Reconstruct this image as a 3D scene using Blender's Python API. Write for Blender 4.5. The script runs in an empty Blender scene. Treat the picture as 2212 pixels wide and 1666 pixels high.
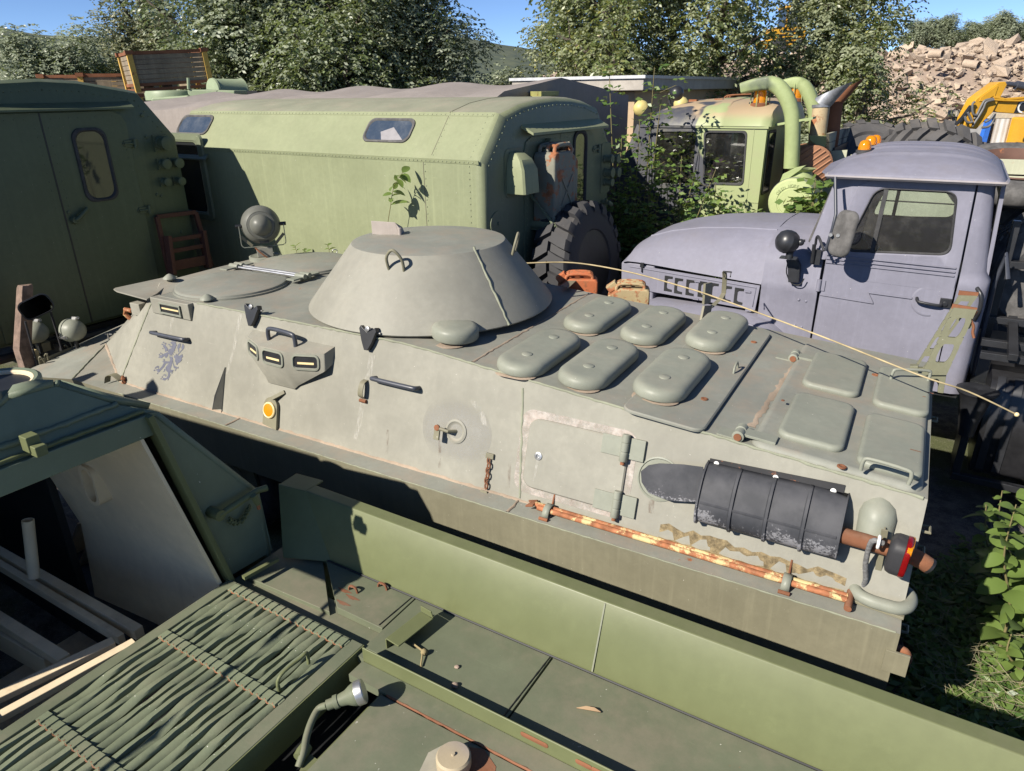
import bpy, bmesh, math, random
import numpy as np
from mathutils import Vector, Matrix, noise
V = Vector
R = math.radians
random.seed(7)
SC = bpy.context.scene
COL = SC.collection
# ------------------------------------------------------------------ camera, world, sun, exposure
F_PX, CX, CY, HEYE = 1510.0, 1106.0, 833.0, 3.6      # the photo measured on a 2212 x 1666 grid
PITCH, ROLL = math.atan((833 - 196) / 1510.0), R(0.8)
_f = V((0, math.cos(PITCH), -math.sin(PITCH)))
_r0 = V((1, 0, 0)); _u0 = _r0.cross(_f)
_r = _r0 * math.cos(ROLL) - _u0 * math.sin(ROLL)
_u = _r.cross(_f)
cam = bpy.data.cameras.new('camera'); cam_o = bpy.data.objects.new('camera', cam); COL.objects.link(cam_o)
cam.sensor_fit = 'HORIZONTAL'; cam.sensor_width = 36.0; cam.lens = 36.0 * F_PX / 2212.0
cam.clip_start = 0.05; cam.clip_end = 20000
cam_o.matrix_world = Matrix(((_r.x, _u.x, -_f.x, 0), (_r.y, _u.y, -_f.y, 0), (_r.z, _u.z, -_f.z, HEYE), (0, 0, 0, 1)))
SC.camera = cam_o
SUN = (V((math.cos(R(-30)), math.sin(R(-30)), 0)) * -0.58 + V((-math.sin(R(-30)), math.cos(R(-30)), 0)) * -1.30 + V((0, 0, 1))).normalized()
SUN_EL = math.asin(SUN.z)
w = bpy.data.worlds.new('World'); SC.world = w; w.use_nodes = True
wn = w.node_tree.nodes; wl = w.node_tree.links
sky = wn.new('ShaderNodeTexSky'); sky.sky_type = 'NISHITA'; sky.sun_disc = False
sky.sun_elevation = SUN_EL; sky.sun_rotation = math.atan2(SUN.x, SUN.y)
sky.altitude = 200; sky.air_density = 0.42; sky.dust_density = 0.0; sky.ozone_density = 4.0
bg = wn['Background']; bg.inputs[1].default_value = 0.085
wl.new(sky.outputs[0], bg.inputs[0])
sl = bpy.data.lights.new('sun', 'SUN'); sl.energy = 4.6; sl.angle = R(0.53); sl.color = (1.0, 0.93, 0.82)
so = bpy.data.objects.new('sun', sl); COL.objects.link(so); so.location = (0, 0, 30)
so.rotation_euler = SUN.to_track_quat('Z', 'Y').to_euler()
SC.view_settings.view_transform = 'Standard'; SC.view_settings.look = 'None'
SC.view_settings.gamma = 1.0; SC.view_settings.use_curve_mapping = False
SC.view_settings.exposure = 0.92
SC.render.engine = 'CYCLES'
SC.cycles.max_bounces = 6; SC.cycles.transparent_max_bounces = 12
SC.cycles.use_denoising = True

# ------------------------------------------------------------------ measuring: photo pixel -> point on a real plane of the yard
def crop(x0, y0, wd, disp=2212):
    k = wd / disp
    return lambda a, b: ((x0 + a * k) * 2212 / 4080, (y0 + b * k) * 2212 / 4080)
q1 = crop(0, 0, 1360); q2 = crop(1360, 0, 1360); q3 = crop(2720, 0, 1360)
q4 = crop(0, 1024, 1360); q5 = crop(1360, 1024, 1360); q6 = crop(2720, 1024, 1360)
q7 = crop(0, 2048, 1360); q8 = crop(1360, 2048, 1360); q9 = crop(2720, 2048, 1360)
a1 = crop(1500, 850, 800); a2 = crop(3000, 1600, 800); a3 = crop(3400, 1000, 680); a4 = crop(0, 1500, 700)
a5 = crop(550, 1350, 500); a6 = crop(0, 1080, 600)
b1 = crop(0, 1540, 1200); b2 = crop(400, 220, 600); b3 = crop(2400, 260, 1000); b4 = crop(3600, 240, 480)
b5 = crop(2450, 1150, 1050); b6 = crop(1100, 2650, 900); b7 = crop(3700, 1300, 380, 791); b8 = crop(900, 800, 500, 2082)
EYE = V((0, 0, HEYE))
def ray(p): return _f + _r * ((p[0] - CX) / F_PX) - _u * ((p[1] - CY) / F_PX)
class Frame:
    """a yard direction: s along the vehicle (to the right, nearer), t across it (away), z up"""
    def __init__(self, deg):
        self.a = R(deg); self.e1 = V((math.cos(self.a), math.sin(self.a), 0)); self.e2 = V((-math.sin(self.a), math.cos(self.a), 0))
    def P(self, q): return self.e1 * q[0] + self.e2 * q[1] + V((0, 0, q[2]))
    def inv(self, p): return V((p.dot(self.e1), p.dot(self.e2), p.z))
    def pl(self, px, p0, n):                    # plane given in frame coordinates
        d = self.inv(ray(px)); o = self.inv(EYE); p0 = V(p0); n = V(n)
        return o + d * ((p0 - o).dot(n) / d.dot(n))
    def z(self, px, z): return self.pl(px, (0, 0, z), (0, 0, 1))
    def t(self, px, t): return self.pl(px, (0, t, 0), (0, 1, 0))
    def s(self, px, s): return self.pl(px, (s, 0, 0), (1, 0, 0))
FW = Frame(0); FA = Frame(-30); FB = Frame(-34); FC = Frame(-31.5)

# ------------------------------------------------------------------ mesh building
def rrect(w, h, r, n=5):
    r = max(min(r, w / 2 - 1e-4, h / 2 - 1e-4), 1e-4); o = []
    for cx, cy, a0 in ((w / 2 - r, h / 2 - r, 0), (-w / 2 + r, h / 2 - r, 90), (-w / 2 + r, -h / 2 + r, 180), (w / 2 - r, -h / 2 + r, 270)):
        for i in range(n + 1):
            a = R(a0 + 90 * i / n); o.append((cx + r * math.cos(a), cy + r * math.sin(a)))
    return o
class MB:
    def __init__(self): self.v = []; self.f = []
    def add(self, vs, fs):
        k = len(self.v); self.v += [tuple(p) for p in vs]; self.f += [tuple(i + k for i in f) for f in fs]; return self
    def poly(self, pts): return self.add(pts, [range(len(pts))])
    def prism(self, pts, d):
        pts = [V(p) for p in pts]; d = V(d); n = len(pts)
        return self.add(pts + [p + d for p in pts], [tuple(range(n))[::-1], tuple(range(n, 2 * n))] + [(i, (i + 1) % n, n + (i + 1) % n, n + i) for i in range(n)])
    def loft(self, rings, cap=True, closed=True):
        n = len(rings[0]); vs = [p for r in rings for p in r]; fs = []
        for k in range(len(rings) - 1):
            for i in range(n if closed else n - 1):
                a = k * n + i; b = k * n + (i + 1) % n; fs.append((a, b, b + n, a + n))
        if cap: fs += [tuple(range(n))[::-1], tuple(range((len(rings) - 1) * n, len(rings) * n))]
        return self.add(vs, fs)
    def tube(self, pts, r, n=8, cap=True, closed=False):
        pts = [V(p) for p in pts]; m = len(pts); rs = r if isinstance(r, (list, tuple)) else [r] * m
        rings = []; up = None
        for i, p in enumerate(pts):
            d = ((pts[(i + 1) % m] - pts[i - 1]) if closed else (pts[min(i + 1, m - 1)] - pts[max(i - 1, 0)])).normalized()
            if up is None:
                up = V((0, 0, 1)) if abs(d.z) < .9 else V((1, 0, 0))
            x = (up - d * up.dot(d)).normalized(); up = x; y = d.cross(x)
            rings.append([p + (x * math.cos(2 * math.pi * k / n) + y * math.sin(2 * math.pi * k / n)) * rs[i] for k in range(n)])
        if closed: rings.append(rings[0]); return self.loft(rings, False)
        return self.loft(rings, cap)
    def box(self, c, h, ex=(1, 0, 0), ey=(0, 1, 0), ez=(0, 0, 1)):
        c = V(c); ex = V(ex) * h[0]; ey = V(ey) * h[1]; ez = V(ez) * h[2]
        return self.prism([c - ex - ey - ez, c + ex - ey - ez, c + ex + ey - ez, c - ex + ey - ez], ez * 2)
    def bx(self, a, b):
        a = V(a); b = V(b); return self.box((a + b) / 2, (abs(b.x - a.x) / 2, abs(b.y - a.y) / 2, abs(b.z - a.z) / 2))
    def lathe(self, o, ax, prof, n=24, cap=True, ex=None):
        o = V(o); ax = V(ax).normalized()
        x = V(ex) if ex else (V((0, 0, 1)) if abs(ax.z) < .9 else V((1, 0, 0)))
        x = (x - ax * x.dot(ax)).normalized(); y = ax.cross(x)
        return self.loft([[o + ax * h + (x * math.cos(2 * math.pi * k / n) + y * math.sin(2 * math.pi * k / n)) * max(r, 1e-4) for k in range(n)] for r, h in prof], cap)
    def sphere(self, o, r, n=16, m=10, ax=(0, 0, 1), squash=1.0):
        return self.lathe(o, ax, [(r * math.sin(math.pi * i / m), -r * squash * math.cos(math.pi * i / m)) for i in range(m + 1)], n)
    def pad(self, o, ex, ey, ez, wd, ht, r, prof, n=5):
        o = V(o); ex = V(ex).normalized(); ey = V(ey).normalized(); ez = V(ez).normalized()
        i, h = prof[-1]; prof = list(prof) + ([(i + .006, h)] if min(wd, ht) - 2 * i > .03 else [])      # a last ring keeps the top flat
        return self.loft([[o + ex * a + ey * b + ez * h for a, b in rrect(wd - 2 * i, ht - 2 * i, max(r - i, .004), n)] for i, h in prof])
    def bar(self, a, b, w, h, up=(0, 0, 1)):
        a = V(a); b = V(b); d = b - a; L = d.length; d.normalize(); up = V(up); x = d.cross(up).normalized(); y = x.cross(d)
        return self.box((a + b) / 2, (L / 2, w / 2, h / 2), d, x, y)
def mesh(name, mb, m, smooth=38):
    me = bpy.data.meshes.new(name); me.from_pydata(mb.v, [], mb.f)
    b = bmesh.new(); b.from_mesh(me); bmesh.ops.recalc_face_normals(b, faces=b.faces); b.to_mesh(me); b.free()
    me.shade_smooth(); me.set_sharp_from_angle(angle=R(smooth))
    if m: me.materials.append(m)
    return me
INFO = {}
def thing(name, label, cat, F, o, group=None):
    e = bpy.data.objects.new(name, None); COL.objects.link(e); e.empty_display_size = .2
    o = V(o); e.location = F.P(o); e.rotation_euler = (0, 0, F.a)
    e['label'] = label; e['category'] = cat
    if group: e['group'] = group
    INFO[e] = (F, o); return e
def origin(o):
    while o not in INFO: o = o.parent
    return INFO[o]
def finish(ob, bev, seg=2):
    if bev:
        md = ob.modifiers.new('edge', 'BEVEL'); md.width = bev; md.segments = seg; md.limit_method = 'ANGLE'; md.angle_limit = R(38); md.harden_normals = True
def part(name, mb, m, parent, bev=0, smooth=38, label=None, kind=None):
    F, o = origin(parent)
    mb.v = [(p[0] - o.x, p[1] - o.y, p[2] - o.z) for p in mb.v]
    ob = bpy.data.objects.new(name, mesh(name, mb, m, smooth)); COL.objects.link(ob); ob.parent = parent
    if label: ob['label'] = label
    if kind: ob['kind'] = kind
    finish(ob, bev); return ob
def inst(name, me, parent, loc, rot=(0, 0, 0), scale=(1, 1, 1)):
    ob = bpy.data.objects.new(name, me); COL.objects.link(ob); ob.parent = parent
    ob.location = loc; ob.rotation_euler = rot; ob.scale = scale; return ob
def solo(name, mb, m, label, cat, F, o, bev=0, smooth=38, group=None, kind=None):
    o = V(o); mb.v = [(p[0] - o.x, p[1] - o.y, p[2] - o.z) for p in mb.v]
    ob = bpy.data.objects.new(name, mesh(name, mb, m, smooth)); COL.objects.link(ob)
    ob.location = F.P(o); ob.rotation_euler = (0, 0, F.a); INFO[ob] = (F, o)
    if label: ob['label'] = label
    if cat: ob['category'] = cat
    if group: ob['group'] = group
    if kind: ob['kind'] = kind
    finish(ob, bev); return ob
def copy_tree(src, loc, rot, label, group=None):
    r = src.copy(); COL.objects.link(r); r.location = loc; r.rotation_euler = rot; r['label'] = label
    if group: r['group'] = group
    for ch in list(src.children):
        c = ch.copy(); COL.objects.link(c); c.parent = r
        for g in list(ch.children):
            d = g.copy(); COL.objects.link(d); d.parent = c
    return r
def text_mb(body, size, o, ex, ey, depth=.002, align='CENTER'):
    cu = bpy.data.curves.new('txt', 'FONT'); cu.body = body; cu.size = size; cu.align_x = align; cu.align_y = 'CENTER'; cu.resolution_u = 3
    ob = bpy.data.objects.new('txt', cu); COL.objects.link(ob)
    me = bpy.data.meshes.new_from_object(ob.evaluated_get(bpy.context.evaluated_depsgraph_get()))
    o = V(o); ex = V(ex).normalized(); ey = V(ey).normalized(); ez = ex.cross(ey)
    mb = MB(); n = len(me.vertices)
    vs = [o + ex * q.co.x + ey * q.co.y for q in me.vertices]
    fs = [tuple(f.vertices) for f in me.polygons]
    mb.add(vs + [p + ez * depth for p in vs], [tuple(i + n for i in f) for f in fs])
    bpy.data.objects.remove(ob); bpy.data.curves.remove(cu); bpy.data.meshes.remove(me); return mb

# ------------------------------------------------------------------ materials
def mat(name):
    m = bpy.data.materials.new(name); m.use_nodes = True; nt = m.node_tree
    return m, nt.nodes, nt.links, nt.nodes['Principled BSDF']
def nd(N, t, **k):
    n = N.new(t)
    for a, b in k.items(): setattr(n, a, b)
    return n
def noise_n(N, L, co, scale, detail=6, rough=.6, vec=None):
    n = N.new('ShaderNodeTexNoise'); n.inputs['Scale'].default_value = scale; n.inputs['Detail'].default_value = detail; n.inputs['Roughness'].default_value = rough
    if vec:
        mp = N.new('ShaderNodeMapping'); mp.inputs['Scale'].default_value = vec; L.new(co, mp.inputs['Vector']); L.new(mp.outputs[0], n.inputs['Vector'])
    else: L.new(co, n.inputs['Vector'])
    return n.outputs['Fac']
def ramp(N, L, fac, a, b, va=0.0, vb=1.0):
    r = N.new('ShaderNodeMapRange'); r.clamp = True; r.interpolation_type = 'SMOOTHSTEP'
    for i, x in ((1, a), (2, b), (3, va), (4, vb)): r.inputs[i].default_value = x
    L.new(fac, r.inputs[0]); return r.outputs[0]
def mul(N, L, a, b):
    m = N.new('ShaderNodeMath'); m.operation = 'MULTIPLY'
    for i, x in enumerate((a, b)):
        if isinstance(x, (int, float)): m.inputs[i].default_value = x
        else: L.new(x, m.inputs[i])
    return m.outputs[0]
def mix(N, L, fac, a, b):
    m = N.new('ShaderNodeMix'); m.data_type = 'RGBA'
    if isinstance(fac, (int, float)): m.inputs[0].default_value = fac
    else: L.new(fac, m.inputs[0])
    for i, x in ((6, a), (7, b)):
        if isinstance(x, (tuple, list)): m.inputs[i].default_value = (*x[:3], 1)
        else: L.new(x, m.inputs[i])
    return m.outputs[2]
def k3(c, k): return tuple(min(1, x * k) for x in c)
def paint(name, col, rough=.5, var=.14, dust=(.34, .29, .23), dust_amt=.4, streak=.2, streak_col=None, rust=0.0, rust_col=(.19, .075, .035), chips=.0, chip_col=(.6, .58, .52), metal=0.0, bump=.15, wave=.0, spec=.26, second=None, second_at=.5):
    m, N, L, P = mat(name)
    tc = N.new('ShaderNodeTexCoord'); co = tc.outputs['Object']
    n1 = noise_n(N, L, co, 1.7, 8, .65); n2 = noise_n(N, L, co, 19, 5, .6)
    c = mix(N, L, ramp(N, L, n1, .28, .72), k3(col, 1 - var), k3(col, 1 + var))
    if second:
        c = mix(N, L, ramp(N, L, noise_n(N, L, co, .9, 3, .5), second_at - .02, second_at + .02), c, second)
    c = mix(N, L, ramp(N, L, n2, .3, .75, 0, .35), c, k3(col, .78))
    ge = N.new('ShaderNodeNewGeometry'); sx = N.new('ShaderNodeSeparateXYZ'); L.new(ge.outputs['Normal'], sx.inputs[0])
    if streak:
        st = ramp(N, L, noise_n(N, L, co, 1.0, 5, .6, (26, 26, .7)), .5, .78)
        side = ramp(N, L, sx.outputs['Z'], .35, .75, 1, 0)
        c = mix(N, L, mul(N, L, mul(N, L, st, side), streak), c, streak_col or k3(col, 1.45))
        st2 = ramp(N, L, noise_n(N, L, co, 1.0, 5, .6, (14, 14, .5)), .55, .8)
        c = mix(N, L, mul(N, L, mul(N, L, st2, side), streak), c, k3(col, .62))
    if dust_amt:
        up = ramp(N, L, sx.outputs['Z'], .5, .95)
        d = ramp(N, L, noise_n(N, L, co, 3.1, 10, .72), .42, .72)
        c = mix(N, L, mul(N, L, mul(N, L, up, d), dust_amt), c, dust)
    sc_ = ramp(N, L, noise_n(N, L, co, 7.5, 12, .78), .56, .68)
    c = mix(N, L, mul(N, L, sc_, .16), c, k3(col, 1.5))
    sc2 = ramp(N, L, noise_n(N, L, co, 1.0, 6, .7, (3, 40, 55)), .66, .7)
    c = mix(N, L, mul(N, L, sc2, .22), c, k3(col, 1.55))
    if chips:
        ch = ramp(N, L, noise_n(N, L, co, 55, 3, .6), .74 - chips * .06, .76 - chips * .06)
        c = mix(N, L, mul(N, L, ch, .7), c, chip_col)
    rf = None
    if rust:
        rn = noise_n(N, L, co, 6.5, 12, .74); rf = ramp(N, L, rn, .66 - rust * .25, .72 - rust * .25)
        c = mix(N, L, rf, c, mix(N, L, ramp(N, L, n2, .3, .7), rust_col, k3(rust_col, 2.0)))
    L.new(c, P.inputs['Base Color'])
    L.new(ramp(N, L, n1, .2, .8, max(rough - .1, .05), min(rough + .14, 1)), P.inputs['Roughness'])
    P.inputs['Metallic'].default_value = metal; P.inputs['Specular IOR Level'].default_value = spec
    if bump:
        b = N.new('ShaderNodeBump'); b.inputs['Strength'].default_value = bump; b.inputs['Distance'].default_value = .004
        L.new(noise_n(N, L, co, 70, 6, .7), b.inputs['Height'])
        last = b
        if wave:
            b2_ = N.new('ShaderNodeBump'); b2_.inputs['Strength'].default_value = wave; b2_.inputs['Distance'].default_value = .02
            L.new(noise_n(N, L, co, 2.6, 2, .4), b2_.inputs['Height']); L.new(b2_.outputs[0], b.inputs['Normal'])
        L.new(b.outputs[0], P.inputs['Normal'])
    return m
def plain(name, col, rough=.5, metal=0.0, spec=.5, var=.12, scale=8, bump=0.0):
    m, N, L, P = mat(name); tc = N.new('ShaderNodeTexCoord')
    n = noise_n(N, L, tc.outputs['Object'], scale, 8, .65)
    L.new(mix(N, L, ramp(N, L, n, .3, .7), k3(col, 1 - var), k3(col, 1 + var)), P.inputs['Base Color'])
    P.inputs['Roughness'].default_value = rough; P.inputs['Metallic'].default_value = metal; P.inputs['Specular IOR Level'].default_value = spec
    if bump:
        b = N.new('ShaderNodeBump'); b.inputs['Strength'].default_value = bump; b.inputs['Distance'].default_value = .01
        L.new(noise_n(N, L, tc.outputs['Object'], scale * 5, 8, .7), b.inputs['Height']); L.new(b.outputs[0], P.inputs['Normal'])
    return m
def glass(name, tint=(.75, .8, .8), rough=.02, alpha=.25, dirt=.25):
    m, N, L, P = mat(name); out = N['Material Output']
    tr = N.new('ShaderNodeBsdfTransparent'); tr.inputs[0].default_value = (*tint, 1)
    gl = N.new('ShaderNodeBsdfGlossy'); gl.inputs['Roughness'].default_value = rough
    fr = N.new('ShaderNodeFresnel'); fr.inputs[0].default_value = 1.5
    s1 = N.new('ShaderNodeMixShader'); L.new(ramp(N, L, fr.outputs[0], 0, 1, alpha * .35, 1), s1.inputs[0]); L.new(tr.outputs[0], s1.inputs[1]); L.new(gl.outputs[0], s1.inputs[2])
    df = N.new('ShaderNodeBsdfDiffuse'); df.inputs[0].default_value = (.3, .29, .26, 1)
    tc = N.new('ShaderNodeTexCoord'); dn = ramp(N, L, noise_n(N, L, tc.outputs['Object'], 3.5, 10, .75), .42, .8, dirt * .15, dirt)
    s2 = N.new('ShaderNodeMixShader'); L.new(dn, s2.inputs[0]); L.new(s1.outputs[0], s2.inputs[1]); L.new(df.outputs[0], s2.inputs[2])
    L.new(s2.outputs[0], out.inputs[0]); return m
def leafmat(name, cols, trans=.35, rough=.45, back=None):
    m, N, L, P = mat(name); out = N['Material Output']
    ge = N.new('ShaderNodeNewGeometry'); cr = N.new('ShaderNodeValToRGB')
    el = cr.color_ramp.elements
    while len(el) < len(cols): el.new(.5)
    for i, c in enumerate(cols): el[i].position = i / (len(cols) - 1); el[i].color = (*c, 1)
    L.new(ge.outputs['Random Per Island'], cr.inputs[0]); c = cr.outputs[0]
    if back: c = mix(N, L, ge.outputs['Backfacing'], c, back)
    L.new(c, P.inputs['Base Color']); P.inputs['Roughness'].default_value = rough
    t = N.new('ShaderNodeBsdfTranslucent'); L.new(mix(N, L, .5, c, (.22, .26, .03)), t.inputs[0])
    s = N.new('ShaderNodeMixShader'); s.inputs[0].default_value = trans
    L.new(P.outputs[0], s.inputs[1]); L.new(t.outputs[0], s.inputs[2]); L.new(s.outputs[0], out.inputs[0]); return m
M = {}
M['apc'] = paint('khaki_paint', (.238, .232, .196), rough=.56, var=.13, dust=(.27, .215, .165), dust_amt=.5, streak=.12, chips=.12, wave=.12, bump=.1)
M['apc_top'] = paint('khaki_paint_worn', (.215, .22, .19), rough=.56, var=.13, dust=(.29, .22, .165), dust_amt=.45, streak=.1, chips=.2, rust=.06, bump=.12, wave=.1)
M['apc_pad'] = paint('khaki_paint_caps', (.215, .225, .185), rough=.45, var=.09, dust_amt=.25, streak=.1, wave=.22, bump=.1, chips=.1)
M['apc_side'] = paint('khaki_side_scratched', (.175, .165, .115), rough=.5, var=.12, dust_amt=.2, streak=.3, chips=.15, wave=.1)
M['seam'] = paint('dusty_seam', (.29, .23, .175), rough=.95, var=.3, dust_amt=0, streak=0, bump=.6, rust=.1)
M['weld'] = paint('weld_bead', (.22, .23, .17), rough=.6, var=.2, dust_amt=.2, streak=0, bump=.6)
M['rust'] = paint('rusty_steel', (.2, .085, .045), rough=.85, var=.35, dust_amt=.2, streak=0, bump=.5, spec=.2)
M['yellow_rust'] = paint('flaking_yellow_paint', (.5, .4, .2), rough=.7, var=.12, dust_amt=0, streak=0, rust=.85, bump=.4)
M['dark'] = plain('dark_metal', (.012, .013, .014), rough=.5, var=.3)
M['black'] = plain('black_paint', (.02, .021, .024), rough=.38, var=.2)
M['bluegrey'] = plain('slate_paint', (.045, .05, .065), rough=.4, var=.15)
M['rubber'] = plain('rubber', (.035, .035, .037), rough=.75, var=.3, scale=14, bump=.2)
M['rubber_dusty'] = plain('dusty_rubber', (.085, .082, .08), rough=.85, var=.35, scale=9, bump=.3)
M['steel'] = plain('bare_steel', (.42, .42, .42), rough=.35, metal=.8, var=.25)
M['white'] = plain('white_paint', (.75, .74, .7), rough=.5, var=.06)
M['glass'] = glass('dirty_glass', dirt=.16)
M['glass_dark'] = glass('dark_window_glass', tint=(.35, .4, .42), alpha=.8, dirt=.15)
M['mirror'] = plain('mirror_glass', (.75, .77, .78), rough=.03, metal=1.0, var=.03)
M['orange'] = plain('orange_reflector', (.85, .2, .004), rough=.35, var=.05, scale=60)
M['cream_rim'] = plain('cream_rim', (.68, .55, .3), rough=.4, var=.08)
M['wood'] = plain('weathered_wood', (.16, .11, .085), rough=.9, var=.35, scale=12, bump=.5)
def lens_mat(name, col):
    m, N, L, P = mat(name); P.inputs['Base Color'].default_value = (*col, 1); P.inputs['Roughness'].default_value = .12
    P.inputs['Transmission Weight'].default_value = .55; P.inputs['IOR'].default_value = 1.45; return m
M['amber'] = lens_mat('amber_lens', (.95, .36, .01))
M['red_lens'] = lens_mat('red_lens', (.35, .01, .012))
# =================================================================== ground (a sheet to the horizon)
def ground_mat():
    m, N, L, P = mat('gravel_earth'); tc = N.new('ShaderNodeTexCoord'); co = tc.outputs['Object']
    c = mix(N, L, ramp(N, L, noise_n(N, L, co, 6, 10, .75), .35, .65), (.045, .042, .04), (.16, .145, .125))
    c = mix(N, L, ramp(N, L, noise_n(N, L, co, .7, 6, .6), .48, .62), c, (.075, .085, .03))
    c = mix(N, L, ramp(N, L, noise_n(N, L, co, 90, 3, .6), .6, .66, 0, .6), c, (.3, .27, .22))
    L.new(c, P.inputs['Base Color']); P.inputs['Roughness'].default_value = .95
    b = N.new('ShaderNodeBump'); b.inputs['Strength'].default_value = .8; b.inputs['Distance'].default_value = .02
    L.new(noise_n(N, L, co, 40, 8, .7), b.inputs['Height']); L.new(b.outputs[0], P.inputs['Normal']); return m
M['ground'] = ground_mat()
g = MB(); n = 40
xs = [-6000, -1500, -400, -120, -60, -30, -20, -14, -10, -7, -5, -3, -1, 0, 1, 2, 3, 4, 5, 7, 9, 12, 16, 24, 40, 80, 300, 1500, 6000]
ys = [-3000, -300, -50, -10, -4, -1, 0, 1, 2, 3, 4, 5, 6, 7, 8, 10, 12, 15, 20, 26, 34, 45, 60, 90, 200, 600, 2000, 7000]
for y in ys:
    for x in xs: g.v.append((x, y, .03 * noise.noise((x * .7, y * .7, 0)) if abs(x) < 60 and -5 < y < 90 else 0))
for j in range(len(ys) - 1):
    for i in range(len(xs) - 1):
        a = j * len(xs) + i; g.f.append((a, a + 1, a + 1 + len(xs), a + len(xs)))
solo('ground', g, M['ground'], 'dark gravel and earth yard ground with weeds between the parked vehicles', None, FW, (0, 0, 0), kind='structure')

# =================================================================== armoured carrier in the middle
TC = 4.69; SK = .294
def mir(p): return V((p[0], 2 * TC - p[1], p[2]))
SP0, SPN = V((0, 3.45, 1.1)), V((0, 1, -SK))
def sp(px, off=0.0):                            # point on the leaning side plate
    n = SPN.normalized(); return FA.pl(px, SP0 - n * off, SPN)
def side_t(z): return 3.45 + SK * (z - 1.1)
DM = (1.69 - 1.905) / (.29 + 2.45)
def deck_z(s): return 1.95 if s < -3.0 else (1.95 + (1.905 - 1.95) * (s + 3.0) / .55 if s < -2.45 else 1.905 + DM * (s + 2.45))
DN = V((-DM, 0, 1)).normalized()
def dk(px, off=0.0): return FA.pl(px, V((-2.45, 0, 1.905)) + DN * off, DN)
SN = -SPN.normalized()                          # outward normal of the side plate
SU = V((0, SK, 1)).normalized()                 # up along it
EX, EY, EZ = V((1, 0, 0)), V((0, 1, 0)), V((0, 0, 1))
apc = thing('armoured_carrier', 'khaki eight wheeled armoured carrier with a conical turret and lion emblem', 'armoured vehicle', FA, (-3.5, TC, 0))
def ring(s):
    z = deck_z(s); t = side_t(z); pts = [(s, 3.72, .46), (s, 3.30, .72), (s, 3.285, 1.10), (s, 3.45, 1.103), (s, t, z)]
    return [V(p) for p in pts] + [mir(p) for p in reversed(pts)]
# hull: lofted rear and middle; the bow is built from its own plates
h = MB()
st = [-5.78, -4.5, -3.0, -2.45, -1.2, .30]
h.loft([ring(s) for s in st], cap=False)
rr = ring(.30); h.poly(rr)
r0 = ring(-5.78)
R1 = V((-5.86, side_t(1.9) , 1.9)); R2 = V((-6.2, 4.02, 1.95))
c3 = V((-6.27, 3.45, 1.115)); c1 = V((-6.78, 3.285, 1.10)); c2 = V((-7.17, 3.90, 1.20)); c2b = V((-7.62, 4.42, 1.22)); c4 = V((-6.1, 3.285, 1.10))
tip = V((-7.76, 3.26, .96)); tipf = V((-7.95, 3.42, .95)); tc_ = V((-8.05, TC, .97))
for mm in (lambda p: V(p), mir):
    A_ = [mm(p) for p in (R1, R2, c1, c2, c2b, c3, c4, tip, tipf)]; R1_, R2_, c1_, c2_, c2b_, c3_, c4_, tip_, tipf_ = A_
    rf = [mm(p) for p in r0[:5]]                # low, sill, ledge, ledge in, roof
    h.poly([rf[4], rf[3], c3_, R1_])
    h.poly([R1_, c3_, c2_, ]); h.poly([R1_, c2_, R2_])
    h.poly([R2_, c2_, c2b_])
    h.poly([rf[3], rf[2], c4_, c3_]); h.poly([c3_, c4_, c1_]); h.poly([c3_, c1_, c2_])
    h.poly([c2_, c1_, tip_, tipf_, c2b_])
    low = [mm(V((-6.2, 3.3, .72))), mm(V((-6.9, 3.35, .74))), mm(V((-7.6, 3.45, .8)))]
    h.poly([rf[2], rf[1], low[0], c4_]); h.poly([c4_, low[0], low[1], c1_]); h.poly([c1_, low[1], low[2], tip_])
    h.poly([tip_, low[2], mm(V((-7.8, 3.6, .8))), tipf_])
    h.poly([rf[1], rf[0], mm(V((-6.4, 3.72, .46))), low[0]]); h.poly([low[0], mm(V((-6.4, 3.72, .46))), low[2], low[1]])
    h.poly([c2b_, tipf_, tc_, V((-7.72, TC, 1.23))])
    h.poly([R2_, c2b_, V((-7.72, TC, 1.23)), V((-6.22, TC, 1.95))])
    h.poly([rf[4], R1_, R2_, V((-6.22, TC, 1.95)), V((-5.78, TC, 1.955))])
    h.poly([tipf_, mm(V((-7.8, 3.6, .8))), V((-7.85, TC, .8)), tc_])
    h.poly([mm(V((-6.4, 3.72, .46))), low[2], mm(V((-7.8, 3.6, .8))), V((-7.85, TC, .8)), V((-6.4, TC, .46))])
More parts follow.
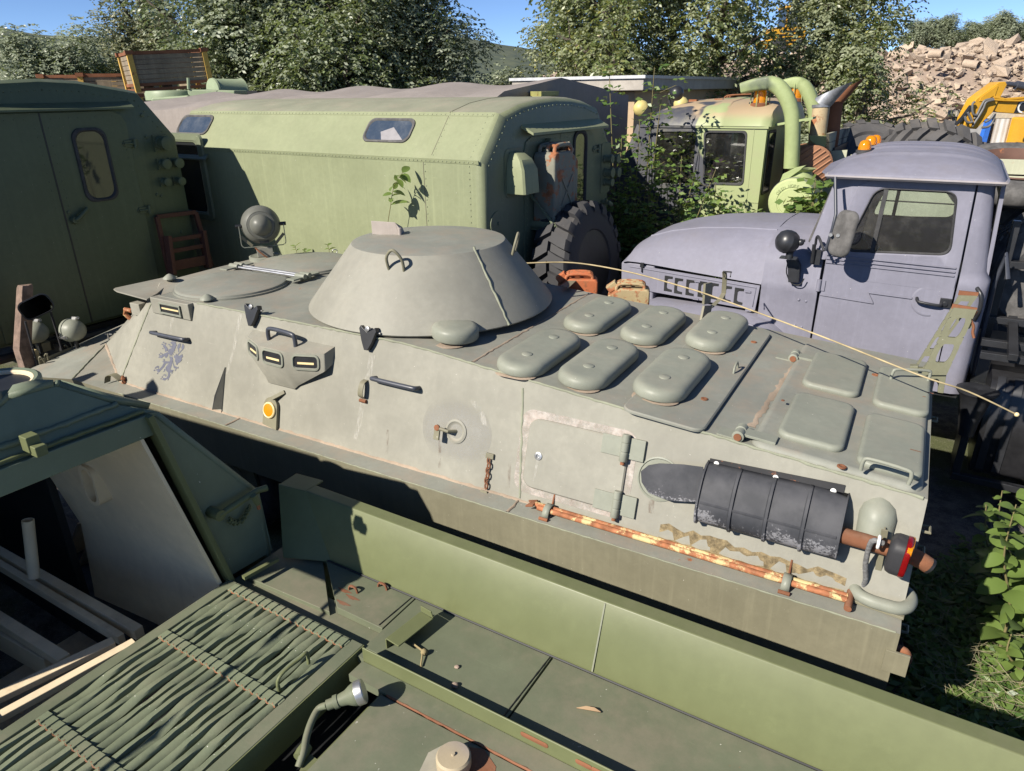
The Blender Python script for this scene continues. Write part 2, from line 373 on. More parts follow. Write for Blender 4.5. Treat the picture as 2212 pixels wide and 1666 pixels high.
# the hull paint: side plates, decks and scratched lower side each keep their own paint
hull = part('hull', h, M['apc'], apc, smooth=20)
hm = hull.data; hm.materials.append(M['apc_top']); hm.materials.append(M['apc_side'])
for p in hm.polygons:
    if p.normal.z > .8: p.material_index = 1
    elif p.center.z < 1.11 and abs(p.normal.y) > .8: p.material_index = 2
def strip(pts, wd, nrm, name='seam', m='seam', h_=.004, jit=.35):
    """a low irregular bead along pts, on a surface of normal nrm"""
    nrm = V(nrm).normalized(); mb = MB(); L_, R_ = [], []
    P_ = []
    for i in range(len(pts) - 1):
        a = V(pts[i]); b = V(pts[i + 1]); k = max(2, int((b - a).length / .035))
        P_ += [a.lerp(b, j / k) for j in range(k)]
    P_.append(V(pts[-1])); rings = []
    for i, p in enumerate(P_):
        d = (P_[min(i + 1, len(P_) - 1)] - P_[max(i - 1, 0)]).normalized(); x = nrm.cross(d).normalized()
        w_ = wd * (1 + jit * (random.random() - .5) * 2); o = x * wd * jit * (random.random() - .5)
        hh = h_ * (.6 + .8 * random.random())
        rings.append([p + o - x * w_ / 2 - nrm * .002, p + o - x * w_ * .25 + nrm * hh, p + o + x * w_ * .25 + nrm * hh, p + o + x * w_ / 2 - nrm * .002])
    mb.loft(rings, cap=False, closed=False)
    return part(name, mb, M[m], apc, smooth=80)
# dusty joints between ledge and side plate, between roof and side, ledge edge bead
strip([(c3.x, c3.y - .004, c3.z)] + [(s, 3.447, 1.106) for s in np.linspace(-5.7, .28, 12)], .035, (0, -.7, .7))
strip([(s, 3.287, 1.103) for s in np.linspace(-6.05, .28, 12)], .009, (0, -.7, .7), 'edge_bead', 'weld', .004)
strip([(s, side_t(deck_z(s)), deck_z(s) + .002) for s in np.linspace(-5.25, .28, 24)], .016, (0, -.6, .8), 'roof_weld', 'weld', .008)
strip([c3, R1], .016, (-.6, -.7, .2), 'weld_bead', 'weld', .006)
strip([c3 + V((-.01, 0, .004)), c2 + V((0, -.01, .004))], .03, (-.3, -.6, .7))
strip([c1 + V((0, .01, .004)), c2 + V((0, 0, .004))], .016, (0, -.2, 1), 'weld_bead', 'weld', .006)
strip([sp(q5(1178, 850), .001), sp(q5(1155, 1560), .001)], .018, SN, 'weld_bead', 'weld', .007)
strip([(-2.45, side_t(1.905) + .02, 1.907), (-2.45, 5.65, 1.907)], .02, (0, 0, 1))
strip([dk(q6(735, 690), .002), dk(q6(440, 1100), .002)], .045, (0, 0, 1), 'dust_line', 'seam', .0015, .5)
for s_ in (-4.62, -1.95):
    strip([(s_, 3.29, 1.105), (s_ + .0, 3.44, 1.107)], .02, (0, 0, 1))
# driver block with its vision window
d = MB(); d.bx((-5.82, 3.64, 1.80), (-5.30, 3.74, 1.947)); part('driver_block', d, M['apc'], apc, bev=.008)
def window(pa, pb, t, parent, rail=True):       # recessed vision block: frame, dark glass, light strip
    f = MB(); f.bx((pa[0] - .018, t - .012, pa[2] - .018), (pb[0] + .018, t + .002, pa[2])); f.bx((pa[0] - .018, t - .012, pb[2]), (pb[0] + .018, t + .002, pb[2] + .018))
    f.bx((pa[0] - .018, t - .012, pa[2]), (pa[0], t + .002, pb[2])); f.bx((pb[0], t - .012, pa[2]), (pb[0] + .018, t + .002, pb[2]))
    fr = part('vision_block', f, M['apc_pad'], parent, bev=.004)
    gl = MB(); gl.bx((pa[0], t - .003, pa[2]), (pb[0], t + .004, pb[2])); part('glass', gl, M['black'], fr)
    w_ = MB(); mz = (pa[2] + pb[2]) / 2; w_.bx((pa[0] + .012, t - .006, mz - .006), (pb[0] - .012, t - .002, mz + .008)); part('prism_strip', w_, M['cream_rim'], fr)
window((-5.67, 0, 1.835), (-5.42, 0, 1.905), 3.635, apc)
# second small vision block standing on the glacis
v = MB(); c_ = FA.z(q4(925, 350), 1.72); v.box(c_ + V((0, 0, .03)), (.07, .07, .06)); part('glacis_block', v, M['apc'], apc, bev=.006)
v = MB(); c_ = FA.z(q4(848, 372), 1.62); v.tube([c_ + V((.03, 0, .04)), c_ + V((-.04, -.02, .05)), c_ + V((-.06, -.02, 0)), c_ + V((-.02, 0, -.05))], .022, 8); part('tow_eye', v, M['yellow_rust'], apc)
# triangular splash fin to the far side of the bow and hand plates
v = MB(); f_ = [FA.z(q4(*p), 1.93) for p in ((735, 208), (755, 222), (950, 275), (1020, 235), (1150, 125), (1120, 120), (745, 200))]
v.prism(f_, (0, 0, -.012)); part('splash_fin', v, M['apc'], apc, bev=.003)
# mushroom knobs
for px in (q4(1102, 150), q4(1345, 285)):
    c_ = FA.z(px, 1.955); v = MB(); v.lathe(c_, EZ, [(.025, -.005), (.03, .012), (.062, .016), (.058, .028), (.02, .055), (.004, .062)], 18); part('vent_knob', v, M['apc_pad'], apc)
# two crew hatches with hinge rods
def hatch(cx, cy, sgn):
    def outline(r, chord):
        o = []
        for k in range(48):
            a = 2 * math.pi * k / 48; x, y = r * math.cos(a), r * math.sin(a) * sgn
            if y * sgn > chord: y = chord * sgn
            o.append((cx + x, cy + y))
        return o
    mb = MB(); mb.loft([[V((x, y, z)) for x, y in outline(r, c)] for r, c, z in ((.51, .41, 1.945), (.51, .41, 1.967), (.495, .395, 1.968), (.49, .39, 1.985), (.475, .375, 1.992))])
    hb = part('crew_hatch', mb, M['apc_top'], apc, smooth=30)
    yh = cy + .43 * sgn; rd = MB(); rd.tube([(cx - .48, yh, 1.995), (cx + .5, yh, 1.995)], .013, 8); part('hinge_rod', rd, M['steel'], hb)
    for s_ in (-.47, .45):
        k = MB(); k.lathe((cx + s_ - .06, yh, 1.998), EX, [(.026, 0), (.028, .01), (.028, .11), (.026, .12)], 12); k.bx((cx + s_ - .05, yh - .14 * sgn, 1.985), (cx + s_ + .05, yh, 2.0)); part('hinge', k, M['apc_pad'], hb, bev=.003)
hatch(-5.45, 4.24, 1); hatch(-5.45, 5.16, -1)
# handholds
def handle(pts, r, m, name='handhold', parent=apc): v = MB(); v.tube(pts, r, 10); return part(name, v, M[m], parent, smooth=60)
def smooth_pts(pts, k=5):
    pts = [V(p) for p in pts]; o = []
    for i in range(len(pts) - 1):
        p0, p1, p2, p3 = pts[max(i - 1, 0)], pts[i], pts[i + 1], pts[min(i + 2, len(pts) - 1)]
        for j in range(k):
            t = j / k; o.append(.5 * ((2 * p1) + (p2 - p0) * t + (2 * p0 - 5 * p1 + 4 * p2 - p3) * t * t + (3 * p1 - p0 - 3 * p2 + p3) * t ** 3))
    return o + [pts[-1]]
def grab(pa, pb, lift, nrm, r=.017):
    a = sp(pa); b = sp(pb); n_ = V(nrm)
    d_ = (b - a).normalized() * .04
    return handle(smooth_pts([a - n_ * .01, a + n_ * lift * .7, a + n_ * lift + d_, b + n_ * lift - d_, b + n_ * lift * .7, b - n_ * .01], 4), r, 'bluegrey')
grab(q4(1015, 490), q4(1225, 535), .06, SN); grab(q5(228, 785), q5(505, 850), .06, SN)
# cupola of three vision blocks on the side, with a handle on top
pa = FA.t(q4(1632, 530), 3.55); pb = FA.t(q4(2178, 632), 3.55)
zt = (pa.z + pb.z) / 2; x0, x1 = -4.55, -3.66
bl = MB()
top_o = [(x0, side_t(1.83), 1.83), (x0 + .02, 3.585, 1.795), (x0 + .24, 3.50, 1.785), (x0 + .55, 3.49, 1.785), (x1 - .02, 3.565, 1.80), (x1, side_t(1.83), 1.83)]
mid_o = [(x0, side_t(1.70), 1.69), (x0 + .02, 3.57, 1.66), (x0 + .24, 3.485, 1.62), (x0 + .55, 3.475, 1.62), (x1 - .02, 3.55, 1.66), (x1, side_t(1.70), 1.70)]
bot_o = [(x0 + .20, side_t(1.5), 1.5), (x0 + .21, side_t(1.49) - .02, 1.49), (x0 + .24, side_t(1.46) - .02, 1.455), (x0 + .53, side_t(1.46) - .02, 1.455), (x0 + .57, side_t(1.49) - .02, 1.49), (x0 + .58, side_t(1.5), 1.5)]
bl.loft([top_o, mid_o, bot_o], cap=False, closed=False); bl.poly(top_o); bl.poly(bot_o)
blk = part('vision_cupola', bl, M['apc'], apc, bev=.008)
def face_window(a, b, parent):                  # window lying in the sloped facet between two top points
    a = V(a); b = V(b); ex = (b - a).normalized(); ey = V((0, .1, 1)).normalized(); ez = ex.cross(ey).normalized()
    if ez.y > 0: ez = -ez
    c = (a + b) / 2 + V((0, 0, -.075)); L_ = min((b - a).length * .74, .2)
    f = MB(); f.loft([[c + ex * x + ey * y + ez * h_ for x, y in rrect(L_ + i, .085 + i, .02 + max(i / 2, 0), 4)] for i, h_ in ((.05, -.01), (.04, .018), (.012, .020), (0, .006))], cap=False)
    fr = part('vision_block', f, M['apc_pad'], parent)
    gl = MB(); gl.prism([c + ex * x + ey * y + ez * .004 for x, y in rrect(L_ + .004, .088, .02, 4)], ez * .005); part('glass', gl, M['black'], fr)
    s_ = MB(); s_.box(c + ez * .010 - ey * .008, (L_ * .36, .008, .002), ex, ey, ez); part('prism_strip', s_, M['cream_rim'], fr)
for i in (1, 2, 3): face_window(top_o[i], top_o[i + 1], blk)
handle(smooth_pts([(x0 + .25, 3.6, 1.79), (x0 + .25, 3.6, 1.87), (x0 + .29, 3.6, 1.90), (x0 + .52, 3.58, 1.90), (x0 + .56, 3.58, 1.87), (x0 + .56, 3.58, 1.78)], 4), .017, 'bluegrey')
# folded lug brackets on the roof edge
for px in (q4(1650, 372), q5(190, 520)):
    c_ = sp(px) ; v = MB()
    o_ = [(-.10, .07), (-.085, .10), (-.06, .08), (0, .045), (.06, .08), (.085, .10), (.10, .06), (.06, -.05), (.02, -.12), (-.02, -.12), (-.06, -.04)]
    v.prism([c_ + EX * a * .8 + SU * b * .8 + SN * .045 for a, b in o_], SN * -.05)
    lb = part('lug_bracket', v, M['black'], apc, bev=.004)
    k = MB(); k.lathe(c_ + SN * .03 + SU * .06, SN, [(.02, 0), (.02, .02), (.01, .022)], 8); k.lathe(c_ + SU * .04 + SN * .01 + EX * -.085, EX, [(.009, 0), (.009, .18)], 8); part('wing_nut', k, M['steel'], lb)
# bent deflector strip, orange marker lamp, strap loops
v = MB(); a = sp(q4(1465, 715)); b = sp(q4(1430, 985)); m_ = sp(q4(1440, 900))
v.prism([a, a + SN * .012 + EX * -.01, m_ + SN * .06 + EX * -.03, b + SN * .085 + EX * -.01, b + EX * .01, b + EX * .01 + SN * -.004], EX * .006); part('deflector_strip', v, M['apc'], apc, bev=.002)
c_ = sp(q4(1768, 990)); ax = SN
v = MB(); hx = .075
v.prism([c_ + EX * a + SU * b for a, b in [(-hx, -.13), (-hx, .03)] + [(hx * math.cos(R(180 - k * 18)), .03 + hx * math.sin(R(180 - k * 18))) for k in range(1, 10)] + [(hx, .03), (hx + .01, -.15)]], SN * .03)
v.bar(c_ + EX * .02 + SU * .1 + SN * .03, c_ + EX * .12 + SU * .17 + SN * .0, .03, .03, SN)
ml = part('marker_bracket', v, M['apc_side'], apc, bev=.003)
v = MB(); v.lathe(c_ + SN * .03, SN, [(.066, 0), (.066, .014), (.058, .02), (.053, .018)], 24, cap=False); part('rim', v, M['cream_rim'], ml)
v = MB(); v.lathe(c_ + SN * .03, SN, [(.055, .0), (.055, .016), (.03, .02), (.001, .021)], 24); part('marker_lens', v, M['orange'], ml)
def loop(px, r=.035, m='apc_side', name='strap_loop'):
    c_ = sp(px); v = MB(); pts = [c_ + SU * (.07 + 0) + SN * .0, c_ + SU * .05 + SN * .04, c_ + SU * .0 + SN * .055, c_ + SU * -.05 + SN * .05, c_ + SU * -.075 + SN * .005]
    pts = smooth_pts(pts, 4); rings = [[p - EX * .022, p + EX * .022, p + EX * .022 - SN * .006, p - EX * .022 - SN * .006] for p in pts]
    v.loft(rings); o = part(name, v, M[m], apc, smooth=60); k = MB(); k.lathe(c_ + SU * -.09 + SN * .012 - EX * .03, EX, [(.014, 0), (.014, .06)], 8); part('pin', k, M['rust'], o); return o
loop(q5(155, 855))
c_ = FA.z(q4(730, 815), 1.12); v = MB(); pts = smooth_pts([c_ + V((-.05, -.02, 0)), c_ + V((-.04, 0, .06)), c_ + V((.02, .02, .075)), c_ + V((.1, .03, .03))], 4); v.loft([[p - EY * .03, p + EY * .03, p + EY * .03 + EZ * .006, p - EY * .03 + EZ * .006] for p in pts]); part('strap_loop', v, M['apc_side'], apc, smooth=60)
k_ = MB(); k_.lathe(c_ + V((.1, .05, .0)), EZ, [(.025, 0), (.012, .03), (.025, .04), (.01, .07)], 7); part('strap_bolt', k_, M['rust'], apc)
# chain clamp at the ledge near the side door
c_ = sp(q5(955, 1400)); v = MB()
for i in range(6): v.tube([c_ + SU * (.09 - i * .035) + SN * .015 + V((.01 * math.cos(a) + (.006 if i % 2 else -.004), 0, 0)) + SU * .022 * math.sin(a) + SN * (.008 * (1 if i % 2 else 0)) for a in np.linspace(0, 6.28, 9)[:-1]], .006, 5, closed=True)
part('chain', v, M['rust'], apc, smooth=60)
v = MB(); v.box(c_ + SU * .12 + SN * .01, (.03, .018, .01), EX, SU, SN); v.prism([c_ + SU * y + EX * x + SN * .02 for x, y in ((-.03, -.12), (.02, -.12), (.035, -.17), (.0, -.22), (-.05, -.24), (-.045, -.18))], SN * .01); part('clamp_plate', v, M['apc_side'], apc, bev=.003, kind='stuff')
# firing port: dished ring with lever and paler disc of paint
c_ = sp(q5(745, 1130)); v = MB(); v.lathe(c_, SN, [(.085, -.002), (.085, .008), (.07, .012), (.062, .004), (.03, -.004), (.001, -.006)], 28, cap=False); fp = part('firing_port', v, M['apc'], apc)
v = MB(); v.tube([c_ + SN * .0, c_ + SN * .06 + EX * -.03, c_ + SN * .075 + EX * -.11 + SU * .01], .013, 8); v.box(c_ + SN * .07 + EX * -.11 + SU * -.03, (.022, .045, .008), EX, SU, SN); part('lever', v, M['apc_side'], fp, bev=.003)
v = MB(); v.lathe(c_ + SN * .07 + EX * -.11 + SU * .012, SN, [(.022, 0), (.022, .014), (.012, .016)], 8); part('lever_nut', v, M['rust'], fp)
def halo_mat():                                 # an old disc of paler overspray, thinning towards its rim
    m, N, L, P = mat('faded_paint_disc'); out = N['Material Output']; tc = N.new('ShaderNodeTexCoord')
    n_ = noise_n(N, L, tc.outputs['Object'], 7, 8, .7); P.inputs['Base Color'].default_value = (.29, .285, .26, 1); P.inputs['Roughness'].default_value = .5
    gp = N.new('ShaderNodeVectorMath'); gp.operation = 'SUBTRACT'; L.new(tc.outputs['Generated'], gp.inputs[0]); gp.inputs[1].default_value = (.5, .5, .5)
    ln = N.new('ShaderNodeVectorMath'); ln.operation = 'LENGTH'; L.new(gp.outputs[0], ln.inputs[0])
    tr = N.new('ShaderNodeBsdfTransparent'); s = N.new('ShaderNodeMixShader'); L.new(mul(N, L, ramp(N, L, n_, .2, .8, .35, 1), ramp(N, L, ln.outputs['Value'], .3, .68, .75, 0)), s.inputs[0]); L.new(tr.outputs[0], s.inputs[1]); L.new(P.outputs[0], s.inputs[2]); L.new(s.outputs[0], out.inputs[0]); return m
v = MB(); v.poly([c_ + SN * .0015 + EX * .285 * math.cos(a) + SU * .25 * math.sin(a) for a in np.linspace(0, 6.283, 49)[:-1]]); part('faded_disc', v, halo_mat(), apc)
# side door with hinges and bolt
def scuff_mat():                                 # paint rubbed down to pale primer round the door
    m, N, L, P = mat('rubbed_primer'); out = N['Material Output']; tc = N.new('ShaderNodeTexCoord'); co = tc.outputs['Object']
    n_ = noise_n(N, L, co, 5, 10, .75); P.inputs['Roughness'].default_value = .4
    L.new(mix(N, L, ramp(N, L, noise_n(N, L, co, 16, 6, .7), .3, .7), (.36, .30, .26), (.5, .46, .42)), P.inputs['Base Color'])
    tr = N.new('ShaderNodeBsdfTransparent'); s = N.new('ShaderNodeMixShader'); L.new(ramp(N, L, n_, .38, .62, .1, .85), s.inputs[0]); L.new(tr.outputs[0], s.inputs[1]); L.new(P.outputs[0], s.inputs[2]); L.new(s.outputs[0], out.inputs[0]); return m
dc = V((-1.60, side_t(1.43), 1.43)); v = MB()
v.pad(dc + SN * .0, EX, SU, SN, .68, .46, .075, [(0, -.004), (0, .014), (.008, .022)], 6); dr = part('side_door', v, M['apc'], apc)
v = MB(); v.pad(dc + SN * .0005 - EX * .01, EX, SU, SN, .80, .56, .09, [(0, -.001), (.002, .0015)], 6); part('door_surround', v, scuff_mat(), apc)
for zc in (1.60, 1.26):
    hc = V((-1.28, side_t(zc), zc)); k = MB()
    k.box(hc + EX * -.075 + SN * .026, (.075, .06, .006), EX, SU, SN); k.box(hc + EX * .07 + SN * .012, (.05, .065, .010), EX, SU, SN); k.lathe(hc + SN * .035 - SU * .085, SU, [(.022, 0), (.025, .004), (.025, .055), (.021, .057), (.021, .062), (.025, .064), (.025, .115), (.021, .117), (.025, .12), (.025, .165), (.02, .17)], 14); part('door_hinge', k, M['apc_pad'], dr, bev=.002)
    k = MB(); k.lathe(hc + SN * .035 - SU * .105, SU, [(.014, 0), (.014, .02)], 10); part('hinge_pin', k, M['rust'], dr)
k = MB(); bc = sp(q5(1278, 1290), .02); k.lathe(bc, SN, [(.027, 0), (.027, .008), (.014, .01), (.012, .002)], 16); part('door_bolt', k, M['steel'], dr)
def smear_mat():
    m, N, L, P = mat('water_run'); out = N['Material Output']; tc = N.new('ShaderNodeTexCoord'); P.inputs['Base Color'].default_value = (.62, .6, .55, 1); P.inputs['Roughness'].default_value = .6
    n_ = noise_n(N, L, tc.outputs['Object'], 1, 4, .6, (60, 60, 6)); tr = N.new('ShaderNodeBsdfTransparent'); s = N.new('ShaderNodeMixShader')
    L.new(ramp(N, L, n_, .35, .75, .0, .38), s.inputs[0]); L.new(tr.outputs[0], s.inputs[1]); L.new(P.outputs[0], s.inputs[2]); L.new(s.outputs[0], out.inputs[0]); return m
M['smear'] = smear_mat()
v = MB(); v.poly([bc + SN * .0035 + EX * a + SU * b for a, b in ((-.010, -.02), (.010, -.02), (.004, -.12), (-.006, -.17), (-.016, -.17), (-.012, -.1))]); part('water_run', v, M['smear'], dr)
def run(crop_, pts, m, w0=.012, parent=apc, nm='water_run'):   # a stain that has run down the plate
    P_ = [sp(crop_(*p), .0016) for p in pts]; v = MB(); L_, R_ = [], []
    for i, p in enumerate(P_): w_ = w0 * (1 - .45 * i / len(P_)); L_.append(p - EX * w_); R_.append(p + EX * w_)
    v.loft([[a, b] for a, b in zip(L_, R_)], cap=False, closed=False); return part(nm, v, m, parent)
M['rust_run'] = smear_mat(); M['rust_run'].name = 'rust_run'; M['rust_run'].node_tree.nodes['Principled BSDF'].inputs['Base Color'].default_value = (.13, .07, .04, 1)
run(q5, ((200, 635), (180, 760), (165, 800)), M['smear'], .03); run(q5, ((140, 940), (115, 1080), (90, 1180)), M['smear'], .026); run(q5, ((850, 930), (905, 1010), (930, 1090)), M['smear'], .03)
run(q4, ((1690, 470), (1680, 505)), M['smear'], .02); run(q5, ((2010, 1560), (2008, 1640), (2004, 1662)), M['rust_run'], .02); run(q5, ((1665, 1380), (1655, 1440)), M['smear'], .008)
run(q4, ((1130, 300), (1105, 500)), M['smear'], .02); run(q4, ((1560, 370), (1510, 620), (1470, 760)), M['smear'], .02)
for x0, l_ in ((300, 60), (640, 80), (1090, 70), (1500, 60)): run(q5, ((x0, 1150 + x0 * .3 - l_ * 2), (x0 - 6, 1190 + x0 * .28)), M['rust_run'], .012)
# lion emblem, flat stencil paint in dark slate
def stencil(polys, crop_, name, parent, m, off=.0025):
    v = MB()
    for pl in polys: v.poly([sp(crop_(*p), off) for p in pl])
    return part(name, v, m, parent)
lion = [
 [(580, 8), (600, 25), (628, 2), (640, 22), (680, 28), (670, 60), (640, 50), (590, 45)],
 [(560, 68), (600, 52), (655, 58), (668, 85), (680, 120), (660, 140), (668, 165), (645, 175), (650, 205), (632, 215), (640, 250), (612, 240), (622, 285), (598, 268), (600, 310), (575, 285), (560, 305), (548, 270), (520, 270), (535, 240), (515, 215), (545, 185), (600, 160), (560, 150), (555, 125), (590, 130), (610, 110), (590, 90)],
 [(525, 95), (550, 90), (575, 115), (545, 118)],
 [(445, 95), (470, 105), (500, 140), (528, 180), (515, 210), (478, 230), (470, 180), (440, 140)], [(410, 95), (430, 85), (440, 108), (420, 112)], [(430, 62), (450, 52), (462, 70), (448, 84)], [(470, 70), (492, 70), (498, 95), (478, 105), (465, 90)], [(425, 170), (440, 160), (445, 180), (432, 182)],
 [(385, 290), (420, 290), (460, 262), (520, 235), (530, 290), (505, 335), (480, 335), (470, 305), (435, 325), (420, 345), (385, 335), (375, 315)], [(360, 285), (380, 262), (388, 285), (370, 295)], [(385, 250), (400, 240), (412, 258), (395, 268)], [(412, 258), (430, 258), (432, 280), (418, 285)], [(355, 325), (375, 315), (380, 332), (362, 335)],
 [(545, 310), (600, 315), (612, 360), (605, 430), (585, 500), (570, 550), (600, 545), (630, 560), (600, 590), (560, 600), (570, 640), (545, 700), (500, 715), (470, 738), (425, 725), (440, 690), (500, 690), (525, 650), (530, 600), (490, 560), (482, 510), (520, 460), (555, 410), (565, 360)],
 [(415, 405), (460, 395), (555, 400), (545, 430), (490, 440), (460, 500), (400, 560), (365, 595), (335, 590), (345, 565), (300, 555), (330, 535), (380, 530), (425, 480), (455, 420)], [(440, 370), (465, 355), (475, 380), (455, 398)], [(270, 565), (290, 540), (300, 560), (285, 572)], [(290, 520), (315, 490), (322, 520), (300, 530)], [(320, 490), (340, 475), (350, 500), (330, 515)], [(350, 480), (368, 480), (370, 520), (352, 528)], [(325, 620), (345, 600), (360, 606), (340, 622)],
 [(440, 585), (460, 555), (455, 535), (475, 530), (480, 550), (465, 580)],
 [(390, 715), (405, 690), (418, 710), (402, 720)], [(412, 680), (430, 655), (440, 680), (425, 690)], [(440, 640), (465, 625), (470, 645), (450, 655)], [(475, 625), (495, 630), (498, 660), (480, 668)], [(515, 732), (535, 705), (545, 712), (525, 735)],
 [(608, 330), (620, 420), (640, 480), (670, 490), (685, 505), (715, 490), (705, 530), (680, 520), (660, 572), (650, 560), (660, 525), (630, 515), (612, 440)], [(600, 575), (612, 560), (605, 615), (585, 620)],
 [(690, 160), (700, 110), (740, 75), (750, 95), (740, 160), (720, 170), (722, 230), (708, 235), (705, 190)], [(760, 160), (785, 85), (815, 125), (810, 165), (790, 190), (740, 245), (700, 290), (735, 300), (780, 270), (790, 320), (765, 340), (775, 370), (750, 405), (700, 440), (690, 465), (665, 455), (670, 430), (650, 400), (655, 350), (630, 330), (640, 290), (660, 300), (668, 258), (685, 285), (730, 235), (775, 185)],
]
stencil(lion, a5, 'lion_emblem', apc, plain('stencil_slate', (.095, .1, .135), rough=.55, var=.12, scale=20))
v = MB(); cc = sp(a5(510, 500)); v.poly([sp(a5(510 + 140 * math.cos(a), 480 + 185 * math.sin(a)), .0012) for a in np.linspace(0, 6.283, 33)[:-1]]); part('emblem_patch', v, plain('paler_patch', (.21, .208, .17), rough=.5), apc)
# turret: truncated cone with weld line, lifting loops and a sight hood
T0 = V((-3.49, 4.70, 0)); zb, zt_ = 1.965, 2.475
v = MB(); v.lathe(T0, EZ, [(.9, 1.93), (.9, zb), (1.015, zb), (1.025, zb + .012), (1.015, zb + .03), (.64, zt_ - .012), (.632, zt_ - .003), (.62, zt_), (.35, zt_ + .012), (.001, zt_ + .016)], 96)
tur = part('turret', v, M['apc'], apc, smooth=25); tur.data.materials.append(M['apc_top'])
for p in tur.data.polygons:
    if p.normal.z > .9: p.material_index = 1
def tp(px):                                      # point on the cone
    d_ = FA.inv(ray(px)); o_ = FA.inv(EYE); k = (1.015 - .64) / (zt_ - zb - .042); zz0 = zb + .03
    lo, hi = 2.0, None; best = None
    for i in range(900):
        q = o_ + d_ * (3.0 + i * .004)
        if (q.xy - T0.xy).length < 1.015 - k * (q.z - zz0): return q
    return q
def rad(q): return V((q.x - T0.x, q.y - T0.y, (1.015 - .64) / .47)).normalized()
a = tp(a1(1070, 375)); b = tp(a1(1460, 1235)); 
strip([a, a.lerp(b, .5) , b], .02, rad((a + b) / 2), 'weld_bead', 'weld', .01)
for pa_, pb_ in (((135, 620), (300, 640)), ((1462, 300), (1500, 330))):
    a = tp(a1(*pa_)); b = tp(a1(*pb_)); n_ = rad(a); up = V((0, 0, 1)); 
    if pa_[0] > 1000: a = T0 + V((math.cos(R(25)) * .72, math.sin(R(25)) * .72, 2.38)); b = T0 + V((math.cos(R(15)) * .72, math.sin(R(15)) * .72, 2.38)); n_ = rad(a)
    tu = handle(smooth_pts([a - n_ * .01, a + n_ * .03 + up * .07, (a + b) / 2 + n_ * .05 + up * .12, b + n_ * .03 + up * .07, b - n_ * .01], 5), .0115, 'apc_side', 'lifting_loop', tur)
c_ = FA.z(q2(290, 1485), zt_ + .05); v = MB(); ex = (FA.z(q2(385, 1525), zt_) - FA.z(q2(200, 1520), zt_)).normalized(); ey = V((-ex.y, ex.x, 0))
c0 = FA.z(q2(200, 1520), zt_ + .005); c1_ = FA.z(q2(375, 1528), zt_ + .005); L_ = (c1_ - c0).length
v.prism([c0, c1_, c1_ + EZ * .06 + ex * .01, c1_ + EZ * .11 - ex * .03, c0 + EZ * .115 + ex * .0], ey * .006); v.prism([c1_, c1_ + ey * .14, c1_ + ey * .14 + EZ * .05 - ex * .02, c1_ + EZ * .11 - ex * .03], ex * -.006); v.lathe(c1_ + ex * .01 + EZ * -.005 + ey * -.005, EZ, [(.016, 0), (.016, .07), (.01, .072)], 10); part('sight_hood', v, paint('dusty_hood', (.33, .29, .26), rough=.6, var=.1, dust_amt=.2), tur, bev=.002)
# round ventilator and six oblong intake caps, each on a low neck
c_ = dk(q5(715, 540), .08); c_ = V((-2.77, 3.98, deck_z(-2.77)))
v = MB(); v.lathe(c_, DN, [(.12, 0), (.12, .03), (.165, .025), (.172, .035), (.17, .09), (.155, .115), (.12, .126), (.001, .13)], 40); part('ventilator_cap', v, M['apc_pad'], apc, smooth=50)
def neck_dust(c, rx, ry): v = MB(); v.pad(c, EX, EY, DN, rx, ry, min(rx, ry) / 2 - .01, [(0, -.002), (.02, .004)], 5); part('dust_ring', v, M['seam'], apc)
neck_dust(c_ + V((-.03, -.05, 0)), .33, .30)
padc = [(-2.12, 4.07, 0), (-1.70, 4.14, 0), (-1.21, 4.21, .028), (-2.11, 5.07, 0), (-1.655, 5.12, 0), (-1.185, 5.235, .028)]
for i, (s_, t_, up) in enumerate(padc):
    c_ = V((s_, t_, deck_z(s_) + up)); EXd = V((1, 0, DM)).normalized(); v = MB()
    v.pad(c_, EXd, EY, DN, .345, .86, .17, [(.06, -.004), (.06, .016), (.004, .014), (0, .024), (.003, .052), (.012, .07), (.028, .082), (.048, .087), (.07, .089)], 8)
    v.v = [(p[0], p[1], p[2]) for p in v.v]
    cap = part('intake_cap', v, M['apc_pad'], apc, smooth=60)
    for k in (-.2, .2):
        b_ = MB(); b_.lathe(c_ + EY * k + DN * .087, DN, [(.038, 0), (.036, .006), (.03, .009), (.001, .01)], 16); part('cap_bolt', b_, M['apc_pad'], cap)
    neck_dust(c_ + V((0, -.33, 0)), .30, .20)
# raised plate carrying the rear pair of caps
EXd = V((1, 0, DM)).normalized()
c_ = V((-1.09, 4.60, deck_z(-1.09))); v = MB(); v.pad(c_, EXd, EY, DN, .50, 1.98, .07, [(.02, .0), (.02, .008), (0, .008), (0, .02), (.008, .027)], 5); ep = part('engine_cover', v, M['apc_top'], apc)
for px in (b5(1165, 452), b5(750, 930)):
    k = MB(); k.lathe(dk(px, .027), DN, [(.022, 0), (.022, .006), (.014, .008), (.008, .004)], 12); part('cover_bolt', k, M['rust'], ep)
a = dk(b5(995, 715), .026); v = MB(); v.tube(smooth_pts([a, a + EZ * .04 + EY * .02, a + EZ * .055 + EY * .08, a + EZ * .03 + EY * .11, a + EZ * .0 + EY * .12], 4), .008, 8); part('lift_ring', v, M['apc_pad'], ep, smooth=60)
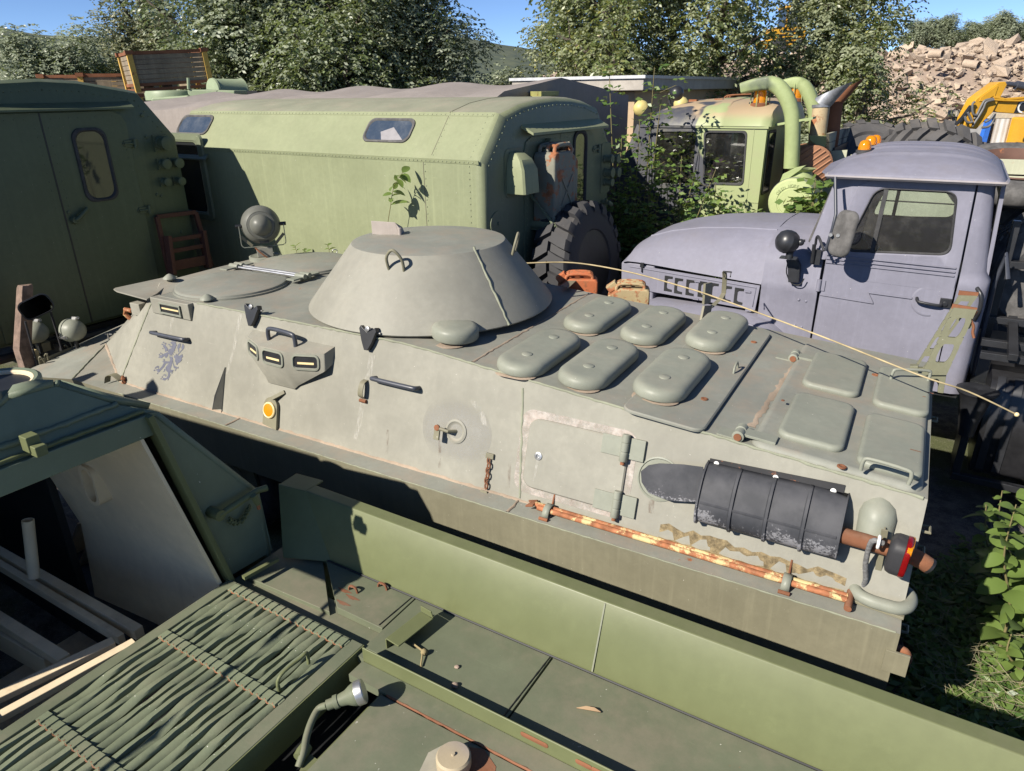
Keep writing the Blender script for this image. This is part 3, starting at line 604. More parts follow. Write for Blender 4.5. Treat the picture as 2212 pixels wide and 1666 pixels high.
# rear engine lid with four panels, hinges and two handles
c_ = V((-.155, 4.60, deck_z(-.155))); v = MB(); v.pad(c_, EXd, EY, DN, .86, 1.90, .08, [(-.004, -.004), (0, .012), (.012, .026), (.03, .032)], 6); lid = part('engine_lid', v, M['apc_top'], apc)
for a, b in (((-.485, 4.61), (-.115, 5.30)), ((-.485, 3.78), (-.115, 4.45)), ((-.055, 4.57), (.285, 5.29)), ((-.065, 3.71), (.27, 4.40))):
    cx, cy = (a[0] + b[0]) / 2, (a[1] + b[1]) / 2; v = MB()
    v.pad(V((cx, cy, deck_z(cx))) + DN * .032, EXd, EY, DN, b[0] - a[0] - .02, b[1] - a[1], .07, [(.006, -.004), (0, .008), (0, .022), (.008, .034), (.022, .038)], 6); part('lid_panel', v, M['apc_pad'], lid, smooth=55)
for (pa_, pb_) in ((a2(1190, 745), a2(1715, 905)), (q6(1350, 790), q6(1590, 800))):
    a = dk(pa_, .07); b = dk(pb_, .07); d_ = (b - a).normalized() * .03
    v = MB(); v.tube(smooth_pts([a - DN * .005, a + DN * .05 , a + DN * .07 + d_, b + DN * .07 - d_, b + DN * .05, b - DN * .005], 4), .0105, 8); part('lid_handle', v, M['apc_pad'], lid, smooth=60)
for px in (b5(1040, 1230), b5(1500, 580)):
    c_ = dk(px, .03); k = MB(); k.lathe(c_ - EY * .03, EY, [(.02, 0), (.034, .004), (.034, .05), (.028, .052), (.028, .075), (.034, .08), (.034, .13), (.02, .135)], 14); k.box(c_ + EX * .11 - DN * .0 + EY * .04, (.09, .045, .008), EXd, EY, DN); k.box(c_ - EX * .06 - DN * .024 + EY * .04, (.06, .05, .006), EXd, EY, DN); part('lid_hinge', k, M['apc_pad'], lid, bev=.002)
    k = MB(); k.lathe(c_ - EY * .036, EY, [(.022, 0), (.022, .01), (.01, .01)], 12); part('hinge_pin', k, M['rust'], lid)
for px in (q6(1030, 1362), q6(1248, 768)):
    k = MB(); k.lathe(dk(px, .03), DN, [(.024, 0), (.024, .006), (.016, .008), (.01, .004)], 14); part('lid_bolt', k, M['rust'], lid)
v = MB()
for px, w_ in ((q6(1510, 1255), (.055, .008)), (q6(1600, 880), (.05, .01)), (q6(1565, 905), (.02, .008)), (q6(650, 930), (.02, .03))):
    v.pad(dk(px, .0712), EXd, EY, DN, w_[0], w_[1], .006, [(0, 0), (.002, .001)], 3)
part('rust_patch', v, M['rust'], lid)
# ------------------------------------------------------------------- exhaust guard, pipe, tail lamp, hook on the near side
M['guard'] = paint('burnt_black_guard', (.03, .031, .036), rough=.45, var=.25, dust_amt=0, streak=.0, chips=.0, second=(.20, .20, .22), second_at=.62, bump=.3)
def guard_mat():
    m, N, L, P = mat('flaking_black_guard'); tc = N.new('ShaderNodeTexCoord'); co = tc.outputs['Object']
    sx = N.new('ShaderNodeSeparateXYZ'); L.new(co, sx.inputs[0])
    low = ramp(N, L, sx.outputs['Z'], 1.50, 1.38)                       # the paint has flaked along the lower half
    sp_ = noise_n(N, L, co, 75, 4, .7); cl = noise_n(N, L, co, 6, 6, .6)
    k = N.new('ShaderNodeMath'); k.operation = 'ADD'; L.new(mul(N, L, low, .17), k.inputs[0]); L.new(mul(N, L, cl, .45), k.inputs[1])
    k2 = N.new('ShaderNodeMath'); k2.operation = 'ADD'; L.new(k.outputs[0], k2.inputs[0]); L.new(mul(N, L, sp_, .5), k2.inputs[1])
    f = ramp(N, L, k2.outputs[0], .62, .68)
    c = mix(N, L, f, mix(N, L, ramp(N, L, cl, .3, .7), (.032, .034, .04), (.062, .063, .07)), (.2, .2, .215))
    L.new(c, P.inputs['Base Color']); P.inputs['Roughness'].default_value = .62; P.inputs['Specular IOR Level'].default_value = .25
    b = N.new('ShaderNodeBump'); b.inputs['Strength'].default_value = .4; b.inputs['Distance'].default_value = .003; L.new(f, b.inputs['Height']); L.new(b.outputs[0], P.inputs['Normal']); return m
M['guard'] = guard_mat()
gx0, gx1 = -.79, -.045
def arc_sec(s, grow=0.0):                        # shallow two-facet guard standing off the side plate
    o = []
    for y, z in ((.005, 1.63), (-.045, 1.622), (-.085, 1.60), (-.11, 1.565), (-.128, 1.515), (-.14, 1.465), (-.138, 1.425), (-.126, 1.385), (-.105, 1.35), (-.07, 1.325), (-.02, 1.312), (.01, 1.308)):
        k = 1 if y < 0 else 0; o.append(V((s, side_t(z) + y - grow * k, z + grow * (.6 if z > 1.5 else -.6) * k)))
    return o
v = MB(); ss = []
for k in range(4):
    w0 = gx0 + (gx1 - gx0) * k / 4; w1 = gx0 + (gx1 - gx0) * (k + 1) / 4
    ss += [(w0, .013), (w0 + .008, .013), (w0 + .013, 0), (w1 - .006, 0)]
ss.append((gx1 - .006, 0)); ss.append((gx1, .006))
v.loft([arc_sec(s, g) for s, g in ss], cap=False, closed=False)
gd = part('exhaust_guard', v, M['guard'], apc, smooth=40)
md = gd.modifiers.new('thick', 'SOLIDIFY'); md.thickness = .006
for zz in (0.03,):
    v = MB(); v.tube([V((s, side_t(1.465) - .142, 1.465)) for s in np.linspace(gx0 + .02, gx1 - .02, 6)], .009, 6); part('guard_rib', v, M['guard'], gd)
v = MB(); v.prism([V((gx0 + .01, side_t(1.63) - .004, 1.60)), V((gx1 - .03, side_t(1.66) - .004, 1.625)), V((gx1 - .03, side_t(1.69) - .004, 1.668)), V((gx0 + .01, side_t(1.66) - .004, 1.648))], SN * .012); fl = part('guard_flange', v, M['rust'], gd)
fl.data.materials[0] = paint('rusty_black_flange', (.03, .03, .032), rough=.6, var=.2, dust_amt=0, streak=0, rust=.45)
for s_ in (gx0 + .05, (gx0 + gx1) / 2, gx1 - .08):
    k = MB(); k.lathe(V((s_, side_t(1.64) - .014, 1.63)), SN, [(.015, 0), (.015, .004), (.01, .007), (.001, .008)], 12); part('flange_bolt', k, M['white'], gd)
v = MB(); px = [(1940, 1390), (1990, 1350), (2060, 1338), (2215, 1345), (2345, 1362), (2345, 1592), (2120, 1580), (1990, 1530), (1945, 1460)]
P_ = [sp(q5(*p), .06) for p in px]; v.prism(P_, SN * -.006); part('guard_tongue', v, M['guard'], gd, bev=.002)
v = MB(); c_ = sp(q5(2060, 1440)); v.lathe(c_ + SN * -.0, SN, [(.135, -.002), (.135, .006), (.125, .008), (.12, .002), (.11, -.03)], 32, cap=False); v.lathe(c_, SN, [(.12, .002), (.001, .0025)], 32); part('exhaust_outlet', v, M['apc_pad'], apc)
v = MB(); v.tube(smooth_pts([(gx1 - .2, 3.47, 1.46), (0, 3.47, 1.455), (.18, 3.47, 1.45), (.30, 3.48, 1.43), (.36, 3.49, 1.40)], 3), .042, 14); v2 = part('exhaust_pipe', v, M['rust'], apc, smooth=60)
k = MB(); k.lathe((.365, 3.49, 1.398), V((.8, .1, -.45)), [(.042, -.01), (.042, .005), (.036, .005), (.034, -.04), (.001, -.04)], 14); part('pipe_mouth', k, M['dark'], v2)
# half round bulge (air duct) behind the pipe
v = MB(); o_ = []
for zc, r_ in ((1.41, .085), (1.56, .09), (1.605, .075), (1.635, .04), (1.65, .004)):
    t0 = side_t(zc) + .01; o_.append([V((.10 + r_ * math.cos(a), t0 - r_ * 1.05 * math.sin(a), zc)) for a in np.linspace(math.pi, 0, 13)])
v.loft(o_, cap=True, closed=False); part('air_duct', v, M['apc_pad'], apc, smooth=60)
# mossy dirt under the guard
v = MB(); P_ = []
rings = []
for s in np.linspace(-1.0, .02, 22):
    wd = .05 + .035 * random.random(); t0 = 3.455
    rings.append([V((s, t0 - wd * .6, 1.108)), V((s, t0 + .005, 1.125 + .015 * random.random())), V((s, side_t(1.14 + wd) - .002, 1.14 + wd))])
v.loft(rings, cap=False, closed=False); part('moss_dirt', v, plain('moss_and_silt', (.2, .155, .085), rough=1, var=.5, scale=25, bump=.9), apc, smooth=80)
# rear marker: post, lamp, cord
base = FA.z(q9(1240, 520), 1.112); top_ = base + V((.02, .0, .50))
v = MB(); top_ = FA.t(q9(1310, 105), base.y - .06); v.bar(base, top_, .03, .012, EY); v.bar(base + V((.01, .012, 0)), top_ + V((0, .012, 0)), .006, .03, EY); post = part('lamp_post', v, M['apc_side'], apc)
lc = FA.t(q9(1330, 240), base.y - .14); le = FA.t(q9(1470, 250), base.y - .14); ax = (le - lc).normalized(); ax = V((1, -.06, -.06)).normalized()
lens_l = (le - lc).length
v = MB(); rings = []
for h_, sx in ((0, .7), (.01, .92), (.03, 1), (lens_l * .72, 1)):
    y_ = V((0, 1, 0)); z_ = ax.cross(y_).normalized(); y_ = z_.cross(ax)
    rings.append([lc + ax * h_ + y_ * a * sx + z_ * b * sx for a, b in rrect(.15, .20, .055, 5)])
v.loft(rings); lamp = part('tail_lamp', v, paint('worn_black_lamp', (.03, .03, .033), rough=.5, var=.2, dust_amt=.2, streak=0, rust=.12), apc, smooth=50)
v = MB(); rings = []
for h_, sx in ((lens_l * .72 + .001, 1.02), (lens_l * .9, 1.02), (lens_l * 1.0, .96), (lens_l * 1.04, .7)): rings.append([lc + ax * h_ + y_ * a * sx + z_ * b * sx for a, b in rrect(.15, .20, .055, 5)])
v.loft(rings); part('tail_lens', v, M['red_lens'], lamp, smooth=50)
v = MB(); z2 = -.085; rings = [[lc + ax * h_ + y_ * a * sx + z_ * (b + .065) for a, b in rrect(.14, .05, .02, 3)] for h_, sx in ((lens_l * .80, 1.03), (lens_l * 1.02, 1.0), (lens_l * 1.06, .8))]
v.loft(rings); part('amber_lens', v, M['amber'], lamp)
v = MB(); a = FA.t(q9(1300, 190), base.y - .14); b = base + V((-.08, -.03, .0)); v.tube(smooth_pts([a, a + V((-.05, -.01, .0)), a.lerp(b, .4) + V((-.03, 0, 0)), a.lerp(b, .75) + V((.01, 0, 0)), b], 4), .014, 8); part('frayed_cord', v, plain('grey_tape', (.14, .14, .14), rough=.9, var=.4, scale=60), post, smooth=70)
v = MB(); v.tube([a + V((-.02, .03 * math.cos(t), .03 * math.sin(t))) for t in np.linspace(0, 6.283, 13)[:-1]], .008, 6, closed=True); part('tie', v, M['white'], post, smooth=70)
# S shaped tow hook lying on a welded base
hz = 1.15
v = MB(); ctr = [(1345, 485), (1300, 452), (1240, 430), (1180, 428), (1130, 450), (1120, 490), (1150, 530), (1230, 568), (1310, 592), (1390, 612), (1450, 605), (1475, 570), (1470, 530), (1430, 500), (1385, 490), (1345, 487)]
P_ = [FA.z(q9(*p), hz) for p in ctr]; P_ = smooth_pts(P_[:8], 4)[:-1] + smooth_pts(P_[7:], 4); n_ = len(P_)
v.tube(P_, [.015 + .019 * min(1, 8 * i / n_, 8 * (n_ - 1 - i) / n_) for i in range(n_)], 12); hk = part('tow_hook', v, M['apc_pad'], apc, smooth=70)
a, b = FA.z(q9(1110, 540), 1.112), FA.z(q9(1440, 655), 1.112); v = MB(); v.bar(a + EZ * .008, b + EZ * .008, .10, .016); v.bar(a + EZ * .02 + EY * .02, b + EZ * .02 + EY * .02, .04, .02); part('hook_base', v, M['apc_side'], hk, bev=.003)
# long rusty bar with its two clamps, lying on the ledge
a, b = FA.z(q5(1260, 1602), 1.14), FA.z(q9(1070, 535), 1.14); d_ = (b - a).normalized()
bar = thing('long_bar', 'long rusty yellow bar strapped along the ledge below the side door', 'bar', FA, a)
v = MB(); v.tube([a, b], .018, 12); part('upper_tube', v, M['yellow_rust'], bar, smooth=60)
y_ = V((-d_.y, d_.x, 0))
v = MB(); v.tube([a - y_ * .03 + d_ * .03, b - y_ * .03], .017, 12); part('lower_tube', v, M['yellow_rust'], bar, smooth=60)
v = MB(); v.tube([b + y_ * .05 + d_ * .01, b - y_ * .09 + d_ * .01 - EZ * .01], .019, 12); part('cross_end', v, M['rust'], bar, smooth=60)
v = MB(); v.prism([a + V(q) for q in ((-.07, .03, -.02), (0, .035, 0), (.0, -.04, 0), (-.05, -.05, -.01), (-.03, -.01, 0))], (0, 0, .015)); part('fork_end', v, M['rust'], bar, bev=.003)
for px in (q5(1345, 1635), q9(680, 420)):
    c_ = FA.z(px, 1.14); f_ = (c_ - a).dot(d_); c_ = a + d_ * f_ - y_ * .015
    k = MB(); k.loft([[c_ + d_ * x + y_ * y + EZ * z for y, z in ((-.06, -.035), (-.05, .0), (-.03, .024), (.0, .03), (.03, .026), (.045, -.0), (.05, -.035))] for x in (-.022, .022)], cap=False, closed=False)
    cl = part('bar_clamp', k, M['apc_pad'], apc, smooth=50); md = cl.modifiers.new('thick', 'SOLIDIFY'); md.thickness = .005
    k = MB(); k.tube([c_ - y_ * .075 - EZ * .03 - d_ * .03, c_ - y_ * .075 - EZ * .03 + d_ * .03], .011, 8); part('clamp_pin', k, M['rust'], cl)
    k = MB(); k.tube([c_ + y_ * .05 + EZ * .0, c_ + y_ * .09 + EZ * .075], .006, 6); part('clamp_screw', k, M['rust'], cl)
# towing lug on the rear corner, welded patch
c_ = FA.t(q9(1455, 960), 3.34); v = MB(); v.tube(smooth_pts([c_ + V((-.06, .02, .04)), c_ + V((-.02, .02, .045)), c_ + V((.0, .02, 0)), c_ + V((-.02, .02, -.045)), c_ + V((-.06, .02, -.04))], 4), .022, 8); part('corner_lug', v, M['rust'], apc, smooth=60)
v = MB(); c_ = FA.t(q9(1380, 965), 3.285); v.box(c_ + EY * .0, (.055, .008, .065)); part('weld_patch', v, M['apc_side'], apc, bev=.002)
for z_, t_ in ((1.5, 3.66), (1.35, 3.7), (.98, 3.5), (1.6, 4.9), (1.3, 5.4), (1.0, 4.7)):
    v = MB(); v.tube([V((.30, t_ - .03, z_)), V((.345, t_ - .03, z_)), V((.345, t_ + .03, z_)), V((.30, t_ + .03, z_))], .008, 6); part('rear_loop', v, M['apc_side'], apc)
# ------------------------------------------------------------------- bow lamps in their guard frames
def headlamp(px, r_, z):
    c_ = FA.z(px, z); v = MB(); ax = V((-1, -.18, -.05)).normalized()
    v.lathe(c_, -ax, [(r_ * 1.06, -.05), (r_ * 1.08, -.02), (r_ * 1.02, -.018), (r_, 0), (r_ * .96, r_ * .35), (r_ * .78, r_ * .75), (r_ * .45, r_ * 1.0), (.001, r_ * 1.08)], 28)
    hl_ = part('headlamp', v, M['apc_pad'], apc, smooth=60)
    v = MB(); v.lathe(c_ + ax * .03, ax, [(r_, 0), (r_ * .7, .02), (.001, .03)], 24); part('lamp_glass', v, M['glass_dark'], hl_)
    for an in (70, 200):
        u_ = V((0, math.cos(R(an)), math.sin(R(an)))); v = MB(); v.box(c_ + u_ * r_ * 1.1 + ax * .0, (.035, .012, .014), ax, u_.cross(ax), u_); v.tube([c_ + u_ * r_ * 1.14 - ax * .05 + V((0, .015 * math.cos(t), .015 * math.sin(t))) for t in np.linspace(0, 6.28, 7)[:-1]], .004, 5, closed=True); part('lamp_clip', v, M['steel'], hl_)
    v = MB(); v.tube([c_ - EZ * r_ * .9, c_ - EZ * (r_ + .12)], .022, 8); part('lamp_foot', v, M['dark'], hl_)
    return c_
hA = headlamp(a6(520, 900), .118, 1.27); hB = headlamp(a6(1070, 870), .118, 1.30)
dz = 1.0
def bp(px, z): return FA.z(px, z)
v = MB(); fr_ = smooth_pts([bp(a6(310, 1390), 1.0), bp(a6(215, 1080), 1.14), bp(a6(165, 900), 1.24), bp(a6(215, 740), 1.33), bp(a6(330, 680), 1.36)], 4)
v.loft([[p - EY * .022, p + EY * .022, p + EY * .022 + EX * .006, p - EY * .022 + EX * .006] for p in fr_]); part('lamp_hoop', v, M['dark'], apc, smooth=60)
def bent(pxs, r_=.008, m='apc_side', name='guard_bar', parent=apc): v = MB(); v.tube(smooth_pts([bp(p, z) for p, z in pxs], 3), r_, 6); return part(name, v, M[m], parent, smooth=70)
bent([(a6(355, 1425), 1.0), (a6(300, 1260), 1.08), (a6(268, 1150), 1.13), (a6(330, 1125), 1.13), (a6(440, 1110), 1.12)])
bent([(a6(410, 1415), 1.0), (a6(375, 1290), 1.07), (a6(345, 1190), 1.12), (a6(400, 1165), 1.12), (a6(500, 1150), 1.1)])
for q_ in (0, 45): bent([(a6(585 + q_ * 1.2, 1360 - q_ * .7), 1.02), (a6(570 + q_ * 2, 1280 - q_), 1.10), (a6(600 + q_ * 2, 1265 - q_), 1.12), (a6(660 + q_ * 1.1, 1350 - q_ * .7), 1.03)])
for q_ in (0, 45): bent([(a6(955 + q_ * 1.2, 1180 - q_ * .7), 1.02), (a6(950 + q_ * 1.2, 1100 - q_), 1.10), (a6(975 + q_ * 1.2, 1100 - q_), 1.12), (a6(1030 + q_ * 1.1, 1190 - q_ * .7), 1.03)])
c_ = bp(a6(440, 1235), 1.06); v = MB(); v.pad(c_, EY, EZ, -EX, .13, .11, .02, [(0, -.06), (0, .01), (.01, .018)], 3); tl = part('turn_lamp', v, M['cream_rim'], apc)
v = MB(); v.pad(c_ + EX * -.0 - EY * .035, EX, EZ, -EY, .07, .09, .01, [(0, 0), (0, .045), (.006, .05)], 3); part('amber_lens', v, M['amber'], tl)
v = MB(); c_ = bp(a6(690, 1180), 1.03); v.prism([c_ + V(q) for q in ((-.12, -.05, 0), (.0, -.05, 0), (.02, -.05, .10), (-.10, -.05, .12))], (0, .10, 0)); part('lamp_box', v, M['apc_side'], apc, bev=.004)
v = MB(); c_ = bp(a6(790, 1120), 1.03); v.box(c_ + EZ * .05, (.05, .09, .05)); part('lamp_bracket', v, M['dark'], apc, bev=.004)
v = MB(); c_ = bp(a6(960, 1090), 1.08); v.box(c_, (.06, .09, .04)); part('blackout_lamp', v, M['dark'], apc, bev=.004)
a, b = bp(a6(590, 1390), 1.0), bp(a6(1100, 1180), 1.05); v = MB(); v.bar(a + EZ * .03, b + EZ * .03, .008, .06); part('base_plate', v, M['apc_side'], apc)
# near mirror on two arms
mc = FA.s(a6(530, 525), -7.52); v = MB(); mn = V((.86, -.46, .04)).normalized(); mx = V((0, 0, 1)).cross(mn).normalized(); my = mn.cross(mx)
rl = R(20); mx, my = mx * math.cos(rl) + my * math.sin(rl), my * math.cos(rl) - mx * math.sin(rl)
v.pad(mc, mx, my, mn, .30, .20, .07, [(.02, -.03), (.004, -.012), (0, 0), (.0, .008), (.012, .010), (.013, .004)], 7); mr = part('side_mirror', v, M['black'], apc, smooth=60)
v = MB(); v.pad(mc + mn * .0045, mx, my, mn, .274, .174, .06, [(0, 0), (.001, .001)], 7); part('mirror_glass', v, M['mirror'], mr)
for pa_, pb_, za in ((a6(370, 740), a6(545, 1385), 1.0), (a6(745, 600), a6(920, 1190), 1.04)):
    b = bp(pb_, za); a = FA.t(pa_, b.y + .0); v = MB(); v.tube([a, a.lerp(b, .5), b], .012, 8); ar = part('mirror_arm', v, paint('flaked_black_arm', (.03, .03, .034), rough=.5, var=.2, dust_amt=0, streak=0, chips=.8), mr, smooth=70)
# wing latch on the bow deck
c_ = FA.z(a6(1600, 1010), 1.2); v = MB(); v.tube([c_, c_ + V((.0, .0, .07))], .008, 6); v.tube([c_ + V((-.04, 0, .06)), c_ + V((.04, .02, .06))], .008, 6); v.tube([c_ + V((.02, .03, .0)), c_ + V((.08, .04, .05)), c_ + V((.1, .02, .0))], .007, 6); part('wing_latch', v, M['steel'], apc)
# searchlight on the roof: turned away, seen from behind
sc_ = FA.t(b8(650, 410), 5.30); sc_ = FA.z(b8(660, 940), 1.97); base_z = 1.95
cl_ = V((sc_.x, sc_.y, 0)); cl_.z = FA.t(b8(650, 410), sc_.y).z
ax = (FA.inv(EYE) - cl_).normalized(); ax = V((ax.x, ax.y, .12)).normalized(); sd = EZ.cross(ax).normalized()
k_ = (cl_ - FA.inv(EYE)).length / 1510 * (2212 / 4080) * (500 / 2082); rs = 290 * k_
v = MB(); v.lathe(cl_, ax, [(rs * .9, -rs * .62), (rs * .99, -rs * .55), (rs * 1.0, -rs * .3), (rs * .96, -.0), (rs * .86, rs * .28), (rs * .70, rs * .42), (rs * .68, rs * .40), (rs * .66, rs * .42), (rs * .55, rs * .44), (rs * .5, rs * .62), (rs * .36, rs * .84), (rs * .16, rs * .95), (.001, rs * .98)], 40)
sl_ = part('searchlight', v, paint('searchlight_paint', (.12, .122, .105), rough=.42, var=.08, dust_amt=.12, streak=.05, bump=.05), apc, smooth=30)
v = MB(); v.lathe(cl_, ax, [(rs * .9, -rs * .66), (rs * .6, -rs * .7), (.001, -rs * .72)], 32); part('lamp_glass', v, M['glass_dark'], sl_)
by = cl_.z - 330 * k_
up = EZ; L0 = cl_ - sd * rs * 1.12; R0 = cl_ + sd * rs * 1.12
v = MB(); Y = smooth_pts([L0, L0 - up * rs * .55, V((L0.x, L0.y, by + .03)), V((L0.x, L0.y, by)) + sd * .03], 3) + smooth_pts([V((R0.x, R0.y, by)) - sd * .03, V((R0.x, R0.y, by + .03)), R0 - up * rs * .55, R0], 3)
v.loft([[p - ax * .02, p + ax * .02, p + ax * .02 + (up if abs((p - V((cl_.x, cl_.y, by))).dot(up)) < .01 else sd) * .008, p - ax * .02 + (up if abs((p - V((cl_.x, cl_.y, by))).dot(up)) < .01 else sd) * .008] for p in Y]); yk = part('yoke', v, M['apc_pad'], sl_, smooth=40)
for q_ in (L0, R0):
    v = MB(); v.lathe(q_ - sd * .03, sd, [(.02, 0), (.02, .06)], 8); part('pivot', v, M['dark'], sl_)
    v = MB(); i_ = 1 if q_ is L0 else -1; v.bar(V((q_.x, q_.y, by + rs * .62)) + sd * .005 * i_, V((q_.x, q_.y, by + .015)) + sd * rs * .55 * i_, .03, .006, ax); part('brace', v, M['apc_side'], sl_)
v = MB(); v.prism([V((cl_.x, cl_.y, 0)) + sd * a + ax * .06 + EZ * b for a, b in ((-.075, base_z + .03), (.085, base_z + .03), (.085, by - .005), (-.085, by - .005))], ax * -.12); part('stand', v, M['apc'], sl_, bev=.006)
v = MB(); v.lathe(V((cl_.x, cl_.y, base_z - .01)), EZ, [(.17, 0), (.17, .05), (.155, .055), (.14, .045), (.001, .045)], 32); part('turntable', v, M['apc_pad'], sl_)
v = MB(); v.tube(smooth_pts([V((cl_.x, cl_.y, by)) - sd * .09 + ax * .08, V((cl_.x, cl_.y, by - .06)) - sd * .04 + ax * .10, V((cl_.x, cl_.y, base_z + .02)) + sd * .02 + ax * .11], 4), .009, 6); part('cable', v, M['rust'], sl_, smooth=70)
v = MB(); v.box(cl_ + ax * rs * .40 - EZ * rs * .86 + sd * rs * .06, (.05, .018, .005), sd, EZ, ax); part('name_plate', v, M['dark'], sl_)
c_ = FA.z(b8(1810, 870), 1.96); v = MB(); v.tube([c_ + V((.02 * math.cos(a), .02 * math.cos(a), .02 + .022 * math.sin(a))) for a in np.linspace(0, 6.28, 11)[:-1]], .005, 6, closed=True); part('eye_ring', v, M['steel'], apc, smooth=70)
# perforated green carrier frame leaning at the far rear corner
def frame_plate(corn, holes, th, name, parent, m):
    """flat plate in the quad corn (bl, br, tr, tl) with rounded windows (u0,u1,v0,v1)"""
    bl, br, tr, tl = [V(p) for p in corn]
    def uv(a, b): return (bl * (1 - a) + br * a) * (1 - b) + (tl * (1 - a) + tr * a) * b
    n_ = (br - bl).cross(tl - bl).normalized() * th
    bm_ = bmesh.new(); cells = []
    cuts = sorted(holes, key=lambda q: q[2]); v0 = 0; mb = MB()
    for (u0, u1, a, b) in cuts:
        if a > v0 + .005: mb.prism([uv(0, v0), uv(1, v0), uv(1, a), uv(0, a)], n_)
        inner = [((u0 + u1) / 2 + x, (a + b) / 2 + y) for x, y in rrect(u1 - u0, b - a, min(u1 - u0, b - a) * .42, 6)]
        cu, cv = (u0 + u1) / 2, (a + b) / 2; outer = []
        for (x, y) in inner:
            dx, dy = x - cu, y - cv; f = min((.5 + (.5 - cu if dx > 0 else cu - .5)) / max(abs(dx), 1e-6), ((b - cv) + .0) / max(abs(dy), 1e-6)); outer.append((cu + dx * f, cv + dy * f))
        k = len(inner); I0 = [uv(*p) for p in inner]; O0 = [uv(*p) for p in outer]
        mb.add(I0 + O0 + [p + n_ for p in I0] + [p + n_ for p in O0], [(i, (i + 1) % k, k + (i + 1) % k, k + i) for i in range(k)] + [(2 * k + i, 3 * k + i, 3 * k + (i + 1) % k, 2 * k + (i + 1) % k) for i in range(k)] + [(i, 2 * k + i, 2 * k + (i + 1) % k, (i + 1) % k) for i in range(k)] + [(k + i, k + (i + 1) % k, 3 * k + (i + 1) % k, 3 * k + i) for i in range(k)])
        v0 = b
    if v0 < .995: mb.prism([uv(0, v0), uv(1, v0), uv(1, 1), uv(0, 1)], n_)
    bm_.free(); return part(name, mb, m, parent)
sF = 5.30
rk = thing('carrier_frame', 'green perforated steel frame standing upright at the rear corner of the khaki carrier', 'rack', FA, FA.t(q6(1640, 850), sF))
q = lambda x, y, s_=sF: FA.t(q6(x, y), s_)
green_f = paint('green_frame_paint', (.17, .17, .115), rough=.4, var=.12, dust_amt=.1, streak=.1, chips=.3)
frame_plate([q(1545, 760), q(1710, 760), q(1905, 340), q(1755, 325)], [(.26, .80, .20, .48), (.26, .78, .58, .87)], .02, 'front_plate', rk, green_f)
sG = 5.48
frame_plate([q(1490, 730, sG), q(1560, 730, sG), q(1912, 250, sG), q(1790, 245, sG)], [(.25, .82, .04, .20), (.25, .8, .30, .46), (.25, .8, .54, .70), (.25, .8, .78, .93)], .02, 'back_plate', rk, green_f)
v = MB(); v.prism([q(1540, 760), q(1710, 760), q(1690, 885), q(1650, 880), q(1655, 830), q(1640, 800), q(1560, 790)], (0, .02, 0)); part('foot_plate', v, green_f, rk, bev=.002)
for a, b in (((1745, 318), (1905, 345)), ): v = MB(); v.bar(q(*a), q(*b), .03, .014, EY); part('top_rail', v, M['rust'], rk)
v = MB(); v.bar(q(1788, 232, sG), q(1915, 245, sG), .03, .016, EY); part('top_rail', v, M['rust'], rk)
v = MB(); c_ = q(1850, 430); v.prism([q(1830, 475), q(1855, 390), q(1890, 440), q(1870, 460)], (0, .01, 0)); v2 = part('latch_ear', v, green_f, rk)
v = MB(); v.tube(smooth_pts([q(1905, 350), q(1890, 375), q(1868, 405), q(1885, 450), q(1880, 490), q(1888, 525)], 4), .009, 6); part('latch_wire', v, M['rust'], rk, smooth=70)
v = MB(); v.bar(q(1500, 700), q(1500, 790), .05, .05, EX); part('foot_post', v, green_f, rk, bev=.003)
# antenna bracket and whip lying over the roof
fb = thing('antenna_whip', 'long thin yellow whip antenna bent across the roof of the khaki carrier', 'antenna', FA, FA.z(q5(1190, 40), 2.0))
pts = [FA.z(q5(1180, 42), 2.03), FA.z(q5(1500, 38), 2.02), FA.z(q5(1850, 95), 2.0), FA.z(q6(0, 193), 2.02), FA.z(q6(250, 275), 2.04), FA.z(q6(900, 515), 2.02), FA.z(q6(1530, 765), 1.98)]
e_ = FA.z(q6(2165, 1022), 1.78); pts.append(pts[-1].lerp(e_, .5) + EZ * .02); pts.append(e_)
v = MB(); pp = smooth_pts(pts, 6); v.tube(pp, [.0078 - .003 * i / len(pp) for i in range(len(pp))], 6); part('rod', v, plain('yellow_whip', (.36, .29, .16), rough=.6, var=.25), fb, smooth=80)
v = MB(); v.sphere(e_, .014, 10, 6); part('tip_ball', v, M['cream_rim'], fb)
v = MB(); a = FA.z(q6(140, 400), 1.80); a.y = 5.72
sB = a.x
def qb(x, y): return FA.s(q6(x, y), -1.42)
v.prism([qb(108, 410), qb(128, 315), qb(178, 315), qb(160, 395)], (.0, 0, 0.0) if False else (.02, 0, 0)); v.prism([qb(140, 310), qb(150, 175), qb(192, 165), qb(182, 300)], (-.02, 0, 0))
wb = part('whip_bracket', v, M['apc_side'], apc, bev=.002)
v = MB(); pts = [qb(180, 330), qb(245, 270), qb(265, 235), qb(272, 130), qb(270, 100)]; v.loft([[p - EX * .02 , p + EX * .02, p + EX * .02 + EY * .012, p - EX * .02 + EY * .012] for p in pts]); v.tube([qb(268, 130), qb(265, 95), qb(315, 98), qb(308, 132)], .007, 6); part('whip_clip', v, M['apc_side'], wb, smooth=50)
# black perforated guard on the far side (mirror of the near exhaust guard)
v = MB(); v.loft([[mir(p) for p in arc_sec(s, 0.02)] for s in (-.85, -.5, -.1, .1)], cap=False, closed=False); fg_ = part('exhaust_guard', v, M['black'], apc, smooth=50); md = fg_.modifiers.new('thick', 'SOLIDIFY'); md.thickness = .006
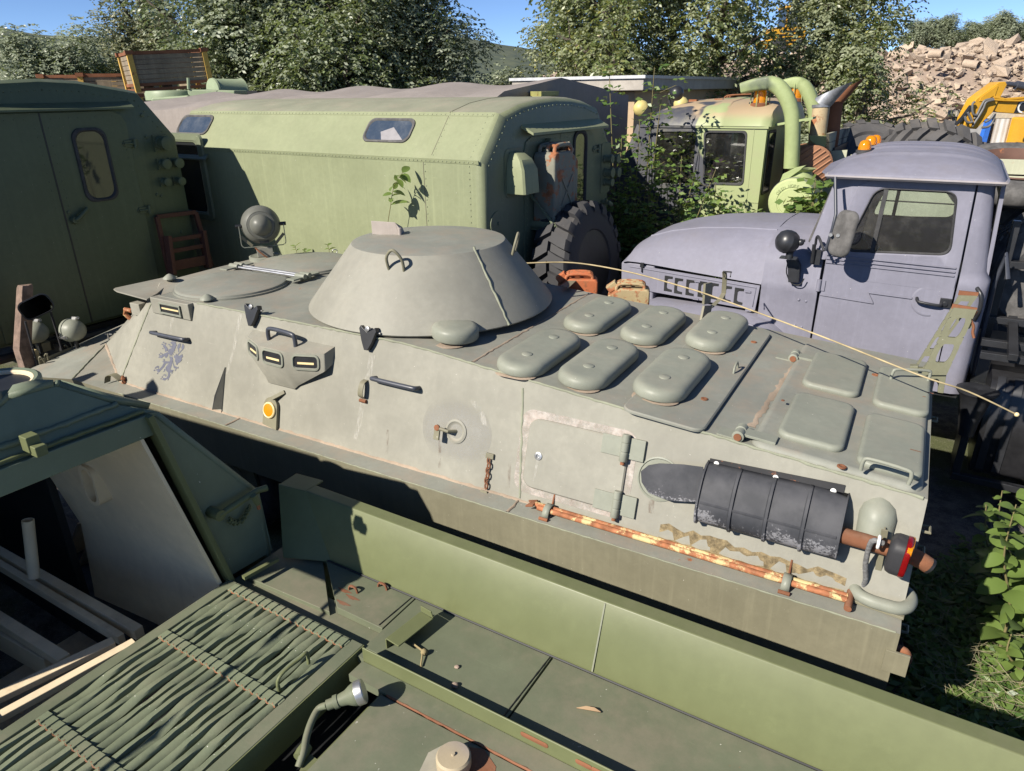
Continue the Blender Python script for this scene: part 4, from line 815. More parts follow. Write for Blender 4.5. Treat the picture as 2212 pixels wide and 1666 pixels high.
# wheels and arches under the sills (mostly in the dark)
def wheel_mb(c, ax, r_, w_, lugs=26):
    v = MB(); c = V(c); ax = V(ax)
    v.lathe(c, ax, [(r_ * .55, -w_ * .42), (r_ * .62, -w_ * .5), (r_ * .88, -w_ * .48), (r_ * .95, -w_ * .4), (r_ * .96, 0), (r_ * .95, w_ * .4), (r_ * .88, w_ * .48), (r_ * .62, w_ * .5), (r_ * .55, w_ * .42)], 32)
    return v
for sgn in (1, -1):
    for s_ in (-6.1, -4.75, -2.55, -1.2):
        c_ = V((s_, 3.52, .56)); c_ = c_ if sgn > 0 else mir(c_)
        wl_ = part('wheel', wheel_mb(c_, EY, .56, .30), M['rubber'], apc)
        v = MB(); v.lathe(c_ - EY * .155 * sgn, EY * -sgn, [(.30, 0), (.29, -.05), (.15, -.03), (.12, .02), (.001, .025)], 20); part('rim', v, M['apc_side'], wl_)
# the two jerrycans standing on the carrier's far side
def jerrycan(name, label, c, F, yaw, lean, m, parent=None, group=None, scale=1.0):
    root = thing(name, label, 'jerrycan', F, c, group); root.rotation_euler = (lean[0], lean[1], F.a + yaw)
    W_, D_, H_ = .34 * scale, .165 * scale, .47 * scale; o = V(c)
    b_ = MB(); prof = [(.02, 0), (.0, .02), (0, H_ * .8), (.004, H_ * .84)]
    out = [(-W_ / 2, 0), (W_ / 2, 0), (W_ / 2, H_ * .80), (W_ / 2 - .10, H_ * .93), (-W_ / 2 + .02, H_ * .93), (-W_ / 2, H_ * .88)]
    b_.prism([o + V((x, -D_ / 2, z)) for x, z in out], (0, D_, 0)); bo = part('body', b_, m, root, bev=.03)
    for sgn in (1, -1):
        r_ = MB(); r_.pad(o + V((0, sgn * D_ / 2, H_ * .42)), EX, EZ, EY * sgn, W_ * .66, H_ * .6, .03, [(0, -.002), (.012, .007), (.02, .007), (.035, .001)], 4); part('embossed_panel', r_, m, bo)
        r_ = MB()
        for dd in (1, -1): r_.bar(o + V((-W_ * .24, sgn * (D_ / 2 + .004), H_ * .42 - dd * H_ * .2)), o + V((W_ * .24, sgn * (D_ / 2 + .004), H_ * .42 + dd * H_ * .2)), .02, .008, EY)
        part('cross_rib', r_, m, bo, bev=.003)
    for i in (-1, 0, 1):
        hd = MB(); y_ = i * D_ * .33; hd.tube(smooth_pts([o + V((W_ * .30, y_, H_ * .88)), o + V((W_ * .22, y_, H_ * 1.0)), o + V((-W_ * .3, y_, H_ * 1.0)), o + V((-W_ * .36, y_, H_ * .9))], 4), .014 * scale, 8); part('carry_handle', hd, m, root, smooth=60)
    hd = MB()
    for x_ in (-W_ * .3, .0, W_ * .22): hd.tube([o + V((x_, -D_ * .36, H_ * 1.0)), o + V((x_, D_ * .36, H_ * 1.0))], .011 * scale, 6)
    part('handle_bridge', hd, m, root)
    cp = MB(); cp.box(o + V((W_ * .40, 0, H_ * .93)), (.045 * scale, .04 * scale, .03 * scale), (.8, 0, -.6), (0, 1, 0), (.6, 0, .8)); cp.lathe(o + V((W_ * .38, 0, H_ * .86)), (.6, 0, .8), [(.035, 0), (.035, .05), (.03, .06)], 12); part('filler_cap', cp, m, root, bev=.006)
    return root
M['can_red'] = paint('flaking_red_can', (.4, .12, .05), rough=.65, var=.25, dust_amt=.2, streak=0, rust=.7, chips=.6, chip_col=(.5, .38, .1), bump=.4)
M['can_tan'] = paint('flaking_tan_can', (.34, .27, .15), rough=.7, var=.2, dust_amt=.2, streak=.1, rust=.68, bump=.4)
ca = FA.z(q5(1600, 110), 1.96); cb = FA.z(q5(1900, 150), 1.96)
ja = jerrycan('jerrycan', 'rusty orange red jerrycan on the far side of the khaki carrier beside the turret', V((ca.x, 5.88, 1.50)), FA, R(205), (0, 0), M['can_red'], group='rusty jerrycans on the carrier')
jb = jerrycan('jerrycan', 'rusty tan jerrycan on the far side of the khaki carrier behind the intake caps', V((cb.x + .03, 5.88, 1.47)), FA, R(200), (0, 0), M['can_tan'], group='rusty jerrycans on the carrier')
for j_ in (ja, jb): j_.scale = (1.1, 1.1, 1.1)
v = MB(); v.bx((-3.2, 5.66, 1.46), (-1.95, 6.02, 1.495)); part('can_tray', v, M['apc_side'], apc, bev=.004)
v = MB(); v.prism([FA.z(q5(*p), 1.965) for p in ((1420, 190), (1470, 205), (1530, 150), (1490, 145))], (0, 0, .006)); part('strap_end', v, M['apc_side'], apc)
# =================================================================== green box-bodied truck behind the carrier
M['box'] = paint('light_green_body', (.215, .235, .138), rough=.5, var=.06, dust=(.3, .28, .2), dust_amt=.35, streak=.34, chips=.06, wave=.06, bump=.05)
M['box_roof'] = paint('dusty_green_roof', (.23, .235, .17), rough=.75, var=.12, dust=(.3, .26, .2), dust_amt=.5, streak=0)
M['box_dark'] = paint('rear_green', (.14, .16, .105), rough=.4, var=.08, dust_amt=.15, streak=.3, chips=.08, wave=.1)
M['rivet'] = plain('rivet_paint', (.2, .22, .135), rough=.55)
BS, BT0, BT1, BZ = -4.25, 5.84, 8.70, 2.955
BL = -9.6
box = thing('box_truck', 'long light green box bodied truck with roof windows and a spare wheel at its rear', 'truck', FB, (-6.5, 7.27, 0))
sec = [(BT0, 1.05), (BT0, BZ), (6.21, 3.40), (6.55, 3.48), (6.9, 3.52), (7.27, 3.535), (7.64, 3.52), (7.99, 3.48), (8.33, 3.40), (BT1, BZ), (BT1, 1.05)]
def shell(s, ins=0.0):
    c = V((0, 7.27, 2.3)); o = []
    for t, z in sec:
        f = 1 - ins; o.append(V((s, c.y + (t - c.y) * (1 - ins / 1.43), c.z + (z - c.z) * (1 - ins / 1.2))))
    return o
v = MB(); v.loft([shell(s, i) for s, i in ((BL, .10), (BL + .03, .04), (BL + .1, 0), (-7.9, 0), (-5.02, 0), (BS - .10, 0), (BS - .05, .015), (BS - .015, .05), (BS, .10))])
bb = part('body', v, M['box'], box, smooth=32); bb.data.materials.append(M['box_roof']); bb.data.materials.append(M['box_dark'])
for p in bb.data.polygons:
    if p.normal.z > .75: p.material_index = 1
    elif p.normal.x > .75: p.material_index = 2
def bwall(px): return FB.t(px, BT0)
SLN = V((0, -(3.40 - BZ), 6.21 - BT0)).normalized(); SLU = V((0, 6.21 - BT0, 3.40 - BZ)).normalized()
def bslope(px, off=0): return FB.pl(px, V((0, BT0, BZ)) + SLN * off, SLN)
def brear(px, off=0): return FB.s(px, BS + off)
# seams and rivet rows
riv = MB()
def rivets(a, b, step=.055, n=(0, -1, 0), r_=.008):
    a = V(a); b = V(b); n = V(n).normalized(); k = max(1, int((b - a).length / step))
    for i in range(k + 1): riv.lathe(a.lerp(b, i / k), n, [(r_, -.001), (r_ * .8, r_ * .5), (.0005, r_ * .7)], 6)
yb = BT0 - .002
v = MB()
v.prism([(BL + .1, BT0 - .004, BZ - .03), (BS - .05, BT0 - .004, BZ - .03), (BS - .05, BT0 - .010, BZ + .008), (BL + .1, BT0 - .010, BZ + .008)], (0, .012, 0)); part('belt_strip', v, M['box'], box)
v = MB(); q0 = V((0, BT0, BZ)) + SLU * .545; v.bar((BL + .1, q0.y, q0.z), (BS - .1, q0.y, q0.z), .03, .008, SLN); part('roof_strip', v, M['box'], box)
rivets((-8.6, BT0 - .008, BZ - .012), (BS - .12, BT0 - .008, BZ - .012)); rivets((-9.3, q0.y - .003, q0.z + .004), (BS - .12, q0.y - .003, q0.z + .004), .06, SLN)
for s_ in (-5.02,):
    v = MB(); v.bar((s_, BT0 - .001, 1.1), (s_, BT0 - .001, BZ - .03), .006, .006, (0, 1, 0)); part('seam', v, M['apc_side'], box)
    rivets((s_ + .02, yb, 1.3), (s_ + .02, yb, BZ - .05), .07)
    v = MB(); a = bslope(q2(585, 1005)); b = bslope(q2(708, 725)); v.bar(a, b, .006, .006, SLN); part('seam', v, M['apc_side'], box); rivets(a + EX * .02, b + EX * .02, .07, SLN)
    v = MB(); v.tube([V((b.x, t, z + .001)) for t, z in sec[2:9]], .004, 5); part('seam', v, M['apc_side'], box)
rivets((BS - .17, yb, 1.3), (BS - .17, yb, BZ - .05), .06); rivets(V((BS - .17, BT0, BZ)) + SLU * .05, V((BS - .17, BT0, BZ)) + SLU * .52, .06, SLN)
for i in range(1, len(sec) - 2):
    (ta, za), (tb, zb_) = sec[i], sec[i + 1]; rivets((BS + .001, 7.27 + (ta - 7.27) * .93, 2.3 + (za - 2.3) * .93), (BS + .001, 7.27 + (tb - 7.27) * .93, 2.3 + (zb_ - 2.3) * .93), .07, (1, 0, 0))
# roof windows on the sloping side
def roof_window(pxs, name='roof_window'):
    P_ = [bslope(p) for p in pxs]; c = sum(P_, V((0, 0, 0))) / 4
    wd = ((P_[1] - P_[0]).length + (P_[2] - P_[3]).length) / 2; ht = abs((P_[0] - P_[3]).dot(SLU) + (P_[1] - P_[2]).dot(SLU)) / 2
    v = MB(); v.loft([[c + EX * x + SLU * y + SLN * h_ for x, y in rrect(wd + i, ht + i, .09, 6)] for i, h_ in ((.05, -.004), (.045, .014), (.01, .018), (-.015, .006), (-.02, -.002))], cap=False); fr = part(name, v, M['rubber_dusty'], box)
    v = MB(); v.prism([c + EX * x + SLU * y + SLN * .003 for x, y in rrect(wd, ht, .08, 6)], SLN * .003); part('pane', v, M['win_blue'], fr); return fr
def win_mat():
    m, N, L, P = mat('roof_window_glass'); tc = N.new('ShaderNodeTexCoord')
    n_ = noise_n(N, L, tc.outputs['Object'], 4, 10, .75); L.new(mix(N, L, ramp(N, L, n_, .4, .75, 0, .5), (.035, .05, .075), (.15, .16, .17)), P.inputs['Base Color'])
    L.new(ramp(N, L, n_, .4, .8, .03, .25), P.inputs['Roughness']); P.inputs['Specular IOR Level'].default_value = .9; return m
M['win_blue'] = win_mat()
roof_window([q2(190, 782), q2(485, 782), q2(420, 915), q2(150, 910)]); roof_window([q1(1195, 757), q1(1385, 757), q1(1335, 868), q1(1150, 860)])
v = MB(); c_ = bslope(q2(320, 860), -.0); v.prism([bslope(q2(*p), .0075) for p in ((255, 855), (340, 825), (395, 908), (258, 908))], SLN * .0006); part('painted_reflection', v, plain('tarp_reflection_paint', (.22, .21, .22), rough=.9), box)  # grey shape laid over the pane as a painted reflection of the tarp
# discs and lifting eyes on the roof
def roofz(t): 
    for (ta, za), (tb, zb_) in zip(sec[1:-2], sec[2:-1]):
        if ta <= t <= tb: return za + (zb_ - za) * (t - ta) / (tb - ta)
for px, m_ in (((1210, 652), 0), ((1215, 673), 0), ((1325, 637), 0), ((1312, 658), 0), ((1880, 674), 0), ((2118, 674), 1)):
    q_ = FB.z(q1(*px), 3.40); q_.z = roofz(min(max(q_.y, 6.22), 7.2)); v = MB(); v.lathe(q_, EZ, [(.085, 0), (.085, .006), (.02, .01), (.018, .03), (.001, .034)], 14); part('roof_disc', v, M['rust'] if m_ else M['box_roof'], box)
for px in ((125, 672), (495, 674), (290, 625), (655, 626)):
    q_ = FB.z(q2(*px), 3.41 if px[1] > 650 else 3.45); q_.z = roofz(min(max(q_.y, 6.22), 7.2)) ; v = MB(); v.lathe(q_, EZ, [(.085, 0), (.085, .006), (.02, .01), (.018, .03), (.001, .034)], 14); part('roof_disc', v, M['yellow_rust'], box)
# green-yellow ladder frame lying on the roof
zf = 3.56; cr_ = [FB.s(q2(*p), s_) for p, s_ in (((915, 597), -4.75), ((1498, 600), -4.35))]
v = MB(); fm = paint('yellow_green_frame', (.3, .29, .1), rough=.55, var=.15, dust_amt=.2, streak=.1, rust=.2)
a = FB.z(q2(915, 595), zf); b = FB.z(q2(1280, 610), zf); c_ = FB.z(q2(1495, 600), zf); L1 = b - a
rf_ = thing('roof_ladder', 'yellow green steel ladder frame lying on the roof of the light green box truck', 'ladder', FB, a)
for i, (p0, p1) in enumerate(((a, b), (b, c_), (a + (c_ - b), c_), (a, a + (c_ - b)))):
    v = MB(); v.bar(p0, p1, .06, .055); part('frame_rail', v, fm, rf_, bev=.004)
for f_ in (.2, .75):
    p0 = a.lerp(b, f_); v = MB(); v.bar(p0 + EZ * .07, p0 + (c_ - b) * .25 + EZ * .07, .02, .012); v.bar(p0 + EZ * .0, p0 + EZ * .07, .02, .02, EX); v.bar(p0 + (c_ - b) * .25, p0 + (c_ - b) * .25 + EZ * .07, .02, .02, EX); part('frame_clip', v, fm, rf_)
for p0 in (b, a.lerp(c_, .9), a + EX * .05): v = MB(); v.box(p0 - EZ * .05, (.06, .05, .03)); part('foot', v, fm, rf_)
# rear: gutter, double door, vent hood, window, sockets, plate
v = MB(); a = brear(q2(1165, 800), .0); b = brear(q2(1665, 768), 0)
v.prism([V((BS, a.y, 3.27)), V((BS + .14, a.y + .02, 3.19)), V((BS + .14, a.y + .02, 3.165)), V((BS, a.y, 3.235))], (0, b.y - a.y, 0)); part('rain_gutter', v, M['box'], box)
d0, d1 = brear(q2(1178, 835)).y, brear(q2(1640, 795)).y; dm = brear(q2(1412, 830)).y
for ya, yc in ((d0, dm - .004), (dm + .004, d1)):
    v = MB(); o_ = rrect(yc - ya, 3.14 - 1.15, .04, 4); cy = (ya + yc) / 2
    rc = .14
    pts = [(ya, 1.15), (yc, 1.15), (yc, 3.14 - (rc if yc > dm + .1 else .0)), (yc - (rc * .3 if yc > dm + .1 else 0), 3.14 - (rc * .3 if yc > dm + .1 else 0)), (yc - (rc if yc > dm + .1 else .001), 3.14), (ya + (rc if ya < dm - .1 else .001), 3.14), (ya + (rc * .3 if ya < dm - .1 else 0), 3.14 - (rc * .3 if ya < dm - .1 else 0)), (ya, 3.14 - (rc if ya < dm - .1 else 0))]
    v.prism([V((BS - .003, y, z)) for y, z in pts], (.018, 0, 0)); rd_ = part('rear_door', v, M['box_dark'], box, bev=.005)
    rivets((BS + .014, ya + .05, 1.3), (BS + .014, ya + .05, 3.0), .07, (1, 0, 0)); rivets((BS + .014, yc - .05, 1.3), (BS + .014, yc - .05, 3.0), .07, (1, 0, 0)); rivets((BS + .014, ya + .1, 3.09), (BS + .014, yc - .1, 3.09), .07, (1, 0, 0))
def tall_window(F, s_, cy, cz, wd, ht, parent, m_gl):
    v = MB(); v.loft([[V((s_ + h_, cy + x, cz + y)) for x, y in rrect(wd + i, ht + i, .11, 6)] for i, h_ in ((.07, -.004), (.065, .02), (.02, .028), (-.01, .012), (-.015, .0))], cap=False); fr = part('window', v, M['rubber'], parent)
    v = MB(); v.prism([V((s_ + .004, cy + x, cz + y)) for x, y in rrect(wd, ht, .1, 6)], (.003, 0, 0)); part('pane', v, m_gl, fr); return fr
def refl_mat(name):
    m, N, L, P = mat(name); P.inputs['Base Color'].default_value = (.02, .022, .024, 1); P.inputs['Roughness'].default_value = .04; P.inputs['Specular IOR Level'].default_value = .9; return m
M['win_refl'] = refl_mat('dark_reflecting_pane')
wc = brear(q2(1535, 1085)); tall_window(FB, BS + .012, wc.y, 2.66, .27, .92, box, M['win_refl'])
v = MB(); c_ = brear(q2(1115, 975)); rings = []
for zz, dp in ((3.02, .02), (3.0, .10), (2.94, .17), (2.84, .22), (2.60, .24)): 
    wd = {3.02: .10, 3.0: .16, 2.94: .24, 2.84: .29, 2.60: .30}[zz]
    rings.append([V((BS - .005, c_.y - wd / 2, zz)), V((BS + dp * .9, c_.y - wd / 2, zz)), V((BS + dp, c_.y - wd / 2 + .02, zz)), V((BS + dp, c_.y + wd / 2 - .02, zz)), V((BS + dp * .9, c_.y + wd / 2, zz)), V((BS - .005, c_.y + wd / 2, zz))])
v.loft(rings); part('vent_hood', v, M['box'], box, bev=.006, smooth=45)
v = MB(); v.pad(V((BS, c_.y, 2.80)), EY, EZ, EX, .36, .50, .09, [(0, 0), (0, .008)], 5); part('hood_flange', v, M['box_dark'], box)
def hinge(parent, F, c, m): 
    v = MB(); c = V(c); v.prism([c + V((.0, y, z)) for y, z in ((-.11, 0), (-.08, .035), (.0, .04), (.06, .045), (.08, .04), (.08, -.04), (.0, -.04), (-.08, -.035))], (.014, 0, 0)); v.lathe(c + V((.03, .03, -.05)), EZ, [(.02, 0), (.02, .10)], 10); v.tube([c + V((.02, -.09, 0)), c + V((.025, .02, 0))], .012, 6); return part('hinge', v, m, parent, bev=.003)
for px in ((1650, 965), (1645, 1335)): hinge(box, FB, brear(q2(*px), .012), M['box_dark'])
v = MB(); c_ = brear(q2(1710, 1090)); v.pad(c_, EY, EZ, EX, .26, .62, .02, [(0, -.002), (0, .008)], 2); sp_ = part('socket_plate', v, M['box_dark'], box)
for px, r_ in (((1705, 1030), .05), ((1745, 1028), .055), ((1708, 1118), .06), ((1750, 1115), .06), ((1705, 1180), .05)):
    c_ = brear(q2(*px), .008); v = MB(); v.lathe(c_, EX, [(r_, 0), (r_, .02), (r_ * .85, .025), (r_ * .85, .09), (r_, .095), (r_, .12), (r_ * .7, .122), (.001, .118)], 16); part('socket', v, M['box_dark'], sp_)
v = MB(); c_ = brear(q2(1690, 1310), .01); v.tube([c_, c_ + V((.10, 0, 0)), c_ + V((.10, .06, -.03))], .03, 10); v.tube([c_ + V((.08, -.06, .05)), c_ + V((.08, .08, -.05))], .016, 6); part('door_latch', v, M['box_dark'], box)
pc = brear(q2(1680, 1570)); v = MB(); v.pad(V((BS, pc.y, pc.z)), EY, EZ, EX, .30, .40, .01, [(0, 0), (0, .006)], 2); pl_ = part('number_plate', v, M['box_dark'], box)
v = MB(); v.pad(V((BS + .006, pc.y + .01, pc.z + .0)), EY, EZ, EX, .155, .21, .004, [(0, 0), (0, .004)], 2); part('white_field', v, M['white'], pl_)
tx = text_mb('28', .17, V((BS + .0105, pc.y + .01, pc.z)), EY, EZ, .001); part('number', tx, M['dark'], pl_)
v = MB()
for yz in ((-.074, -.1), (.06, .0)): v.box(V((BS + .0112, pc.y + .01, pc.z)) + V((0, -.066 if yz[0] < 0 else .066, 0)), (.0006, .006, .098))
for z_ in (-.096, .096): v.box(V((BS + .0112, pc.y + .01, pc.z + z_)), (.0006, .07, .006))
part('plate_border', v, M['dark'], pl_)
rv = part('rivets', riv, M['rivet'], box, kind='stuff')
# side window low on the near wall, with its gutter
c_ = bwall(q1(1270, 1150)); v = MB(); a = bwall(q1(1185, 990)); b = bwall(q1(1350, 1000))
wd, ht, cs, cz = .62, .92, bwall(q1(1235, 1150)).x, bwall(q1(1270, 1150)).z
v.loft([[V((cs + x, BT0 - h_, cz + y)) for x, y in rrect(wd + i, ht + i, .08, 5)] for i, h_ in ((.22, -.002), (.20, .03), (.05, .035), (.04, .03), (.0, .028), (-.02, .01))], cap=False); sw = part('side_window', v, M['box_dark'], box)
v = MB(); v.prism([V((cs + x, BT0 - .012, cz + y)) for x, y in rrect(wd, ht, .07, 5)], (0, -.003, 0)); part('pane', v, M['win_refl'], sw)
v = MB(); v.prism([V((a.x - .4, BT0, a.z)), V((a.x - .4, BT0 - .06, a.z - .06)), V((a.x - .4, BT0 - .06, a.z - .075)), V((a.x - .4, BT0, a.z - .03))], (b.x - a.x + .4, 0, 0)); part('window_hood', v, M['box_dark'], box)
# jerrycan hanging in its bracket on the left rear door
cc = brear(q2(1400, 1250), .18); zc0 = brear(q2(1400, 1255), .14).z
M['can_rear'] = paint('rusty_grey_can', (.2, .2, .16), rough=.7, var=.25, dust_amt=.1, streak=.3, rust=.62, bump=.4)
jr = jerrycan('jerrycan', 'rusty grey green jerrycan held in a bracket on the rear door of the box truck', V((BS + .16, cc.y, 2.22)), FB, R(90), (0, 0), M['can_rear'])
jr.scale = (1.55, 1.7, 1.75)
v = MB(); yc = cc.y; v.bx((BS + .0, yc - .31, 2.16), (BS + .36, yc + .31, 2.20)); 
for y in (-.31, .30): v.bx((BS, yc + y, 2.17), (BS + .36, yc + y + .012, 2.26))
v.bx((BS + .35, yc - .31, 2.17), (BS + .362, yc + .31, 2.27)); v.bar((BS + .01, yc - .31, 2.55), (BS + .34, yc - .31, 2.22), .02, .03, EY); brk = part('can_bracket', v, M['box_dark'], box)
v = MB(); v.box((BS + .05, yc - .05, 3.0), (.04, .10, .012)); v.box((BS + .05, yc + .02, 3.05), (.03, .012, .06)); part('can_catch', v, M['box_dark'], box, bev=.003)
v = MB(); c_ = brear(q2(1010, 1450)); v.lathe(c_, EX, [(.13, 0), (.13, .012), (.02, .016), (.018, .03), (.001, .03)], 24); part('filler_disc', v, M['box_dark'], box)
# deep-lugged spare wheel at the rear
def lug_tyre(c, ax, R_, W_, nl, m, parent, name='tyre', F=None, lean=0):
    """tyre with two rows of slanted blocks"""
    v = MB(); c = V(c); ax = V(ax).normalized(); x = V((0, 0, 1)); x = (x - ax * x.dot(ax)).normalized(); y = ax.cross(x)
    prof = [(R_ * .52, -W_ * .36), (R_ * .56, -W_ * .47), (R_ * .72, -W_ * .5), (R_ * .86, -W_ * .48), (R_ * .915, -W_ * .40), (R_ * .93, 0), (R_ * .915, W_ * .40), (R_ * .86, W_ * .48), (R_ * .72, W_ * .5), (R_ * .56, W_ * .47), (R_ * .52, W_ * .36)]
    v.lathe(c, ax, prof, 48)
    def pt(a, h_, r_): return c + ax * h_ + (x * math.cos(a) + y * math.sin(a)) * r_
    da = 2 * math.pi / nl
    for i in range(nl):
        for sg in (1, -1):
            a0 = i * da + (0 if sg > 0 else da / 2)
            rows = [(W_ * .02, 0, R_), (W_ * .25, da * .25, R_), (W_ * .44, da * .42, R_ * .985), (W_ * .51, da * .46, R_ * .90)]
            top = []; bot = []
            for h_, sk, rr_ in rows:
                for e in (-1, 1): top.append(pt(a0 + sk + e * da * .27, h_ * sg, rr_)); bot.append(pt(a0 + sk + e * da * .31, h_ * sg, rr_ * .90))
            k = len(v.v); n = len(top); v.v += [tuple(p) for p in top + bot]
            for j in range(3):
                a_, b_, c2_, d_ = 2 * j, 2 * j + 1, 2 * j + 3, 2 * j + 2
                v.f += [(k + a_, k + b_, k + c2_, k + d_), (k + a_, k + d_, k + n + d_, k + n + a_), (k + b_, k + n + b_, k + n + c2_, k + c2_)]
            v.f += [(k, k + n, k + n + 1, k + 1), (k + 6, k + 7, k + n + 7, k + n + 6)]
    return part(name, v, m, parent, smooth=30)
M['tyre'] = paint('spare_tyre_rubber', (.04, .04, .043), rough=.72, var=.25, dust=(.2, .17, .14), dust_amt=.25, streak=0, chips=.15, chip_col=(.2, .2, .2), bump=.3, spec=.35)
spt = thing('spare_wheel', 'big deep lugged spare wheel carried upright at the rear of the light green box truck', 'wheel', FB, (BS + .38, 7.02, 1.1))
wc_ = V((BS + .40, 7.14, 1.72)); axw = V((1, .0, .12)).normalized()
lug_tyre(wc_, axw, .72, .46, 20, M['tyre'], spt)
v = MB(); v.lathe(wc_ + axw * .06, axw, [(.39, .14), (.37, .10), (.30, .06), (.16, .04), (.12, .09), (.001, .10)], 28); part('rim', v, M['dark'], spt)
# chassis, wheels, cab of the box truck
v = MB(); v.bx((-10.5, 6.7, .75), (BS - .1, 7.84, 1.05)); part('chassis', v, M['dark'], box)
for s_ in (-5.6, -6.9, -10.6):
    for t_ in (6.15, 8.4):
        wl_ = part('wheel', wheel_mb((s_, t_, .56), EY, .56, .34), M['rubber'], box); v = MB(); v.lathe((s_, t_ - .18, .56), -EY, [(.3, 0), (.28, -.05), (.12, .0), (.001, .02)], 16); part('rim', v, M['box_dark'], wl_)
v = MB(); v.bx((-11.6, 6.0, 1.0), (-9.9, 8.5, 2.6)); v.prism([(-13.2, 6.4, 1.0), (-11.6, 6.2, 1.0), (-11.6, 6.2, 1.75), (-13.2, 6.4, 1.6)], (0, 1.9, 0)); part('cab', v, M['box_dark'], box, bev=.06)

# =================================================================== green box truck at the left edge, its rear to the camera
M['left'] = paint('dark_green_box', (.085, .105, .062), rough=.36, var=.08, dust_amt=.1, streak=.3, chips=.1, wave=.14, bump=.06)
LS = -8.5
k_ = LS / -8.23
def lr(px, off=0): return FB.s(px, LS + off)
edge = lr((388, 293)); eb = lr((415, 480)); LT = (edge.y + eb.y) / 2; LT0 = LT - 2.86; lc_ = LT - 1.43
left = thing('box_truck', 'dark green box bodied truck at the left edge with its rear door in shade', 'truck', FB, (LS - 2, lc_, 0))
roofc = lr((300, 197)); zs = edge.z; zr_ = roofc.z; tr_ = roofc.y
sl_top = lr((0, 178)); 
sec2 = [(LT0, 1.1), (LT0, zs), (LT0 + (LT - tr_), zr_), (lc_ - .4, zr_ + .11), (lc_, zr_ + .13), (lc_ + .4, zr_ + .11), (tr_, zr_), (LT, zs), (LT, 1.1)]
def shell2(s, ins): return [V((s, lc_ + (t - lc_) * (1 - ins / 1.43), 2.3 + (z - 2.3) * (1 - ins / 1.2))) for t, z in sec2]
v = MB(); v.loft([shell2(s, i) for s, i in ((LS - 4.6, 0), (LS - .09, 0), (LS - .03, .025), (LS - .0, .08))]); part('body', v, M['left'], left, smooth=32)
riv = MB()
for i in range(1, len(sec2) - 2):
    (ta, za), (tb, zb_) = sec2[i], sec2[i + 1]; f_ = .925
    rivets((LS + .001, lc_ + (ta - lc_) * f_, 2.3 + (za - 2.3) * f_), (LS + .001, lc_ + (tb - lc_) * f_, 2.3 + (zb_ - 2.3) * f_), .07, (1, 0, 0))
g0 = lr(q1(0, 690)); g1 = lr(q1(835, 675))
v = MB(); v.prism([V((LS, g0.y - 1.2, g1.z + .03)), V((LS + .10, g0.y - 1.2, g1.z - .03)), V((LS + .10, g0.y - 1.2, g1.z - .05)), V((LS, g0.y - 1.2, g1.z - .01))], (0, g1.y - g0.y + 1.2, 0)); part('rain_gutter', v, M['left'], left)
dA = lr(q1(240, 715)).y; dB = lr(q1(835, 900)).y; zt2 = lr(q1(500, 712)).z - .02
for ya, yc in ((dA + .006, dB), (dA - (dB - dA), dA - .006)):
    rc = .14; rr_ = yc > dA + .1
    pts = [(ya, 1.16), (yc, 1.16), (yc, zt2 - (rc if rr_ else 0)), (yc - (rc * .3 if rr_ else 0), zt2 - (rc * .3 if rr_ else 0)), (yc - (rc if rr_ else .001), zt2), (ya, zt2)]
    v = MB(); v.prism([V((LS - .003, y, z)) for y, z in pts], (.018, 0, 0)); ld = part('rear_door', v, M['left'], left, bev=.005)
    for y in (ya + .06, yc - .06): rivets((LS + .014, y, 1.3), (LS + .014, y, zt2 - .15), .09, (1, 0, 0))
    rivets((LS + .014, ya + .1, zt2 - .06), (LS + .014, yc - .15, zt2 - .06), .09, (1, 0, 0))
    if rr_: door_l = ld
v = MB(); v.bar((LS + .016, dA, 1.16), (LS + .016, dA, zt2), .016, .006, (1, 0, 0)); part('door_gap', v, M['dark'], left)
part('rivets', riv, M['left'], left, kind='stuff')
wa = lr(q1(560, 850)); wb_ = lr(q1(650, 1285)); wl0, wl1 = lr(q1(480, 1050)).y, lr(q1(735, 1080)).y
cy = (lr(q1(490, 900)).y + lr(q1(680, 900)).y + lr(q1(545, 1230)).y + lr(q1(730, 1230)).y) / 4
tall_window(FB, LS + .014, cy, (wa.z + wb_.z) / 2, (lr(q1(690, 1000)).y - lr(q1(505, 1000)).y), wa.z - wb_.z, left, M['win_refl'])
for px in ((850, 930), (945, 1360), (1020, 1666 + 290)):
    hinge(left, FB, lr(q1(*px), .014), M['left'])
for px, r_, ln in (((1040, 928), .085, .12), ((1050, 1062), .06, .07), ((1125, 1055), .06, .09), ((1060, 1178), .05, .06), ((1145, 1172), .05, .08)):
    c_ = lr(q1(*px)); v = MB(); v.box(c_ + EX * .008, (.008, r_ * 1.1, r_ * 1.1)); v.lathe(c_ + EX * .014, EX, [(r_, 0), (r_, .02), (r_ * .9, .025), (r_ * .9, ln), (r_, ln), (r_, ln + .03), (r_ * .8, ln + .035), (.001, ln + .033)], 20); part('socket', v, M['left'], left)
v = MB(); c_ = lr(q1(480, 1425), .015); e_ = lr(q1(568, 1352), .06); v.lathe(c_, EX, [(.05, 0), (.05, .02), (.035, .05)], 14); v.tube([c_ + EX * .045, c_ + EX * .06 + (e_ - c_) * .1, e_ + EX * .0], [.022, .024, .024], 10); part('door_handle', v, M['left'], left, smooth=60)
for px in ((445, 1378), (920, 748), (1020, 1262), (1048, 1272), (950, 888), (1178, 1505)):
    c_ = lr(q1(*px), .0 if px[0] > 800 else .014); v = MB(); v.lathe(c_, EX, [(.022, 0), (.02, .012), (.001, .016)], 10); part('bolt', v, M['left'], left)
